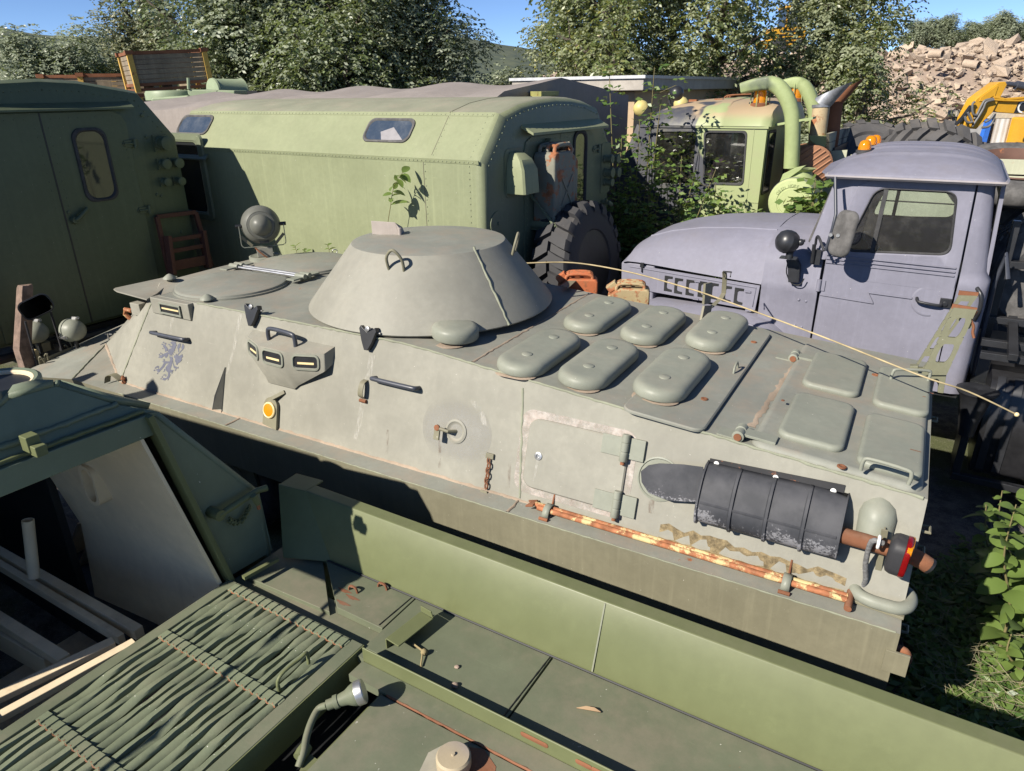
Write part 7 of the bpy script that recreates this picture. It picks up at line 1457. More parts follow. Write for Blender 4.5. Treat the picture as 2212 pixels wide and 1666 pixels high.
# casemate with rear opening
s0 = -2.11
def C(px, s=s0): return FC.s(px, s)
apx = V((s0, 1.138, 2.643)); br_ = V((s0, 1.304, 1.87)); tl_ = V((s0, .52, 2.66)); e3 = V((s0, 1.19, 2.63)); e2_ = V((s0, 1.515, 2.154)); e1_ = V((s0, 1.53, 1.857))
v = MB(); v.prism([apx, e3, e2_, e1_, br_], (-.02, 0, 0)); part('rear_cheek', v, M['fg_case'], fgv, bev=.003)
wr, wm, wl2 = C((252, 878), -2.14), C((67, 939), -2.14), C((0, 963), -2.14)
wr.z = wm.z = wl2.z = (wr.z + wm.z + wl2.z) / 3
v = MB(); v.prism([apx, V((s0, .52, 2.66)), V((-2.14, .52, wr.z)), V((-2.14, wr.y, wr.z)), e3], (-.02, 0, 0)); part('collar', v, M['fg_case'], fgv, bev=.003)
sT = -2.158
ta, tb, tc4 = C((19, 863), sT), C((117, 835), sT), C((127, 835), sT); zt5 = tb.z; tz_ = C((0, 882), sT)
v = MB(); v.prism([V((-2.14, .52, wr.z)), V((-2.14, wr.y, wr.z)), tc4, tb, ta, tz_, V((sT, tz_.y - .25, tz_.z - .2))], (-.02, 0, 0)); part('sloped_plate', v, M['fg_case'], fgv, bev=.004, smooth=20)
strip_parent = fgv
def bead(pts, r_, m, name='weld_bead'):
    P_ = []
    for i in range(len(pts) - 1):
        n = max(2, int((V(pts[i + 1]) - V(pts[i])).length / .02)); P_ += [V(pts[i]).lerp(V(pts[i + 1]), k / n) for k in range(n)]
    P_.append(V(pts[-1])); P_ = [p + V((0, 0, .5 * r_ * (random.random() - .5))) for p in P_]
    v = MB(); v.tube(P_, [r_ * (.75 + .5 * random.random()) for _ in P_], 6); return part(name, v, m, fgv, smooth=80)
bead([V((-2.135, wr.y, wr.z)), V((-2.135, -.9, wr.z))], .009, M['fg_case']); bead([apx + V((.004, 0, .012)), V((s0 + .004, .52, 2.672))], .007, M['fg_plate'])
# roof and outer side of the casemate
sil = [C((321, 883), -2.13), C((223, 860), -2.35), C((112, 837), -2.7), C((38, 829), -3.0), C((-60, 808), -3.3)]
v = MB(); v.poly([e3, V((-2.14, wr.y, wr.z)), sil[0]]); v.poly([V((-2.14, wr.y, wr.z)), tc4, sil[1], sil[0]]); v.poly([tc4, tb, sil[2], sil[1]]); v.poly([tb, ta, sil[3], sil[2]]); v.poly([ta, tz_, C((-80, 900), sT), sil[4], sil[3]])
sdn = [e3] + sil
low = [V((s0, 1.515, 2.154)), V((-2.14, 1.516, 2.154)), V((-2.35, 1.52, 2.15)), V((-2.7, 1.53, 2.13)), V((-3.0, 1.55, 2.1)), V((-3.3, 1.5, 2.0))]
v.loft([sdn, low, [V((p.x, p.y + .01, 1.3)) for p in low]], cap=False, closed=False); rf5 = part('casemate_roof', v, M['fg_case'], fgv, smooth=15)
md = rf5.modifiers.new('thick', 'SOLIDIFY'); md.thickness = .02; md.offset = -1
hcc = C((-22, 838), -2.6); v = MB(); v.lathe(hcc, EZ, [(.15, -.02), (.15, .012), (.14, .018), (.128, .015), (.125, -.005)], 36, cap=False); part('hatch_ring', v, M['fg_case'], fgv); v = MB(); v.lathe(hcc, EZ, [(.127, .014), (.118, .01), (.115, -.02)], 36, cap=False); part('hatch_lip', v, M['cream'], fgv); v = MB(); v.lathe(hcc, EZ, [(.125, .002), (.001, .003)], 32); part('hatch_hole', v, M['dark'], fgv)
# opening frame: inner flange lit on its edge
n_ = (br_ - apx).normalized()
v = MB(); v.bar(apx + EX * .015, br_ + EX * .015, .05, .02, (0, .95, .3)); part('frame_edge', v, M['fg_plate'], fgv, bev=.002)
v = MB(); v.bar(apx + V((.012, -.045, -.03)), br_ + V((.012, -.04, .01)), .014, .012, (0, .95, .3)); part('frame_lip', v, M['cream'], fgv)
v = MB(); v.prism([apx + V((.02, 0, 0)), V((s0 + .02, .52, 2.66)), V((s0 + .02, .52, 2.58)), apx + V((.02, .012, -.075))], (-.04, 0, 0)); part('frame_edge', v, M['fg_case'], fgv, bev=.003)
# crew bay: cream side wall, ceiling, floor, dark forward bay
v = MB(); si = [apx + V((0, -.03, -.07)), br_ + V((0, -.035, 0))]
def wl_(s, f, z=None): p = si[0].lerp(si[1], f); return V((s, p.y - .05 * (s0 - s), p.z if z is None else z))
v.loft([[wl_(s0, 0), wl_(s0, 1), V((s0, 1.26, 1.55)), V((s0, 1.24, 1.30))], [wl_(-2.55, 0.1), wl_(-2.55, 1), V((-2.55, 1.235, 1.55)), V((-2.55, 1.2, 1.30))], [wl_(-2.98, .18), wl_(-2.98, 1), V((-2.98, 1.20, 1.55)), V((-2.98, 1.17, 1.30))]], cap=False, closed=False)
bay = part('bay_wall', v, M['cream'], fgv, smooth=20)
v = MB(); v.prism([wl_(s0 - .01, 0) , wl_(-2.98, .18), V((-2.98, .6, 2.52)), V((s0 - .01, .55, 2.575))], (0, 0, .01)); v.prism([V((s0 - .01, .52, 2.58)), V((s0 - .01, .55, 2.585)), V((-2.2, .55, 2.7)), V((-2.2, .52, 2.7))], (0, 0, .01)); part('bay_ceiling', v, M['cream'], bay)
v = MB(); v.poly([V((-1.2, 1.3, 1.362)), V((-3.0, 1.25, 1.362)), V((-3.0, -1.5, 1.362)), V((-1.2, -1.5, 1.362))]); part('bay_floor', v, paint('grimy_cream_floor', (.62, .49, .33), rough=.7, var=.2, dust=(.2, .13, .09), dust_amt=.8, streak=0, rust=.2), bay)
v = MB(); v.bx((-4.6, -.2, 1.28), (-4.55, 1.2, 2.7)); v.bx((-4.55, 1.15, 1.28), (-2.99, 1.18, 2.5)); v.bx((-4.6, -.2, 1.28), (-3.0, 1.2, 1.30)); part('forward_bay', v, M['dark'], fgv)
v = MB(); v.loft([[V((-4.5, .14, z)), V((-2.55, .14, z)), V((-2.55, .10, z)), V((-4.5, .10, z))] for z in (1.28, 3.05)]); part('bay_sun_block', v, M['fg_case'], fgv)  # unseen wall, placed and sized to keep direct sun out of the bay
v = MB(); hA_ = FC.pl(b1(745, 690), si[0], (0, .97, .2)); v.loft([[hA_ + V((x * 1.0, -h_, y)) for x, y in rrect(a, b, .04, 5)] for a, b, h_ in ((.10, .17, -.01), (.10, .17, .05), (.07, .14, .05), (.07, .14, -.005))], cap=False); part('grab_ring', v, M['cream'], bay)
v = MB(); v.lathe(FC.s(b1(250, 1400), -2.85), FC.s(b1(210, 1030), -2.85) - FC.s(b1(250, 1400), -2.85), [(.022, 0), (.022, .25), (.018, .25), (.018, .1)], 14, cap=False); part('upright_pipe', v, M['cream'], bay)
P0 = FC.z(b1(460, 1330), 1.42); v = MB()
a5_, b5_, c5_, d5_ = [FC.z(b1(*p), 1.45) for p in ((460, 1330), (560, 1395), (800, 1290), (700, 1225))]
v.prism([a5_, b5_, c5_, d5_], (0, 0, -.012)); 
for p, q_ in ((b5_, c5_), (a5_, d5_)): v.prism([p, q_, q_ + EZ * .20, q_.lerp(p, .25) + EZ * .20, p + EZ * .02], (.01, .006, 0))
v.prism([a5_, b5_, b5_ + EZ * .03, a5_ + EZ * .03], (.0, .008, 0)); part('step_bracket', v, M['cream'], bay)
v = MB(); a = FC.z(b1(840, 1520), 1.37); v.box(a, (.03, .02, .035)); v.box(a + V((0, 0, -.05)), (.01, .02, .05)); part('floor_clip', v, M['cream'], bay)
v = MB(); v.tube(smooth_pts([FC.z(b1(*p), 1.375) for p in ((600, 1560), (760, 1460), (880, 1420), (910, 1440), (850, 1500), (700, 1600))], 3), .02, 6); part('floor_hose', v, M['dark'], bay, smooth=70)
bead([FC.z(b1(*p), 1.365) for p in ((820, 1640), (900, 1590), (1010, 1590), (1020, 1540), (960, 1530))], .005, M['rust'], 'floor_crack')
def beam(pa, pb, z, w_, h_, name='floor_beam'): v = MB(); v.bar(D_(pa, z), D_(pb, z), w_, h_); return part(name, v, M['cream'], fgv, bev=.003)
beam(q7(-300, 85), q7(905, 772), 1.76, .036, .045); beam(q7(-300, 150), q7(790, 812), 1.76, .026, .04); beam(q7(-300, 500), q7(425, 955), 1.74, .042, .04); beam(q7(-300, 640), q7(320, 1000), 1.66, .02, .10)
beam(q7(-400, 1375), q7(740, 830), 1.80, .042, .025, 'cross_beam'); beam(q7(-400, 1535), q7(875, 835), 1.83, .034, .025, 'cross_beam')
v = MB(); v.bx((-2.6, -.6, 1.31), (-2.35, .35, 1.66)); part('bay_box', v, plain('pale_box', (.3, .3, .29), rough=.5), bay, bev=.03)
v = MB(); v.bx((-2.25, -.2, 1.5), (-2.15, .0, 1.72)); part('cable_clip', v, plain('blue_cloth', (.03, .05, .12), rough=.8), bay, bev=.02)
# hinge rod, latch and chain on the cheek; square clamp on the collar
v = MB(); a, b = C(b1(1610, 945), s0 + .05), C(b1(1890, 765), s0 + .05); v.tube([a + EX * -.05, a, b, C(b1(1960, 745), s0 + .06)], .013, 8); v.lathe(a - EX * .05, EX, [(.022, 0), (.022, .06)], 10); rod = part('latch_rod', v, M['fg_plate'], fgv, smooth=60)
v = MB(); v.tube([C(b1(1860, 800), s0 + .07), C(b1(1895, 860), s0 + .07)], .013, 8); part('latch_pin', v, M['fg_plate'], rod); v = MB(); v.tube([C(b1(1893, 860), s0 + .07), C(b1(1902, 900), s0 + .07)], .007, 6); part('pin_tip', v, M['yellow_rust'], rod)
ch = smooth_pts([C(b1(*p), s0 + .02) for p in ((1685, 980), (1720, 1000), (1780, 985), (1810, 930), (1830, 890))], 4)
v = MB()
for i, p in enumerate(ch): u = V((0, 1, 0)) if i % 2 else V((0, .5, .8)); v.tube([p + (u * math.cos(t) * .012 + EX * math.sin(t) * .008) for t in np.linspace(0, 6.283, 9)[:-1]], .003, 4, closed=True)
part('chain', v, M['fg_plate'], rod, kind='stuff')
c_ = C(b1(225, 410), s0 + .03); v = MB(); v.box(c_ + V((0, -.0, 0)), (.02, .018, .024)); part('clamp_block', v, M['fg_plate'], fgv, bev=.003); v = MB(); c_ = C(b1(285, 465), s0 + .06); v.box(c_, (.017, .016, .016)); part('clamp_block', v, M['fg_plate'], fgv, bev=.003)
# louvred engine deck: frame, every slat, three cross bands
s1g, s2g, t1g = -2.085, -1.40, 1.30; tg0 = -1.3
v = MB(); v.bx((s1g, tg0, ZD - .02), (s1g + .045, t1g, ZD + .012)); v.bx((s2g - .05, tg0, ZD - .02), (s2g, t1g, ZD + .012)); gr_ = part('louvre_deck', v, M['fg'], fgv, bev=.003)
for a, b in (((s1g + .046, t1g - .028), (s2g - .051, t1g)),): v = MB(); v.bx((a[0], a[1], ZD - .02), (b[0], b[1], ZD + .012)); part('frame_rail', v, M['fg'], gr_, bev=.003)
v = MB(); v.prism([V((s2g, tg0, ZD + .01)), V((s2g, t1g, ZD + .01)), V((s2g + .003, t1g, ZD - .1)), V((s2g + .003, tg0, ZD - .1))], (.004, 0, 0)); part('frame_flange', v, M['fg_plate'], gr_)
bands = [1.272, .985, .585, .10, -.4, -.9]
NS = 17; M['slat'] = paint('olive_slat_paint', (.16, .185, .12), rough=.5, var=.15, dust=(.25, .2, .15), dust_amt=.35, streak=0, chips=.1, rust=.05, wave=.3, bump=.35)
def slat_mesh(L_, seed):
    rnd = random.Random(seed); mb = MB(); rings = []; n = 12; ph = rnd.random() * 6; b1_ = rnd.random() * .008; b2_ = (rnd.random() - .3) * .012
    for i in range(n + 1):
        y = L_ * i / n; e = math.sin(math.pi * i / n); wv = e * (math.sin(i * .5 + ph) * .001 + b1_ * .3 + (.002 * (rnd.random() - .5)))
        dz = e * (b2_ * math.sin(i * .7 + ph) + .003 * rnd.random()); tw = .006 * e * math.sin(i * .6 + ph * 2)
        rings.append([V((-.014 + wv, y, -.006 + dz)), V((-.015 + wv, y, .005 + dz + tw)), V((-.010 + wv, y, .011 + dz)), V((.008 + wv, y, .010 + dz - tw)), V((.013 + wv, y, .002 + dz)), V((.008 + wv, y, -.012 + dz))])
    mb.loft(rings); return mb
F_, o_ = origin(fgv)
for bi in range(3):
    L_ = bands[bi] - bands[bi + 1] - .004
    ms = [mesh('slat', slat_mesh(L_, 10 * bi + k), M['slat'], 50) for k in range(5)]
    for i in range(NS):
        s = s1g + .062 + (s2g - s1g - .132) * i / (NS - 1); inst('slat', ms[(i * 3 + bi) % 5], gr_, (s - o_.x, bands[bi + 1] + .002 - o_.y, ZD - .004 + .003 * ((i * 7) % 3)), (0, R(((i * 37) % 9 - 4) * 1.2), 0))
for bi, t_ in enumerate(bands[:4]):
    v = MB(); v.bx((s1g + .046, t_ - .012, ZD - .012), (s2g - .051, t_ + .012, ZD - .004))
    for i in range(NS):
        s = s1g + .062 + (s2g - s1g - .132) * i / (NS - 1); v.box((s, t_, ZD + .012), (.015, .018, .004), (1, 0, .15), (0, 1, 0), (-.15, 0, 1)); v.box((s + .018, t_ + .004, ZD + .004), (.004, .012, .010))
    part('cross_band', v, M['slat'], gr_, kind='stuff')
for bi, t_ in enumerate(bands[:4]):
    v = MB(); pts = []
    for i in range(NS * 3): s = s1g + .05 + (s2g - s1g - .105) * i / (NS * 3 - 1); pts.append(V((s, t_ - .017 + .002 * math.sin(i * 2.1), ZD + .008 + .008 * (i % 3 == 1))))
    v.tube(pts, .0026, 4); part('rust_line', v, M['rust'], gr_, smooth=80)
v = MB(); v.bx((s1g, tg0, ZD - .30), (s2g + .0, 1.32, ZD - .28)); part('engine_pit', v, M['dark'], gr_)
# second louvred panel to its left (bottom left corner of the photo)
v = MB(); v.bx((s1g - .62, tg0, ZD - .02), (s1g - .012, .50, ZD - .006)); part('panel_bed', v, M['fg'], gr_)
ms = mesh('slat', slat_mesh(.9, 99), M['slat'], 50)
for i in range(14): inst('slat', ms, gr_, (s1g - .05 - .042 * i - o_.x, -.42 - o_.y, ZD + .004))
for (s, t_) in ((-1.50, .83), (-1.52, 1.0)):
    pass
v = MB(); a = D_(q7(1810, 1140), ZD + .01); b = D_(q7(2000, 970), ZD + .02); v.tube(smooth_pts([a - EZ * .01, a + EZ * .035, a.lerp(b, .25) + EZ * .05, a.lerp(b, .75) + EZ * .045, b + EZ * .045, b], 3), .006, 6); part('wire_handle', v, M['fg_plate'], gr_, smooth=70)
# raised rail, panel with rusty cap, connector and cable
tr0, tr1 = 1.235, 1.262
v = MB(); v.bx((-1.36, tr0 + .018, ZD - .04), (3.2, tr1 - .002, ZD + .055)); rl = part('deck_rail', v, M['fg_plate'], fgv, bev=.004)
v = MB(); v.bx((-1.36, tr0 - .05, ZD - .03), (3.2, tr0 + .016, ZD + .0)); part('rail_foot', v, M['fg'], rl)
for f_ in (.5, .62, .66, .8):
    c_ = V((-1.36 + 1.3 * f_, tr0 + .0165, ZD + .03)); v = MB(); v.pad(c_, EX, EZ, -EY, .05 + .05 * random.random(), .018, .008, [(0, 0), (.002, .001)], 3); part('rust_stain', v, M['rust'], rl)
pz = ZD - .005
pA = D_(b6(350, 690), pz); pB = D_(b6(560, 440), pz)
v = MB(); v.bx((-1.22, -1.5, pz - .02), (3.2, tr0 - .055, pz)); pn = part('rear_panel', v, M['fg'], fgv, bev=.004)
v = MB(); v.bx((-1.225, -1.5, pz - .22), (-1.20, tr0 - .06, pz - .005)); part('panel_lip', v, M['fg_plate'], pn)
bead([V((-1.2, tr0 - .052, pz + .002)), V((1.4, tr0 - .052, pz + .002))], .004, M['rust'], 'rust_line')
v = MB(); v.bx((-1.395, -1.5, ZD - .28), (-1.23, 1.3, ZD - .26)); part('pit_floor', v, M['dark'], fgv)
cc = D_(b6(1740, 950), pz + .02); v = MB(); v.lathe(cc, EZ, [(.045, -.02), (.049, -.005), (.049, .022), (.044, .028), (.006, .028), (.005, .034), (.001, .034)], 32); part('filler_cap', v, paint('worn_yellow_cap', (.36, .3, .2), rough=.55, var=.2, dust_amt=.1, streak=0, second=(.22, .2, .22), second_at=.5), pn)
v = MB()
def blob(c, pts, z): return [V((c.x + a, c.y + b, z)) for a, b in pts]
v.poly(blob(cc, [(.04, .09), (.10, .06), (.13, .0), (.10, -.05), (.03, -.08), (-.02, -.06), (-.03, .02), (-.01, .07)], pz + .0012)); part('rust_patch', v, M['rust'], pn)
v = MB(); v.poly(blob(cc, [(-.01, .08), (-.06, .06), (-.09, .0), (-.075, -.06), (-.02, -.09), (.05, -.085), (.03, .03)], pz + .0008)); part('bare_patch', v, plain('bare_primer', (.3, .28, .22), rough=.7, var=.15), pn)
a = D_(b6(500, 395), pz + .045); b = D_(b6(880, 245), pz + .075); d_ = (b - a).normalized(); L_ = (b - a).length; v = MB()
v.lathe(a, d_, [(.016, 0), (.016, .02), (.021, .022), (.021, .035), (.018, .037), (.022, .06), (.030, .075), (.034, .085), (.034, .095), (.030, .10), (.031, L_ - .025), (.001, L_ - .024)], 24); cn = part('connector', v, M['fg'], pn)
v = MB(); v.lathe(a + d_ * (L_ - .03), d_, [(.036, 0), (.037, .003), (.037, .022), (.034, .025), (.001, .024)], 28); part('knurled_ring', v, M['steel'], cn)
v = MB(); v.tube(smooth_pts([a, D_(b6(415, 430), pz + .03), D_(b6(345, 560), pz + .02), D_(b6(300, 700), pz + .01), D_(b6(270, 850), pz - .0), D_(b6(220, 1000), pz - .02)], 4), .011, 8); part('cable', v, M['fg'], cn, smooth=70)
v = MB(); v.lathe(D_(b6(262, 850), pz - .01), V((.2, -1, -.1)), [(.018, -.02), (.02, 0), (.018, .02)], 10); v.prism([D_(b6(*p), pz - .03) for p in ((320, 880), (430, 960), (420, 1037), (230, 1060))], (0, 0, .008)); part('cable_clamp', v, M['fg_plate'], cn)
# channel bracket, tie down, stray debris on the deck
v = MB(); a, b = D_(q8(290, 815), ZD + .04), D_(q8(515, 640), ZD + .04); dd = (b - a).normalized(); nn = V((-dd.y, dd.x, 0)); 
v.prism([a, b, b - nn * .06, a - nn * .06][::-1], (0, 0, .006)); v.prism([a - nn * .0, b - nn * .0, b - EZ * .04, a - EZ * .04], nn * .006); v.prism([b + EZ * .005, b - nn * .06 + EZ * .005, b - nn * .05 + EZ * .03, b + EZ * .03], dd * .005); part('channel_bracket', v, M['fg_plate'], fgv, bev=.002)
for px in ((75, 490), (265, 470)): v = MB(); c_ = D_(q8(*px), ZD + .008); v.tube(smooth_pts([c_ + V((-.02, 0, -.01)), c_ + V((-.012, 0, .012)), c_ + V((.015, 0, .012)), c_ + V((.022, 0, -.01))], 3), .005, 5); part('tie_loop', v, M['rust'], fgv, smooth=70)
v = MB()
for px in ((20, 500), (70, 545), (10, 580)): v.poly(blob(D_(q8(*px)), [(.03 * math.cos(t) * (1 + .5 * math.sin(3 * t)), .008 * math.sin(t)) for t in np.linspace(0, 6.28, 11)[:-1]], ZD + .001))
part('rust_stain', v, M['rust'], fgv, kind='stuff')
bead([D_(q8(1370, 905), ZD + .001), D_(q8(1045, 1320), ZD + .001)], .0025, M['dark'], 'plate_joint'); bead([D_(q8(470, 530), ZD + .001), D_(q8(245, 720), ZD + .001)], .0025, M['dark'], 'plate_joint')
v = MB(); v.prism([D_(b1(*p), ZD + .03) for p in ((1780, 1410), (2040, 1270), (2050, 1285), (1800, 1425))], (0, 0, .014)); part('weld_strip', v, M['fg_plate'], fgv)
dirt = plain('clod', (.26, .2, .16), rough=1, var=.3, scale=60)
for i, (px, r_) in enumerate((((1620, 998), .009), ((1665, 1015), .010), ((735, 1110), .012), ((750, 990), .008))):
    c_ = D_(q8(*px), ZD + r_ * .5); v = MB(); v.sphere(c_, r_, 8, 6, squash=.7); v.v = [(p[0] + .003 * noise.noise(V(p) * 90), p[1] + .003 * noise.noise(V(p) * 91 + EX), p[2]) for p in v.v]
    solo('clod', v, dirt, ('pale dirt clod at the foot of the bright side plate', 'rounder pale dirt clod next to the plate joint', 'dark pebble lying mid deck near the rail', 'small crumb of dirt between pebble and dead twig')[i], 'clod', FC, c_, group='crumbs on the olive deck')
c_ = D_(q8(530, 910), ZD); v = MB(); v.tube([c_ + V((-.05, .012, .012)), c_ + V((0, 0, .014))], .004, 5); v.tube([c_ + V((0, 0, .014)), c_ + V((.03, -.05, .006))], .003, 5); v.sphere(c_ + V((.005, .0, .012)), .012, 8, 6); solo('dead_twig', v, plain('dry_twig', (.25, .2, .1), rough=.9), 'dry twig with a bud lying on the olive deck', 'twig', FC, c_)
c_ = D_(q8(1600, 1278), ZD + .002); v = MB(); v.loft([[c_ + V((a, b - w_, .003 + h_)), c_ + V((a, b, .0 + h_ * .5)), c_ + V((a, b + w_, .003 + h_))] for a, b, w_, h_ in ((-.035, -.01, .001, .0), (-.01, -.003, .008, .008), (.015, .003, .008, .01), (.035, .012, .001, .002))], cap=False, closed=False); solo('dry_leaf', v, plain('dry_leaf', (.32, .22, .13), rough=.9), 'curled dry leaf lying on the olive deck', 'leaf', FC, c_, smooth=80)
# hull below the deck, tracks
v = MB(); v.bx((-1.2, -1.5, 1.29), (3.2, 1.55, ZD - .26)); part('lower_hull', v, M['fg'], fgv)
v = MB(); v.bx((-4.4, 1.1, 1.285), (3.1, 1.5, 1.5)); part('track', v, M['rubber'], fgv, bev=.02)

# roof hatch lid standing open at the front left of the casemate (outside the frame; its shadow lies on the carrier's lower side)
def un(q): p = EYE + (FA.P(q) - EYE) / 1.6; return FC.inv(p)  # undoes the scaling about the camera eye that follows below
v = MB(); v.prism([un(q) for q in ((-7.0, 1.0, 2.80), (-6.98, 1.0, 3.06), (-6.9, 1.0, 3.14), (-6.82, 1.0, 3.07), (-6.76, 1.0, 2.80), (-4.62, 1.0, 2.845), (-4.3, 1.0, 2.5), (-4.3, 1.0, 2.1), (-7.0, 1.0, 2.1))], (0, -.02, 0)); part('open_hatch_lid', v, M['fg_case'], fgv, bev=.004)
# scale the vehicle and deck litter about the camera eye to fit its shadow
KF = 1.6
for ob in [fgv] + [o for o in bpy.data.objects if o.get('group') == 'crumbs on the olive deck' or o.name in ('dead_twig', 'dry_leaf')]:
    ob.location = EYE + (ob.location - EYE) * KF; ob.scale = (KF, KF, KF)
# =================================================================== rubble heap behind the trees
def heap_z(x, y):
    f = min(max((y - 27) / 20, 0), 1); f = f * f * (3 - 2 * f)
    top = 4.7 + .035 * max(x, 0) + .7 * noise.noise((x * .07, 0, 3)); lo = min(max((6 - x) / 8, 0), 1) * min(max((x + 30) / 6, 0), 1); top -= 2.6 * lo * lo
    z = f * top
    z -= max(0, y - 52) * .10
    return z + (.5 * noise.noise((x * .22, y * .22, 0)) + .22 * noise.noise((x * .8, y * .8, 5))) * min(1, f * 3 + .05)
def rubble_mat(nm, a, b):
    m, N, L, P = mat(nm); tc = N.new('ShaderNodeTexCoord'); oi = N.new('ShaderNodeObjectInfo'); ge = N.new('ShaderNodeNewGeometry')
    n_ = noise_n(N, L, tc.outputs['Object'], 3, 8, .7); c = mix(N, L, ramp(N, L, n_, .3, .7), a, b)
    c = mix(N, L, mul(N, L, ge.outputs['Random Per Island'], .6), c, (.5, .40, .30)); c = mix(N, L, mul(N, L, oi.outputs['Random'], .5), c, (.27, .215, .175))
    L.new(c, P.inputs['Base Color']); P.inputs['Roughness'].default_value = .95
    bb_ = N.new('ShaderNodeBump'); bb_.inputs['Strength'].default_value = .8; bb_.inputs['Distance'].default_value = .06; L.new(noise_n(N, L, tc.outputs['Object'], 9, 8, .7), bb_.inputs['Height']); L.new(bb_.outputs[0], P.inputs['Normal']); return m
M['rubble'] = rubble_mat('rubble_fines', (.36, .27, .205), (.25, .185, .14)); M['stone'] = rubble_mat('broken_stone', (.43, .34, .26), (.32, .25, .19))
v = MB(); X_ = np.arange(-40, 60.1, .8); Y_ = np.arange(25, 75, .8)
for y in Y_:
    for x in X_: v.v.append((x, y, heap_z(x, y) - .15))
nx = len(X_)
for j in range(len(Y_) - 1):
    for i in range(nx - 1): a = j * nx + i; v.f.append((a, a + 1, a + 1 + nx, a + nx))
heap = solo('rubble_heap', v, M['rubble'], 'long pale heap of demolition rubble rising behind the trees', None, FW, (0, 0, 0), kind='structure', smooth=60)
def rock(seed, n=9):
    rnd = random.Random(seed); bm = bmesh.new(); sc = (1, .5 + .4 * rnd.random(), .35 + .4 * rnd.random())
    for _ in range(n + 5): bm.verts.new((sc[0] * (rnd.random() - .5) * 2, sc[1] * (rnd.random() - .5) * 2, sc[2] * (rnd.random() - .5) * 2))
    bmesh.ops.convex_hull(bm, input=bm.verts); bmesh.ops.delete(bm, geom=[q for q in bm.verts if not q.link_faces], context='VERTS')
    me = bpy.data.meshes.new('stone'); bm.to_mesh(me); bm.free(); me.materials.append(M['stone']); return me
rocks = [rock(k) for k in range(10)]
rr = random.Random(3)
for i in range(260):
    y = 29 + 20 * rr.random() ** .8; u = rr.random(); x = (.34 + .42 * u) * y if i < 215 else (-.28 + .5 * u) * y
    s = .24 + .48 * rr.random() ** 2.2; inst('stone', rocks[i % 10], heap, (x, y, heap_z(x, y) + s * .12), (rr.random() * 1.2 - .3, rr.random() * 1.2 - .6, rr.random() * 6), (s, s, s * .9))
v = MB(); base_r = [[tuple(q.co) for q in m.vertices] for m in rocks]; base_f = [[tuple(f.vertices) for f in m.polygons] for m in rocks]
for i in range(5200):
    y = 28 + 22 * rr.random(); u = rr.random(); x = (.30 + .46 * u) * y if i < 3700 else (-.8 + 1.1 * u) * y
    s = .07 + .24 * rr.random() ** 2; z = heap_z(x, y); k = i % 10; ro_ = Matrix.Rotation(rr.random() * 6, 3, 'Z') @ Matrix.Rotation(rr.random() * 2 - 1, 3, 'X')
    v.add([V((x, y, z)) + ro_ @ (V(q) * s) for q in base_r[k]], base_f[k])
v2 = bpy.data.meshes.new('small_rubble'); v2.from_pydata(v.v, [], v.f); v2.materials.append(M['stone']); sr_ = bpy.data.objects.new('small_rubble', v2); COL.objects.link(sr_); sr_.parent = heap; sr_['kind'] = 'stuff'
for px, px2, D in ((q3(1625, 350), q3(1700, 350), 40), (q3(1850, 415), q3(1935, 425), 37)):
    v = MB(); a, b = at(px, D), at(px2, D - .5); v.lathe(a, b - a, [(.19, -.2), (.19, (b - a).length * .8), (.15, (b - a).length * .8), (.15, 0)], 16); part('concrete_pipe', v, M['stone'], heap)
# =================================================================== wooded hills on the horizon
def hill_mat():
    m, N, L, P = mat('wooded_hill'); tc = N.new('ShaderNodeTexCoord'); n_ = noise_n(N, L, tc.outputs['Object'], .02, 10, .7)
    L.new(mix(N, L, ramp(N, L, n_, .35, .65), (.045, .062, .045), (.085, .10, .06)), P.inputs['Base Color']); P.inputs['Roughness'].default_value = 1; return m
M['hill'] = hill_mat()
for nm, Y0, h0, sd, lab in (('hills', 2600, 190, 1.0, 'bluish wooded hills along the horizon'), ('far_hills', 5200, 380, 7.0, 'fainter high ridge farthest away on the horizon')):
    v = MB(); n = 120; xs_ = np.linspace(-1.3 * Y0, 1.3 * Y0, n); rows = []
    for f, k in ((-.25, 0), (-.1, .6), (0, 1), (.2, .7)):
        rows.append([V((x * (1 + f * .3), Y0 * (1 + f), max(0, k * h0 * (.75 + .55 * noise.noise((x / Y0 * 2.3 + sd, sd, 0)) + .12 * noise.noise((x / Y0 * 9, sd, 2)) + .45 * math.exp(-((x / Y0 + .72) / .22) ** 2) - .55 * min(max(x / Y0 * 3, 0), 1))))) for x in xs_])
    v.loft(rows, cap=False, closed=False); solo(nm, v, M['hill'], lab, None, FW, (0, 0, 0), kind='structure', smooth=80)

# =================================================================== yellow excavator, site cabin with a curtain, loader on the heap
M['cat'] = paint('machine_yellow', (.55, .29, .025), rough=.4, var=.08, dust=(.4, .33, .2), dust_amt=.3, streak=.05, chips=.05)
DE = 22.0
def ex_(px, D=DE): return at(b4(*px), D)
exc = thing('excavator', 'yellow excavator arm reaching in front of the rubble heap at the right edge', 'excavator', FW, (14.5, DE, 0))
dE = V((0, .45, 0))
v = MB(); v.prism([ex_(p) for p in ((1335, 715), (1420, 650), (1760, 400), (1880, 395), (1905, 450), (1800, 650), (1740, 760), (1640, 960), (1500, 1100), (1340, 1270), (1110, 1215), (1150, 1060), (1250, 870))], dE); part('stick', v, M['cat'], exc, bev=.02)
v = MB(); v.prism([ex_(p, DE - .02) for p in ((1420, 680), (1730, 455), (1745, 480), (1690, 640), (1480, 760), (1390, 760))], V((0, .02, 0))); part('stick_plate', v, M['cat'], exc, bev=.01)
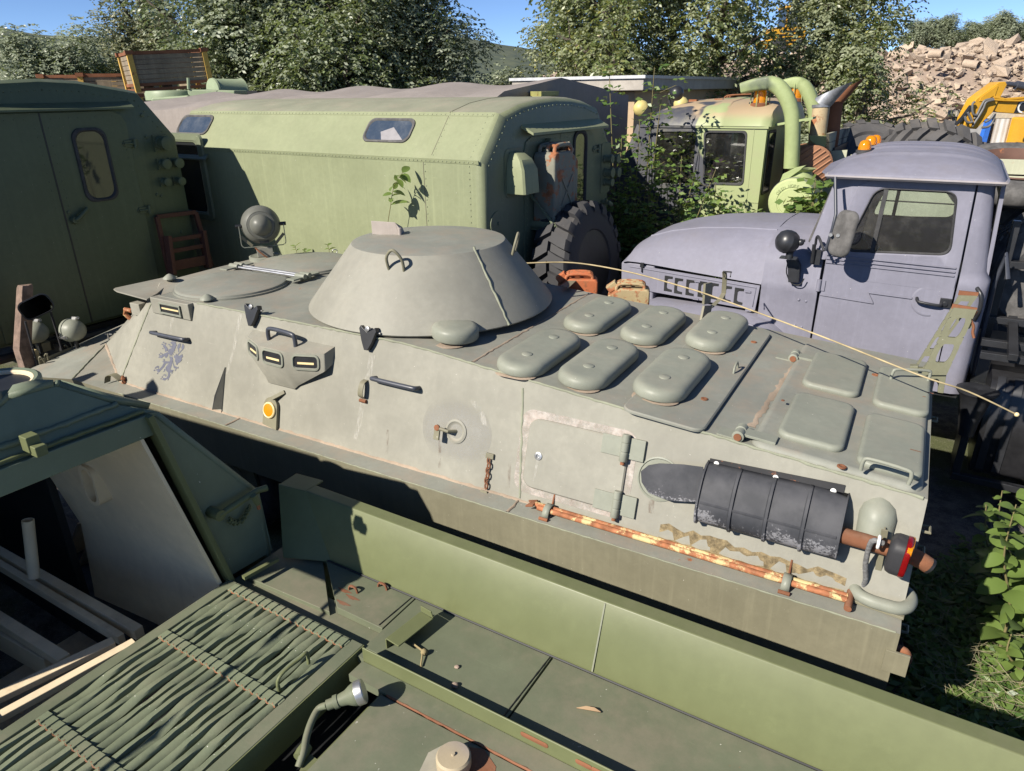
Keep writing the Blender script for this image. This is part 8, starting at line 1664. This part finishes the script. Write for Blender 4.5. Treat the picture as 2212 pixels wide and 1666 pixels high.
v = MB(); v.prism([ex_(p, DE + .05) for p in ((1600, 740), (1700, 720), (2000, 740), (3000, 620), (3300, 700), (3250, 1020), (2300, 1000), (1720, 960), (1580, 900))], dE * .8); bm5 = part('boom', v, M['cat'], exc, bev=.02)
v = MB()
for dy in (0, 45): v.tube([ex_((1660, 680 + dy), DE), ex_((1860, 720 + dy * .4), DE), ex_((2100, 700 + dy), DE), ex_((2900, 640 + dy), DE)], .035, 6)
v.tube([ex_((1660, 640), DE), ex_((1680, 700), DE)], .03, 6); part('hydraulic_line', v, M['cat'], bm5, smooth=60)
v = MB(); v.tube([ex_((1890, 435), DE + .2), ex_((2080, 460), DE + .2)], .07, 10); v.tube([ex_((2060, 460), DE + .2), ex_((2900, 610), DE + .2)], .12, 10); part('ram', v, M['bluegrey'], exc)
for k, pts in enumerate((((1650, 710), (1500, 740), (1440, 820), (1350, 1000), (1290, 1080)), ((1660, 730), (1520, 770), (1470, 880), (1390, 1020), (1260, 1220)), ((1310, 770), (1270, 800), (1265, 930), (1290, 1000), (1340, 1010)), ((1180, 960), (1230, 1060), (1260, 1130)), ((1130, 1030), (1150, 1120), (1210, 1150), (1270, 1130)), ((1680, 980), (1640, 1130), (1560, 1220), (1440, 1240)), ((1670, 980), (1600, 1080), (1500, 1140)))):
    v = MB(); v.tube(smooth_pts([ex_(p, DE - .06 - .02 * k) for p in pts], 4), .035, 6); part('hose', v, plain('hose_grey', (.12, .12, .12), rough=.5) if k == 0 else bpy.data.materials['hose_grey'], exc, smooth=70)
v = MB(); v.prism([ex_(p, DE - .01) for p in ((1260, 830), (1300, 870), (1080, 1120), (1000, 1190), (960, 1200), (1100, 1050))], V((0, .15, 0))); part('link', v, M['black'], exc)
v = MB(); v.prism([ex_(p, DE + .045) for p in ((2115, 765), (2760, 730), (2760, 975), (2025, 970))], V((0, .01, 0))); dc5 = part('decal', v, M['black'], bm5)
p0 = ex_((2400, 870), DE + .04); tx = text_mb('CAT', .50, p0 + V((-.02, 0, -.0)), V((1, 0, .0)), V((0, 0, 1)), -.004); part('lettering', tx, M['white'], dc5)
v = MB(); v.prism([ex_(p, DE + .034) for p in ((2170, 960), (2300, 880), (2420, 960))], V((0, .002, 0))); part('triangle', v, M['cat'], dc5)
v = MB(); v.bx((16.5, 22, 1.1), (19.5, 24.5, 2.6)); v.bx((16.6, 21.9, 1.6), (17.9, 23.2, 3.3)); part('cab', v, M['cat'], exc, bev=.08)
for y in (21.8, 24.2): v = MB(); v.bx((16, y, 0), (20, y + .6, .9)); part('track', v, M['rubber'], exc, bev=.2)
DK = 24.5
cab = thing('site_cabin', 'pale site cabin with a blue corner post and a hanging white curtain', 'cabin', FW, (13, DK, 0))
a, b = at(b4(1590, 1000), DK), at(b4(1640, 1400), DK)
v = MB(); v.bx((a.x, DK, a.z - .12), (a.x + 6, DK + 2.4, a.z + .08)); part('roof', v, plain('cream_fascia', (.5, .45, .36), rough=.7), cab)
v = MB(); v.bx((a.x + .15, DK + .1, 0), (a.x + 6, DK + 2.3, a.z - .12)); part('wall', v, plain('cabin_wall', (.3, .3, .31), rough=.8), cab)
v = MB(); p1, p2 = at(b4(1565, 1090), DK - .05), at(b4(1640, 1090), DK - .05); v.prism([V((p1.x, DK - .05, p1.z)), V((p2.x, DK - .05, p1.z)), V((p2.x - .1, DK - .05, 0)), V((p1.x - .25, DK - .05, 0))], (0, .2, 0)); part('corner_post', v, plain('bright_blue', (.03, .14, .55), rough=.5), cab)
v = MB(); rings = [[], []]
for i in range(90):
    x = p2.x + .05 + i * .045; y = DK - .1 + .05 * math.sin(i * .55) + .03 * math.sin(i * 1.7); rings[0].append(V((x, y * .2 + (DK - .1) * .8, p1.z + .02))); rings[1].append(V((x, y, .3)))
v.loft(rings, cap=False, closed=False); part('curtain', v, plain('white_tarpaulin', (.5, .5, .5), rough=.6, var=.1, scale=2), cab, smooth=80)
ld_ = thing('wheel_loader', 'small yellow loader working on top of the rubble heap among the tree crowns', 'loader', FW, at(q3(655, 350), 50)); o5 = at(q3(655, 350), 50)
v = MB(); v.bx(o5 + V((-1.0, -.8, .4)), o5 + V((1.0, 1.2, 1.5))); v.bx(o5 + V((-1.6, -.6, .3)), o5 + V((-.9, 1.0, .8))); part('body', v, M['cat'], ld_, bev=.08)
v = MB(); v.bx(o5 + V((-.3, -.6, 1.5)), o5 + V((.9, 1.0, 2.6))); part('cab_glass', v, M['win_refl'], ld_, bev=.05)
v = MB(); v.bx(o5 + V((-.35, -.65, 2.6)), o5 + V((.95, 1.05, 2.72))); v.bx(o5 + V((-.34, -.66, 1.5)), o5 + V((-.26, -.58, 2.6))); v.bx(o5 + V((.84, -.66, 1.5)), o5 + V((.94, -.58, 2.6))); part('cab_frame', v, M['cat'], ld_)
v = MB()
for k in range(4): v.bx(o5 + V((-.7, -.82, .6 + k * .2)), o5 + V((.7, -.8, .7 + k * .2)))
part('radiator_grille', v, M['dark'], ld_, kind='stuff')
for sx in (-.7, .7): v = MB(); v.lathe(o5 + V((sx, -.9, .3)), V((0, 1, 0)), [(.2, 0), (.5, .0), (.55, .1), (.55, .3), (.5, .4), (.001, .4)], 18); part('wheel', v, M['rubber'], ld_)
# =================================================================== trees: trunk with limbs, crown of many small pinnate fronds
M['bark'] = plain('bark', (.10, .08, .065), rough=.95, var=.4, scale=14, bump=.8)
M['leafA'] = leafmat('acacia_leaf', [(.13, .19, .08), (.19, .25, .115), (.24, .29, .15), (.29, .32, .19)], .35, .4, back=(.27, .305, .21))
M['leafB'] = leafmat('light_acacia_leaf', [(.15, .21, .07), (.22, .27, .105), (.27, .31, .13), (.36, .34, .10)], .4, .4, back=(.28, .31, .19))
M['leafC'] = leafmat('olive_leaf', [(.14, .165, .09), (.18, .2, .11), (.22, .23, .145), (.25, .24, .12)], .25, .5)
M['leafW'] = leafmat('weed_leaf', [(.06, .12, .03), (.10, .18, .045), (.17, .24, .06), (.13, .2, .055)], .4, .4)
def tube_tree(rng, H_, spread, nl, tilt=.5, z0=.3):
    mb = MB(); tips = []; tr = [V((0, 0, 0))]; p = V((0, 0, 0)); n = 7
    for i in range(1, n + 1): p = V((spread * .10 * (rng.random() - .5) * i / 2, spread * .10 * (rng.random() - .5) * i / 2, H_ * .8 * i / n)); tr.append(p)
    mb.tube(tr, [H_ * .020 * (1 - .85 * i / n) + .015 for i in range(n + 1)], 7)
    for k in range(nl):
        f = z0 + (.95 - z0) * rng.random(); i0 = min(int(f * n), n - 1); b = tr[i0].lerp(tr[i0 + 1], f * n - i0); a = rng.random() * 6.283; L_ = spread * (.45 + .6 * rng.random()) * (1.1 - .45 * f)
        d = V((math.cos(a), math.sin(a), tilt + .6 * rng.random() * f)); pts = [b]
        for j in range(1, 5): pts.append(b + d * L_ * j / 4 + V((0, 0, -.07 * L_ * (j / 4) ** 2)) + V((rng.random() - .5, rng.random() - .5, rng.random() - .5)) * L_ * .10)
        mb.tube(pts, [H_ * .008 * (1 - .75 * j / 4) + .008 for j in range(5)], 5); tips += [pts[2], pts[3], pts[4]]
        for q in range(2):
            e = pts[2 + q] + V((rng.random() - .5, rng.random() - .5, rng.random() * .6)) * L_ * .7; mb.tube([pts[2 + q], e], [.02, .008], 4); tips.append(e)
    return mb, tips
def fronds(rs, tips, per, rad, FL, leaf_l, leaf_w, pairs, droop, mode='pinnate'):
    """numpy crown: every frond is a drooping stalk with pairs of leaflets"""
    T = np.array([tuple(t) for t in tips]); n = len(T) * per
    c = np.repeat(T, per, 0); g_ = rs.normal(size=(n, 3)); g_ /= np.linalg.norm(g_, axis=1)[:, None]; rr_ = rad * rs.random(n)[:, None] ** .45
    off = g_ * rr_ * np.array([1, 1, .75]); base = c + off
    out = off + np.array([0, 0, .25 * rad]) + rs.normal(size=(n, 3)) * .35 * rad; out /= np.linalg.norm(out, axis=1)[:, None]
    side = np.cross(out, [0, 0, 1.]); side /= np.linalg.norm(side, axis=1)[:, None] + 1e-9
    L_ = FL * (.7 + .6 * rs.random(n)); vs = []; 
    for k in range(pairs):
        t = (k + .6) / pairs; p = base + out * (L_ * t)[:, None]; p[:, 2] -= droop * L_ * t * t
        tang = out.copy(); tang[:, 2] -= 2 * droop * t; tang /= np.linalg.norm(tang, axis=1)[:, None]
        for sg in (1, -1):
            ll = leaf_l * (.75 + .5 * rs.random(n)); d = side * sg * .8 + tang * .55 + np.array([0, 0, -.25]) + rs.normal(size=(n, 3)) * .12; d /= np.linalg.norm(d, axis=1)[:, None]
            nn = np.array(SUN) * .75 + np.array([0, 0, .45]) + rs.normal(size=(n, 3)) * .55 + out * .35; w_ = np.cross(nn, d); w_ /= np.linalg.norm(w_, axis=1)[:, None] + 1e-9
            a = p; b = p + d * (ll * .5)[:, None] + w_ * leaf_w; e = p + d * ll[:, None]; f = p + d * (ll * .5)[:, None] - w_ * leaf_w
            vs.append(np.stack([a, b, e, f], 1))
    V_ = np.concatenate(vs, 0).reshape(-1, 3); return V_
def quads_mesh(name, V_, m):
    me = bpy.data.meshes.new(name); nq = len(V_) // 4; me.vertices.add(len(V_)); me.vertices.foreach_set('co', V_.astype(np.float32).ravel())
    me.loops.add(nq * 4); me.loops.foreach_set('vertex_index', np.arange(nq * 4, dtype=np.int32)); me.polygons.add(nq)
    me.polygons.foreach_set('loop_start', np.arange(0, nq * 4, 4, dtype=np.int32)); me.polygons.foreach_set('loop_total', np.full(nq, 4, dtype=np.int32)); me.update(calc_edges=True); me.materials.append(m); return me
def tree_meshes(seed, H_, spread, nl, per, rad, FL, ll, lw, pairs, droop, leaf, tilt=.5, z0=.2):
    rng = random.Random(seed); rs = np.random.RandomState(seed); mb, tips = tube_tree(rng, H_, spread, nl, tilt, z0)
    return mesh('trunk', mb, M['bark'], 60), quads_mesh('crown', fronds(rs, tips, per, rad, FL, ll, lw, pairs, droop), leaf)
TREE = {
 'dense': tree_meshes(11, 8.5, 2.7, 36, 38, .70, .5, .135, .036, 4, .6, M['leafA']),
 'dense2': tree_meshes(12, 8.5, 2.7, 36, 38, .70, .5, .135, .036, 4, .6, M['leafA'], z0=.1),
 'open': tree_meshes(21, 9.0, 2.3, 22, 27, .62, .48, .13, .034, 4, .65, M['leafB'], z0=.15),
 'open2': tree_meshes(22, 9.0, 2.3, 22, 27, .62, .48, .13, .034, 4, .65, M['leafB'], z0=.15),
 'bush': tree_meshes(31, 3.0, 1.7, 26, 44, .55, .42, .12, .032, 4, .55, M['leafA'], tilt=.7, z0=.05),
 'olive': tree_meshes(41, 6.5, 1.9, 30, 40, .50, .32, .09, .023, 4, .25, M['leafC'], tilt=.9, z0=.1)}
def tree(kind, x, y, s, rot, name, label, cat='tree', z=0, sz=1.0, group='trees between the trucks and the rubble'):
    t = thing(name, label, cat, FW, (x, y, z), group); t.rotation_euler = (0, 0, rot)
    for nm, me in zip(('trunk', 'crown'), TREE[kind]): inst(nm, me, t, (0, 0, 0), (0, 0, 0), (s, s, s * sz))
def px_x(px, D): return at((px, 190), D).x
for kind, px, D, s, rot, sz, name, lab in (
    ('olive', 40, 27, .80, 0, .8, 'willow_tree', 'low greyish willow at the far left of the tree row'),
    ('dense', 150, 26, .82, 1, .86, 'acacia_tree', 'dense rounded acacia left of the crate stack'),
    ('dense2', 235, 27, .7, 4, .9, 'acacia_tree', 'darker acacia directly behind the left plank crates'),
    ('olive', 345, 30, 1.25, 2, 1.25, 'birch_tree', 'tall sparse yellowish tree above the tall plank crate'),
    ('dense', 480, 25, 1.0, 3, 1.0, 'acacia_tree', 'big acacia right of the tall plank crate'),
    ('dense2', 620, 26, 1.12, 0.4, 1.0, 'acacia_tree', 'big acacia above the left roof window'),
    ('dense', 760, 25, 1.08, 5, 1.0, 'acacia_tree', 'big acacia above the canvas tilt'),
    ('dense2', 875, 26, 1.05, 2.2, 1.0, 'acacia_tree', 'big dark acacia just left of the open patch of sky'),
    ('bush', 1010, 27, .95, 0, 1.0, 'acacia_bush', 'low acacia bush under the open patch of sky'),
    ('bush', 940, 24, .9, 2, 1.0, 'acacia_bush', 'low acacia bush under the big dark acacia'),
    ('open2', 1110, 27, .62, 1, .8, 'young_acacia', 'slim young acacia right of the open patch of sky'),
    ('bush', 1130, 25, .95, 4, .95, 'acacia_bush', 'acacia bush behind the peak of the canvas tilt'),
    ('open', 1215, 26, .9, 2, .95, 'young_acacia', 'airy acacia behind the flat roofed building'),
    ('open2', 1330, 24, 1.1, 3, 1.0, 'young_acacia', 'airy acacia above the corner of the flat roof'),
    ('open', 1440, 26, 1.12, 0, 1.0, 'young_acacia', 'airy acacia above the camouflaged cab'),
    ('open2', 1545, 25, 1.08, 5, 1.0, 'young_acacia', 'airy acacia left of the small yellow loader'),
    ('bush', 1600, 22, .9, 1.5, .95, 'acacia_bush', 'acacia bush behind the twin snorkels'),
    ('open', 1690, 24, .42, 5.2, .9, 'young_acacia', 'short acacia below the small yellow loader'),
    ('open', 1765, 25, 1.05, 1.3, 1.0, 'young_acacia', 'airy acacia right of the small yellow loader'),
    ('open2', 1860, 24, .98, 2.7, 1.0, 'young_acacia', 'last tall acacia before the bare rubble slope'),
    ('bush', 1840, 20, .85, 0.7, .9, 'acacia_bush', 'acacia bush right of the exhaust stacks'),
    ('bush', 1930, 22, .78, 3.2, .7, 'acacia_bush', 'acacia bush in front of the rubble above the tractor tyre'),
    ('bush', 2010, 25, .75, 1.1, .7, 'acacia_bush', 'acacia bush growing on the rubble left of the excavator'),
    ('bush', 2210, 30, .6, 5, .6, 'acacia_bush', 'small bush behind the excavator boom')):
    tree(kind, px_x(px, D), D, s, rot, name, lab, z=0 if D < 28 else .3, sz=sz)
ORD = ['first', 'second', 'third', 'fourth', 'fifth', 'sixth', 'seventh', 'eighth', 'ninth', 'tenth']
for i, px in enumerate(range(1960, 2300, 42)):
    tree('bush', px_x(px, 58), 58, .62 + .15 * math.sin(i * 2.1), i * 1.7, 'ridge_bush', ORD[i] + ' bush from the left in the hedge on the rubble crest', 'bush', z=heap_z(px_x(px, 50), 50) + .3, group='hedge on the crest of the heap')
for i, px in enumerate((-60, 60, 420, 560, 700, 840, 1060)):
    tree('bush', px_x(px, 33), 33, 1.15, i * 1.3, 'background_bush', ORD[i] + ' bush from the left in the row behind the acacias', 'bush', z=.6, group='bushes behind the acacias')
# =================================================================== weeds with single leaves
def leaf_mesh(L_, W_, fold=.25, bend=.25):
    mb = MB(); n = 6; rows = []
    for i in range(n + 1):
        t = i / n; w_ = W_ * (math.sin(math.pi * min(1, t * .92 + .04)) ** .8) * (1 - .25 * t) if 0 < i < n else .0006; z = -bend * L_ * t * t
        rows.append([V((t * L_, -w_, z + fold * w_)), V((t * L_, 0, z)), V((t * L_, w_, z + fold * w_))])
    mb.loft(rows, cap=False, closed=False); return mesh('leaf', mb, M['leafW'], 80)
LEAF = [leaf_mesh(.10, .030), leaf_mesh(.085, .032, .15, .4), leaf_mesh(.075, .020, .3, .15)]
def leafM(p, d, up, s, k, parent, o):
    d = V(d).normalized(); y = V(up).cross(d).normalized(); z = d.cross(y); mtx = Matrix((d, y, z)).transposed().to_4x4(); ob = bpy.data.objects.new('leaf', LEAF[k]); COL.objects.link(ob); ob.parent = parent
    ob.matrix_local = Matrix.Translation(p - o) @ mtx @ Matrix.Diagonal((s, s, s, 1)); return ob
M['stem'] = plain('stem', (.14, .12, .05), rough=.7)
def sprig(name, label, cat, F, pts, n_leaf, size, seed, group=None, kinds=(0, 1), thick=.006, start=.15):
    rng = random.Random(seed); o = V(pts[0]); r = thing(name, label, cat, F, o, group); sp_ = smooth_pts(pts, 8); v = MB(); v.tube(sp_, [thick * (1 - .7 * i / len(sp_)) for i in range(len(sp_))], 5); part('stem', v, M['stem'], r, smooth=80)
    for i in range(n_leaf):
        f = start + (1 - start) * (i + .5) / n_leaf; k = min(int(f * (len(sp_) - 1)), len(sp_) - 2); p = sp_[k]; d = (sp_[k + 1] - sp_[k]).normalized(); a = i * 2.4 + rng.random(); s_ = V((math.cos(a), math.sin(a), 0)); s_ = (s_ - d * s_.dot(d)).normalized()
        leafM(p, s_ * .9 + d * (.2 + .6 * rng.random()) + V((0, 0, .5 * rng.random() - .45)), V((rng.random() * 1.4 - .7, -.5 + rng.random() * .9, 1)), size * (.5 + .75 * rng.random()) * (1.15 - .5 * f), kinds[i % len(kinds)], r, o)
    return r
# sprig above the turret, in the gap in front of the box truck
a = FB.t(q2(300, 1560), 5.64); b = FB.t(q2(320, 1330), 5.64); c = FB.t(q2(345, 1200), 5.64); d = FB.t(q2(400, 1115), 5.64)
sprig('weed_sprig', 'leafy green sprig standing above the turret in front of the box truck wall', 'plant', FB, [V((a.x, 5.70, 1.3)), a, b, c, d], 15, 1.9, 5, start=.5)
for px, sd, nm in (((1180, 880), 8, 'small leafy shoot right of the searchlight'), ((1330, 880), 9, 'tiny shoot between searchlight and turret'), ((1720, 870), 10, 'small leafy shoot beside the steel eye ring')):
    a = FB.t(b8(*px), 5.62); sprig('weed_shoot', nm, 'plant', FB, [V((a.x, 5.62, a.z - .5)), V((a.x, 5.62, a.z - .2)), a, a + V((-.02, 0, .10 if sd != 9 else .04))], 5, 1.5, sd, kinds=(2,), start=.75, group='shoots behind the carrier roof')
# big-leaved saplings at the lower right
rng = random.Random(44)
for i, (px, hpx, lab, n, sz) in enumerate((((2150, 1430), (2195, 1090), 'big leaved sapling nearest the right edge of the photo', 40, 2.1), ((2170, 1345), (2130, 1090), 'slender big leaved sapling in front of the black fuel tank', 26, 1.9), ((2195, 1500), (2185, 1370), 'short big leaved sapling on the sunlit gravel', 22, 1.5), ((2215, 1400), (2230, 1060), 'tallest big leaved sapling half outside the right edge', 38, 2.1), ((2175, 1290), (2165, 1060), 'sapling with pale round leaves under the fuel tank', 22, 1.7))):
    a = FC.z(px, 0.0); tz = FC.t(hpx, a.y); o = a.copy()
    sprig('sapling', lab, 'plant', FC, [a, a.lerp(tz, .35) + V((.04, .02, 0)), a.lerp(tz, .7) - V((.03, .03, 0)), tz], n, sz, 50 + i, thick=.012, group='saplings beside the black fuel tank')
# bushes between box truck and camouflaged cab: each bush has stems and one mass of small leaves
def weed_bush(label, F, base, tops, seed, per, leaf, ll, lw, rad=.10, name='leafy_shrub'):
    rs = np.random.RandomState(seed); rng = random.Random(seed); r = thing(name, label, 'shrub', F, base, 'shrubs in front of the camouflaged cab'); v = MB(); tips = []
    for t in tops:
        m_ = base.lerp(t, .5) + V((rng.random() - .5, rng.random() - .5, 0)) * .2; pp = smooth_pts([base + V((rng.random() - .5, rng.random() - .5, 0)) * .3, m_, t], 8); v.tube(pp, [.012 * (1 - .8 * i / len(pp)) + .002 for i in range(len(pp))], 5)
        for q in pp[4:]: tips.append(q)
        for q in pp[5::3]:
            e = q + V((rng.random() - .5, rng.random() - .5, .2 * rng.random())) * .7; v.tube([q, e], .004, 4); tips += [q.lerp(e, .5), e]
    part('stem', v, M['stem'], r, smooth=80); tp_ = [V(t) - base for t in tips]
    V_ = fronds(rs, tp_, per, rad, .12, ll, lw, 1, .1); ob = inst('foliage', quads_mesh('foliage', V_, leaf), r, (0, 0, 0)); ob['kind'] = 'stuff'
TBQ = 9.75
def gq(p, t=TBQ): return FC.t(b3(*p), t)
weed_bush('tall leafy shrub with a thin shoot rising left of the camouflaged windscreen', FC, V((gq((300, 1500)).x, 9.6, 0)), [gq(p, 9.6) for p in ((60, 30), (460, 20), (330, 480), (520, 290), (170, 640), (420, 760), (250, 900), (100, 1100), (330, 1000))], 3, 4, M['leafW'], .085, .026)
weed_bush('arching leafy shrub crossing the camouflaged door', FC, V((gq((560, 1500)).x, 9.75, 0)), [gq(p) for p in ((1000, 920), (700, 800), (560, 900), (800, 1020), (640, 1150), (500, 1100), (720, 1420), (400, 1250))], 4, 4, M['leafW'], .085, .026)
weed_bush('dark low shrub between the box truck rear and the lilac bonnet', FC, V((gq((250, 1500)).x, 9.3, 0)), [gq(p, 9.3) for p in ((150, 1150), (300, 1250), (90, 1350), (420, 1380), (230, 1420), (60, 1480), (550, 1380), (350, 1500), (150, 1530), (480, 1500))], 6, 7, M['leafW'], .08, .026)
weed_bush('small leafy shrub in front of the green door', FC, V((gq((1010, 1500), 9.9).x, 9.9, .6)), [gq(p, 9.9) for p in ((1000, 1050), (1040, 1230), (1240, 1300), (930, 1400), (1180, 1320), (1300, 1370))], 8, 4, M['leafW'], .085, .028)
weed_bush('broad leaved creeper beside the air filter drum', FC, V((gq((1900, 1450), 10.2).x, 10.1, .8)), [gq(p, 10.1) for p in ((1880, 1000), (1870, 1120), (1880, 1230), (1850, 1290), (1880, 1350), (1930, 1100))], 9, 2, M['leafW'], .13, .05)
# ground cover at the lower right
rs = np.random.RandomState(2); n = 2600
px_ = np.stack([rs.uniform(1950, 2260, n), rs.uniform(1180, 1600, n)], 1); pts = [FC.P(FC.z(tuple(p), .02)) for p in px_]
pts = [p for p in pts if noise.noise(p * .9) > -.25]
V_ = fronds(rs, pts, 1, .05, .09, .075, .018, 2, .1); gc = bpy.data.objects.new('ground_weeds', quads_mesh('ground_weeds', V_, M['leafW'])); COL.objects.link(gc); gc['kind'] = 'stuff'; gc['label'] = 'low green weeds on the gravel between the carrier and the fuel tank'
V_ = fronds(rs, pts[:700], 1, .04, .2, .2, .002, 1, -.3); gc = bpy.data.objects.new('dry_grass', quads_mesh('dry_grass', V_, plain('straw', (.2, .18, .11), rough=.9))); COL.objects.link(gc); gc['kind'] = 'stuff'; gc['label'] = 'thin dry grass blades on the gravel at the lower right'
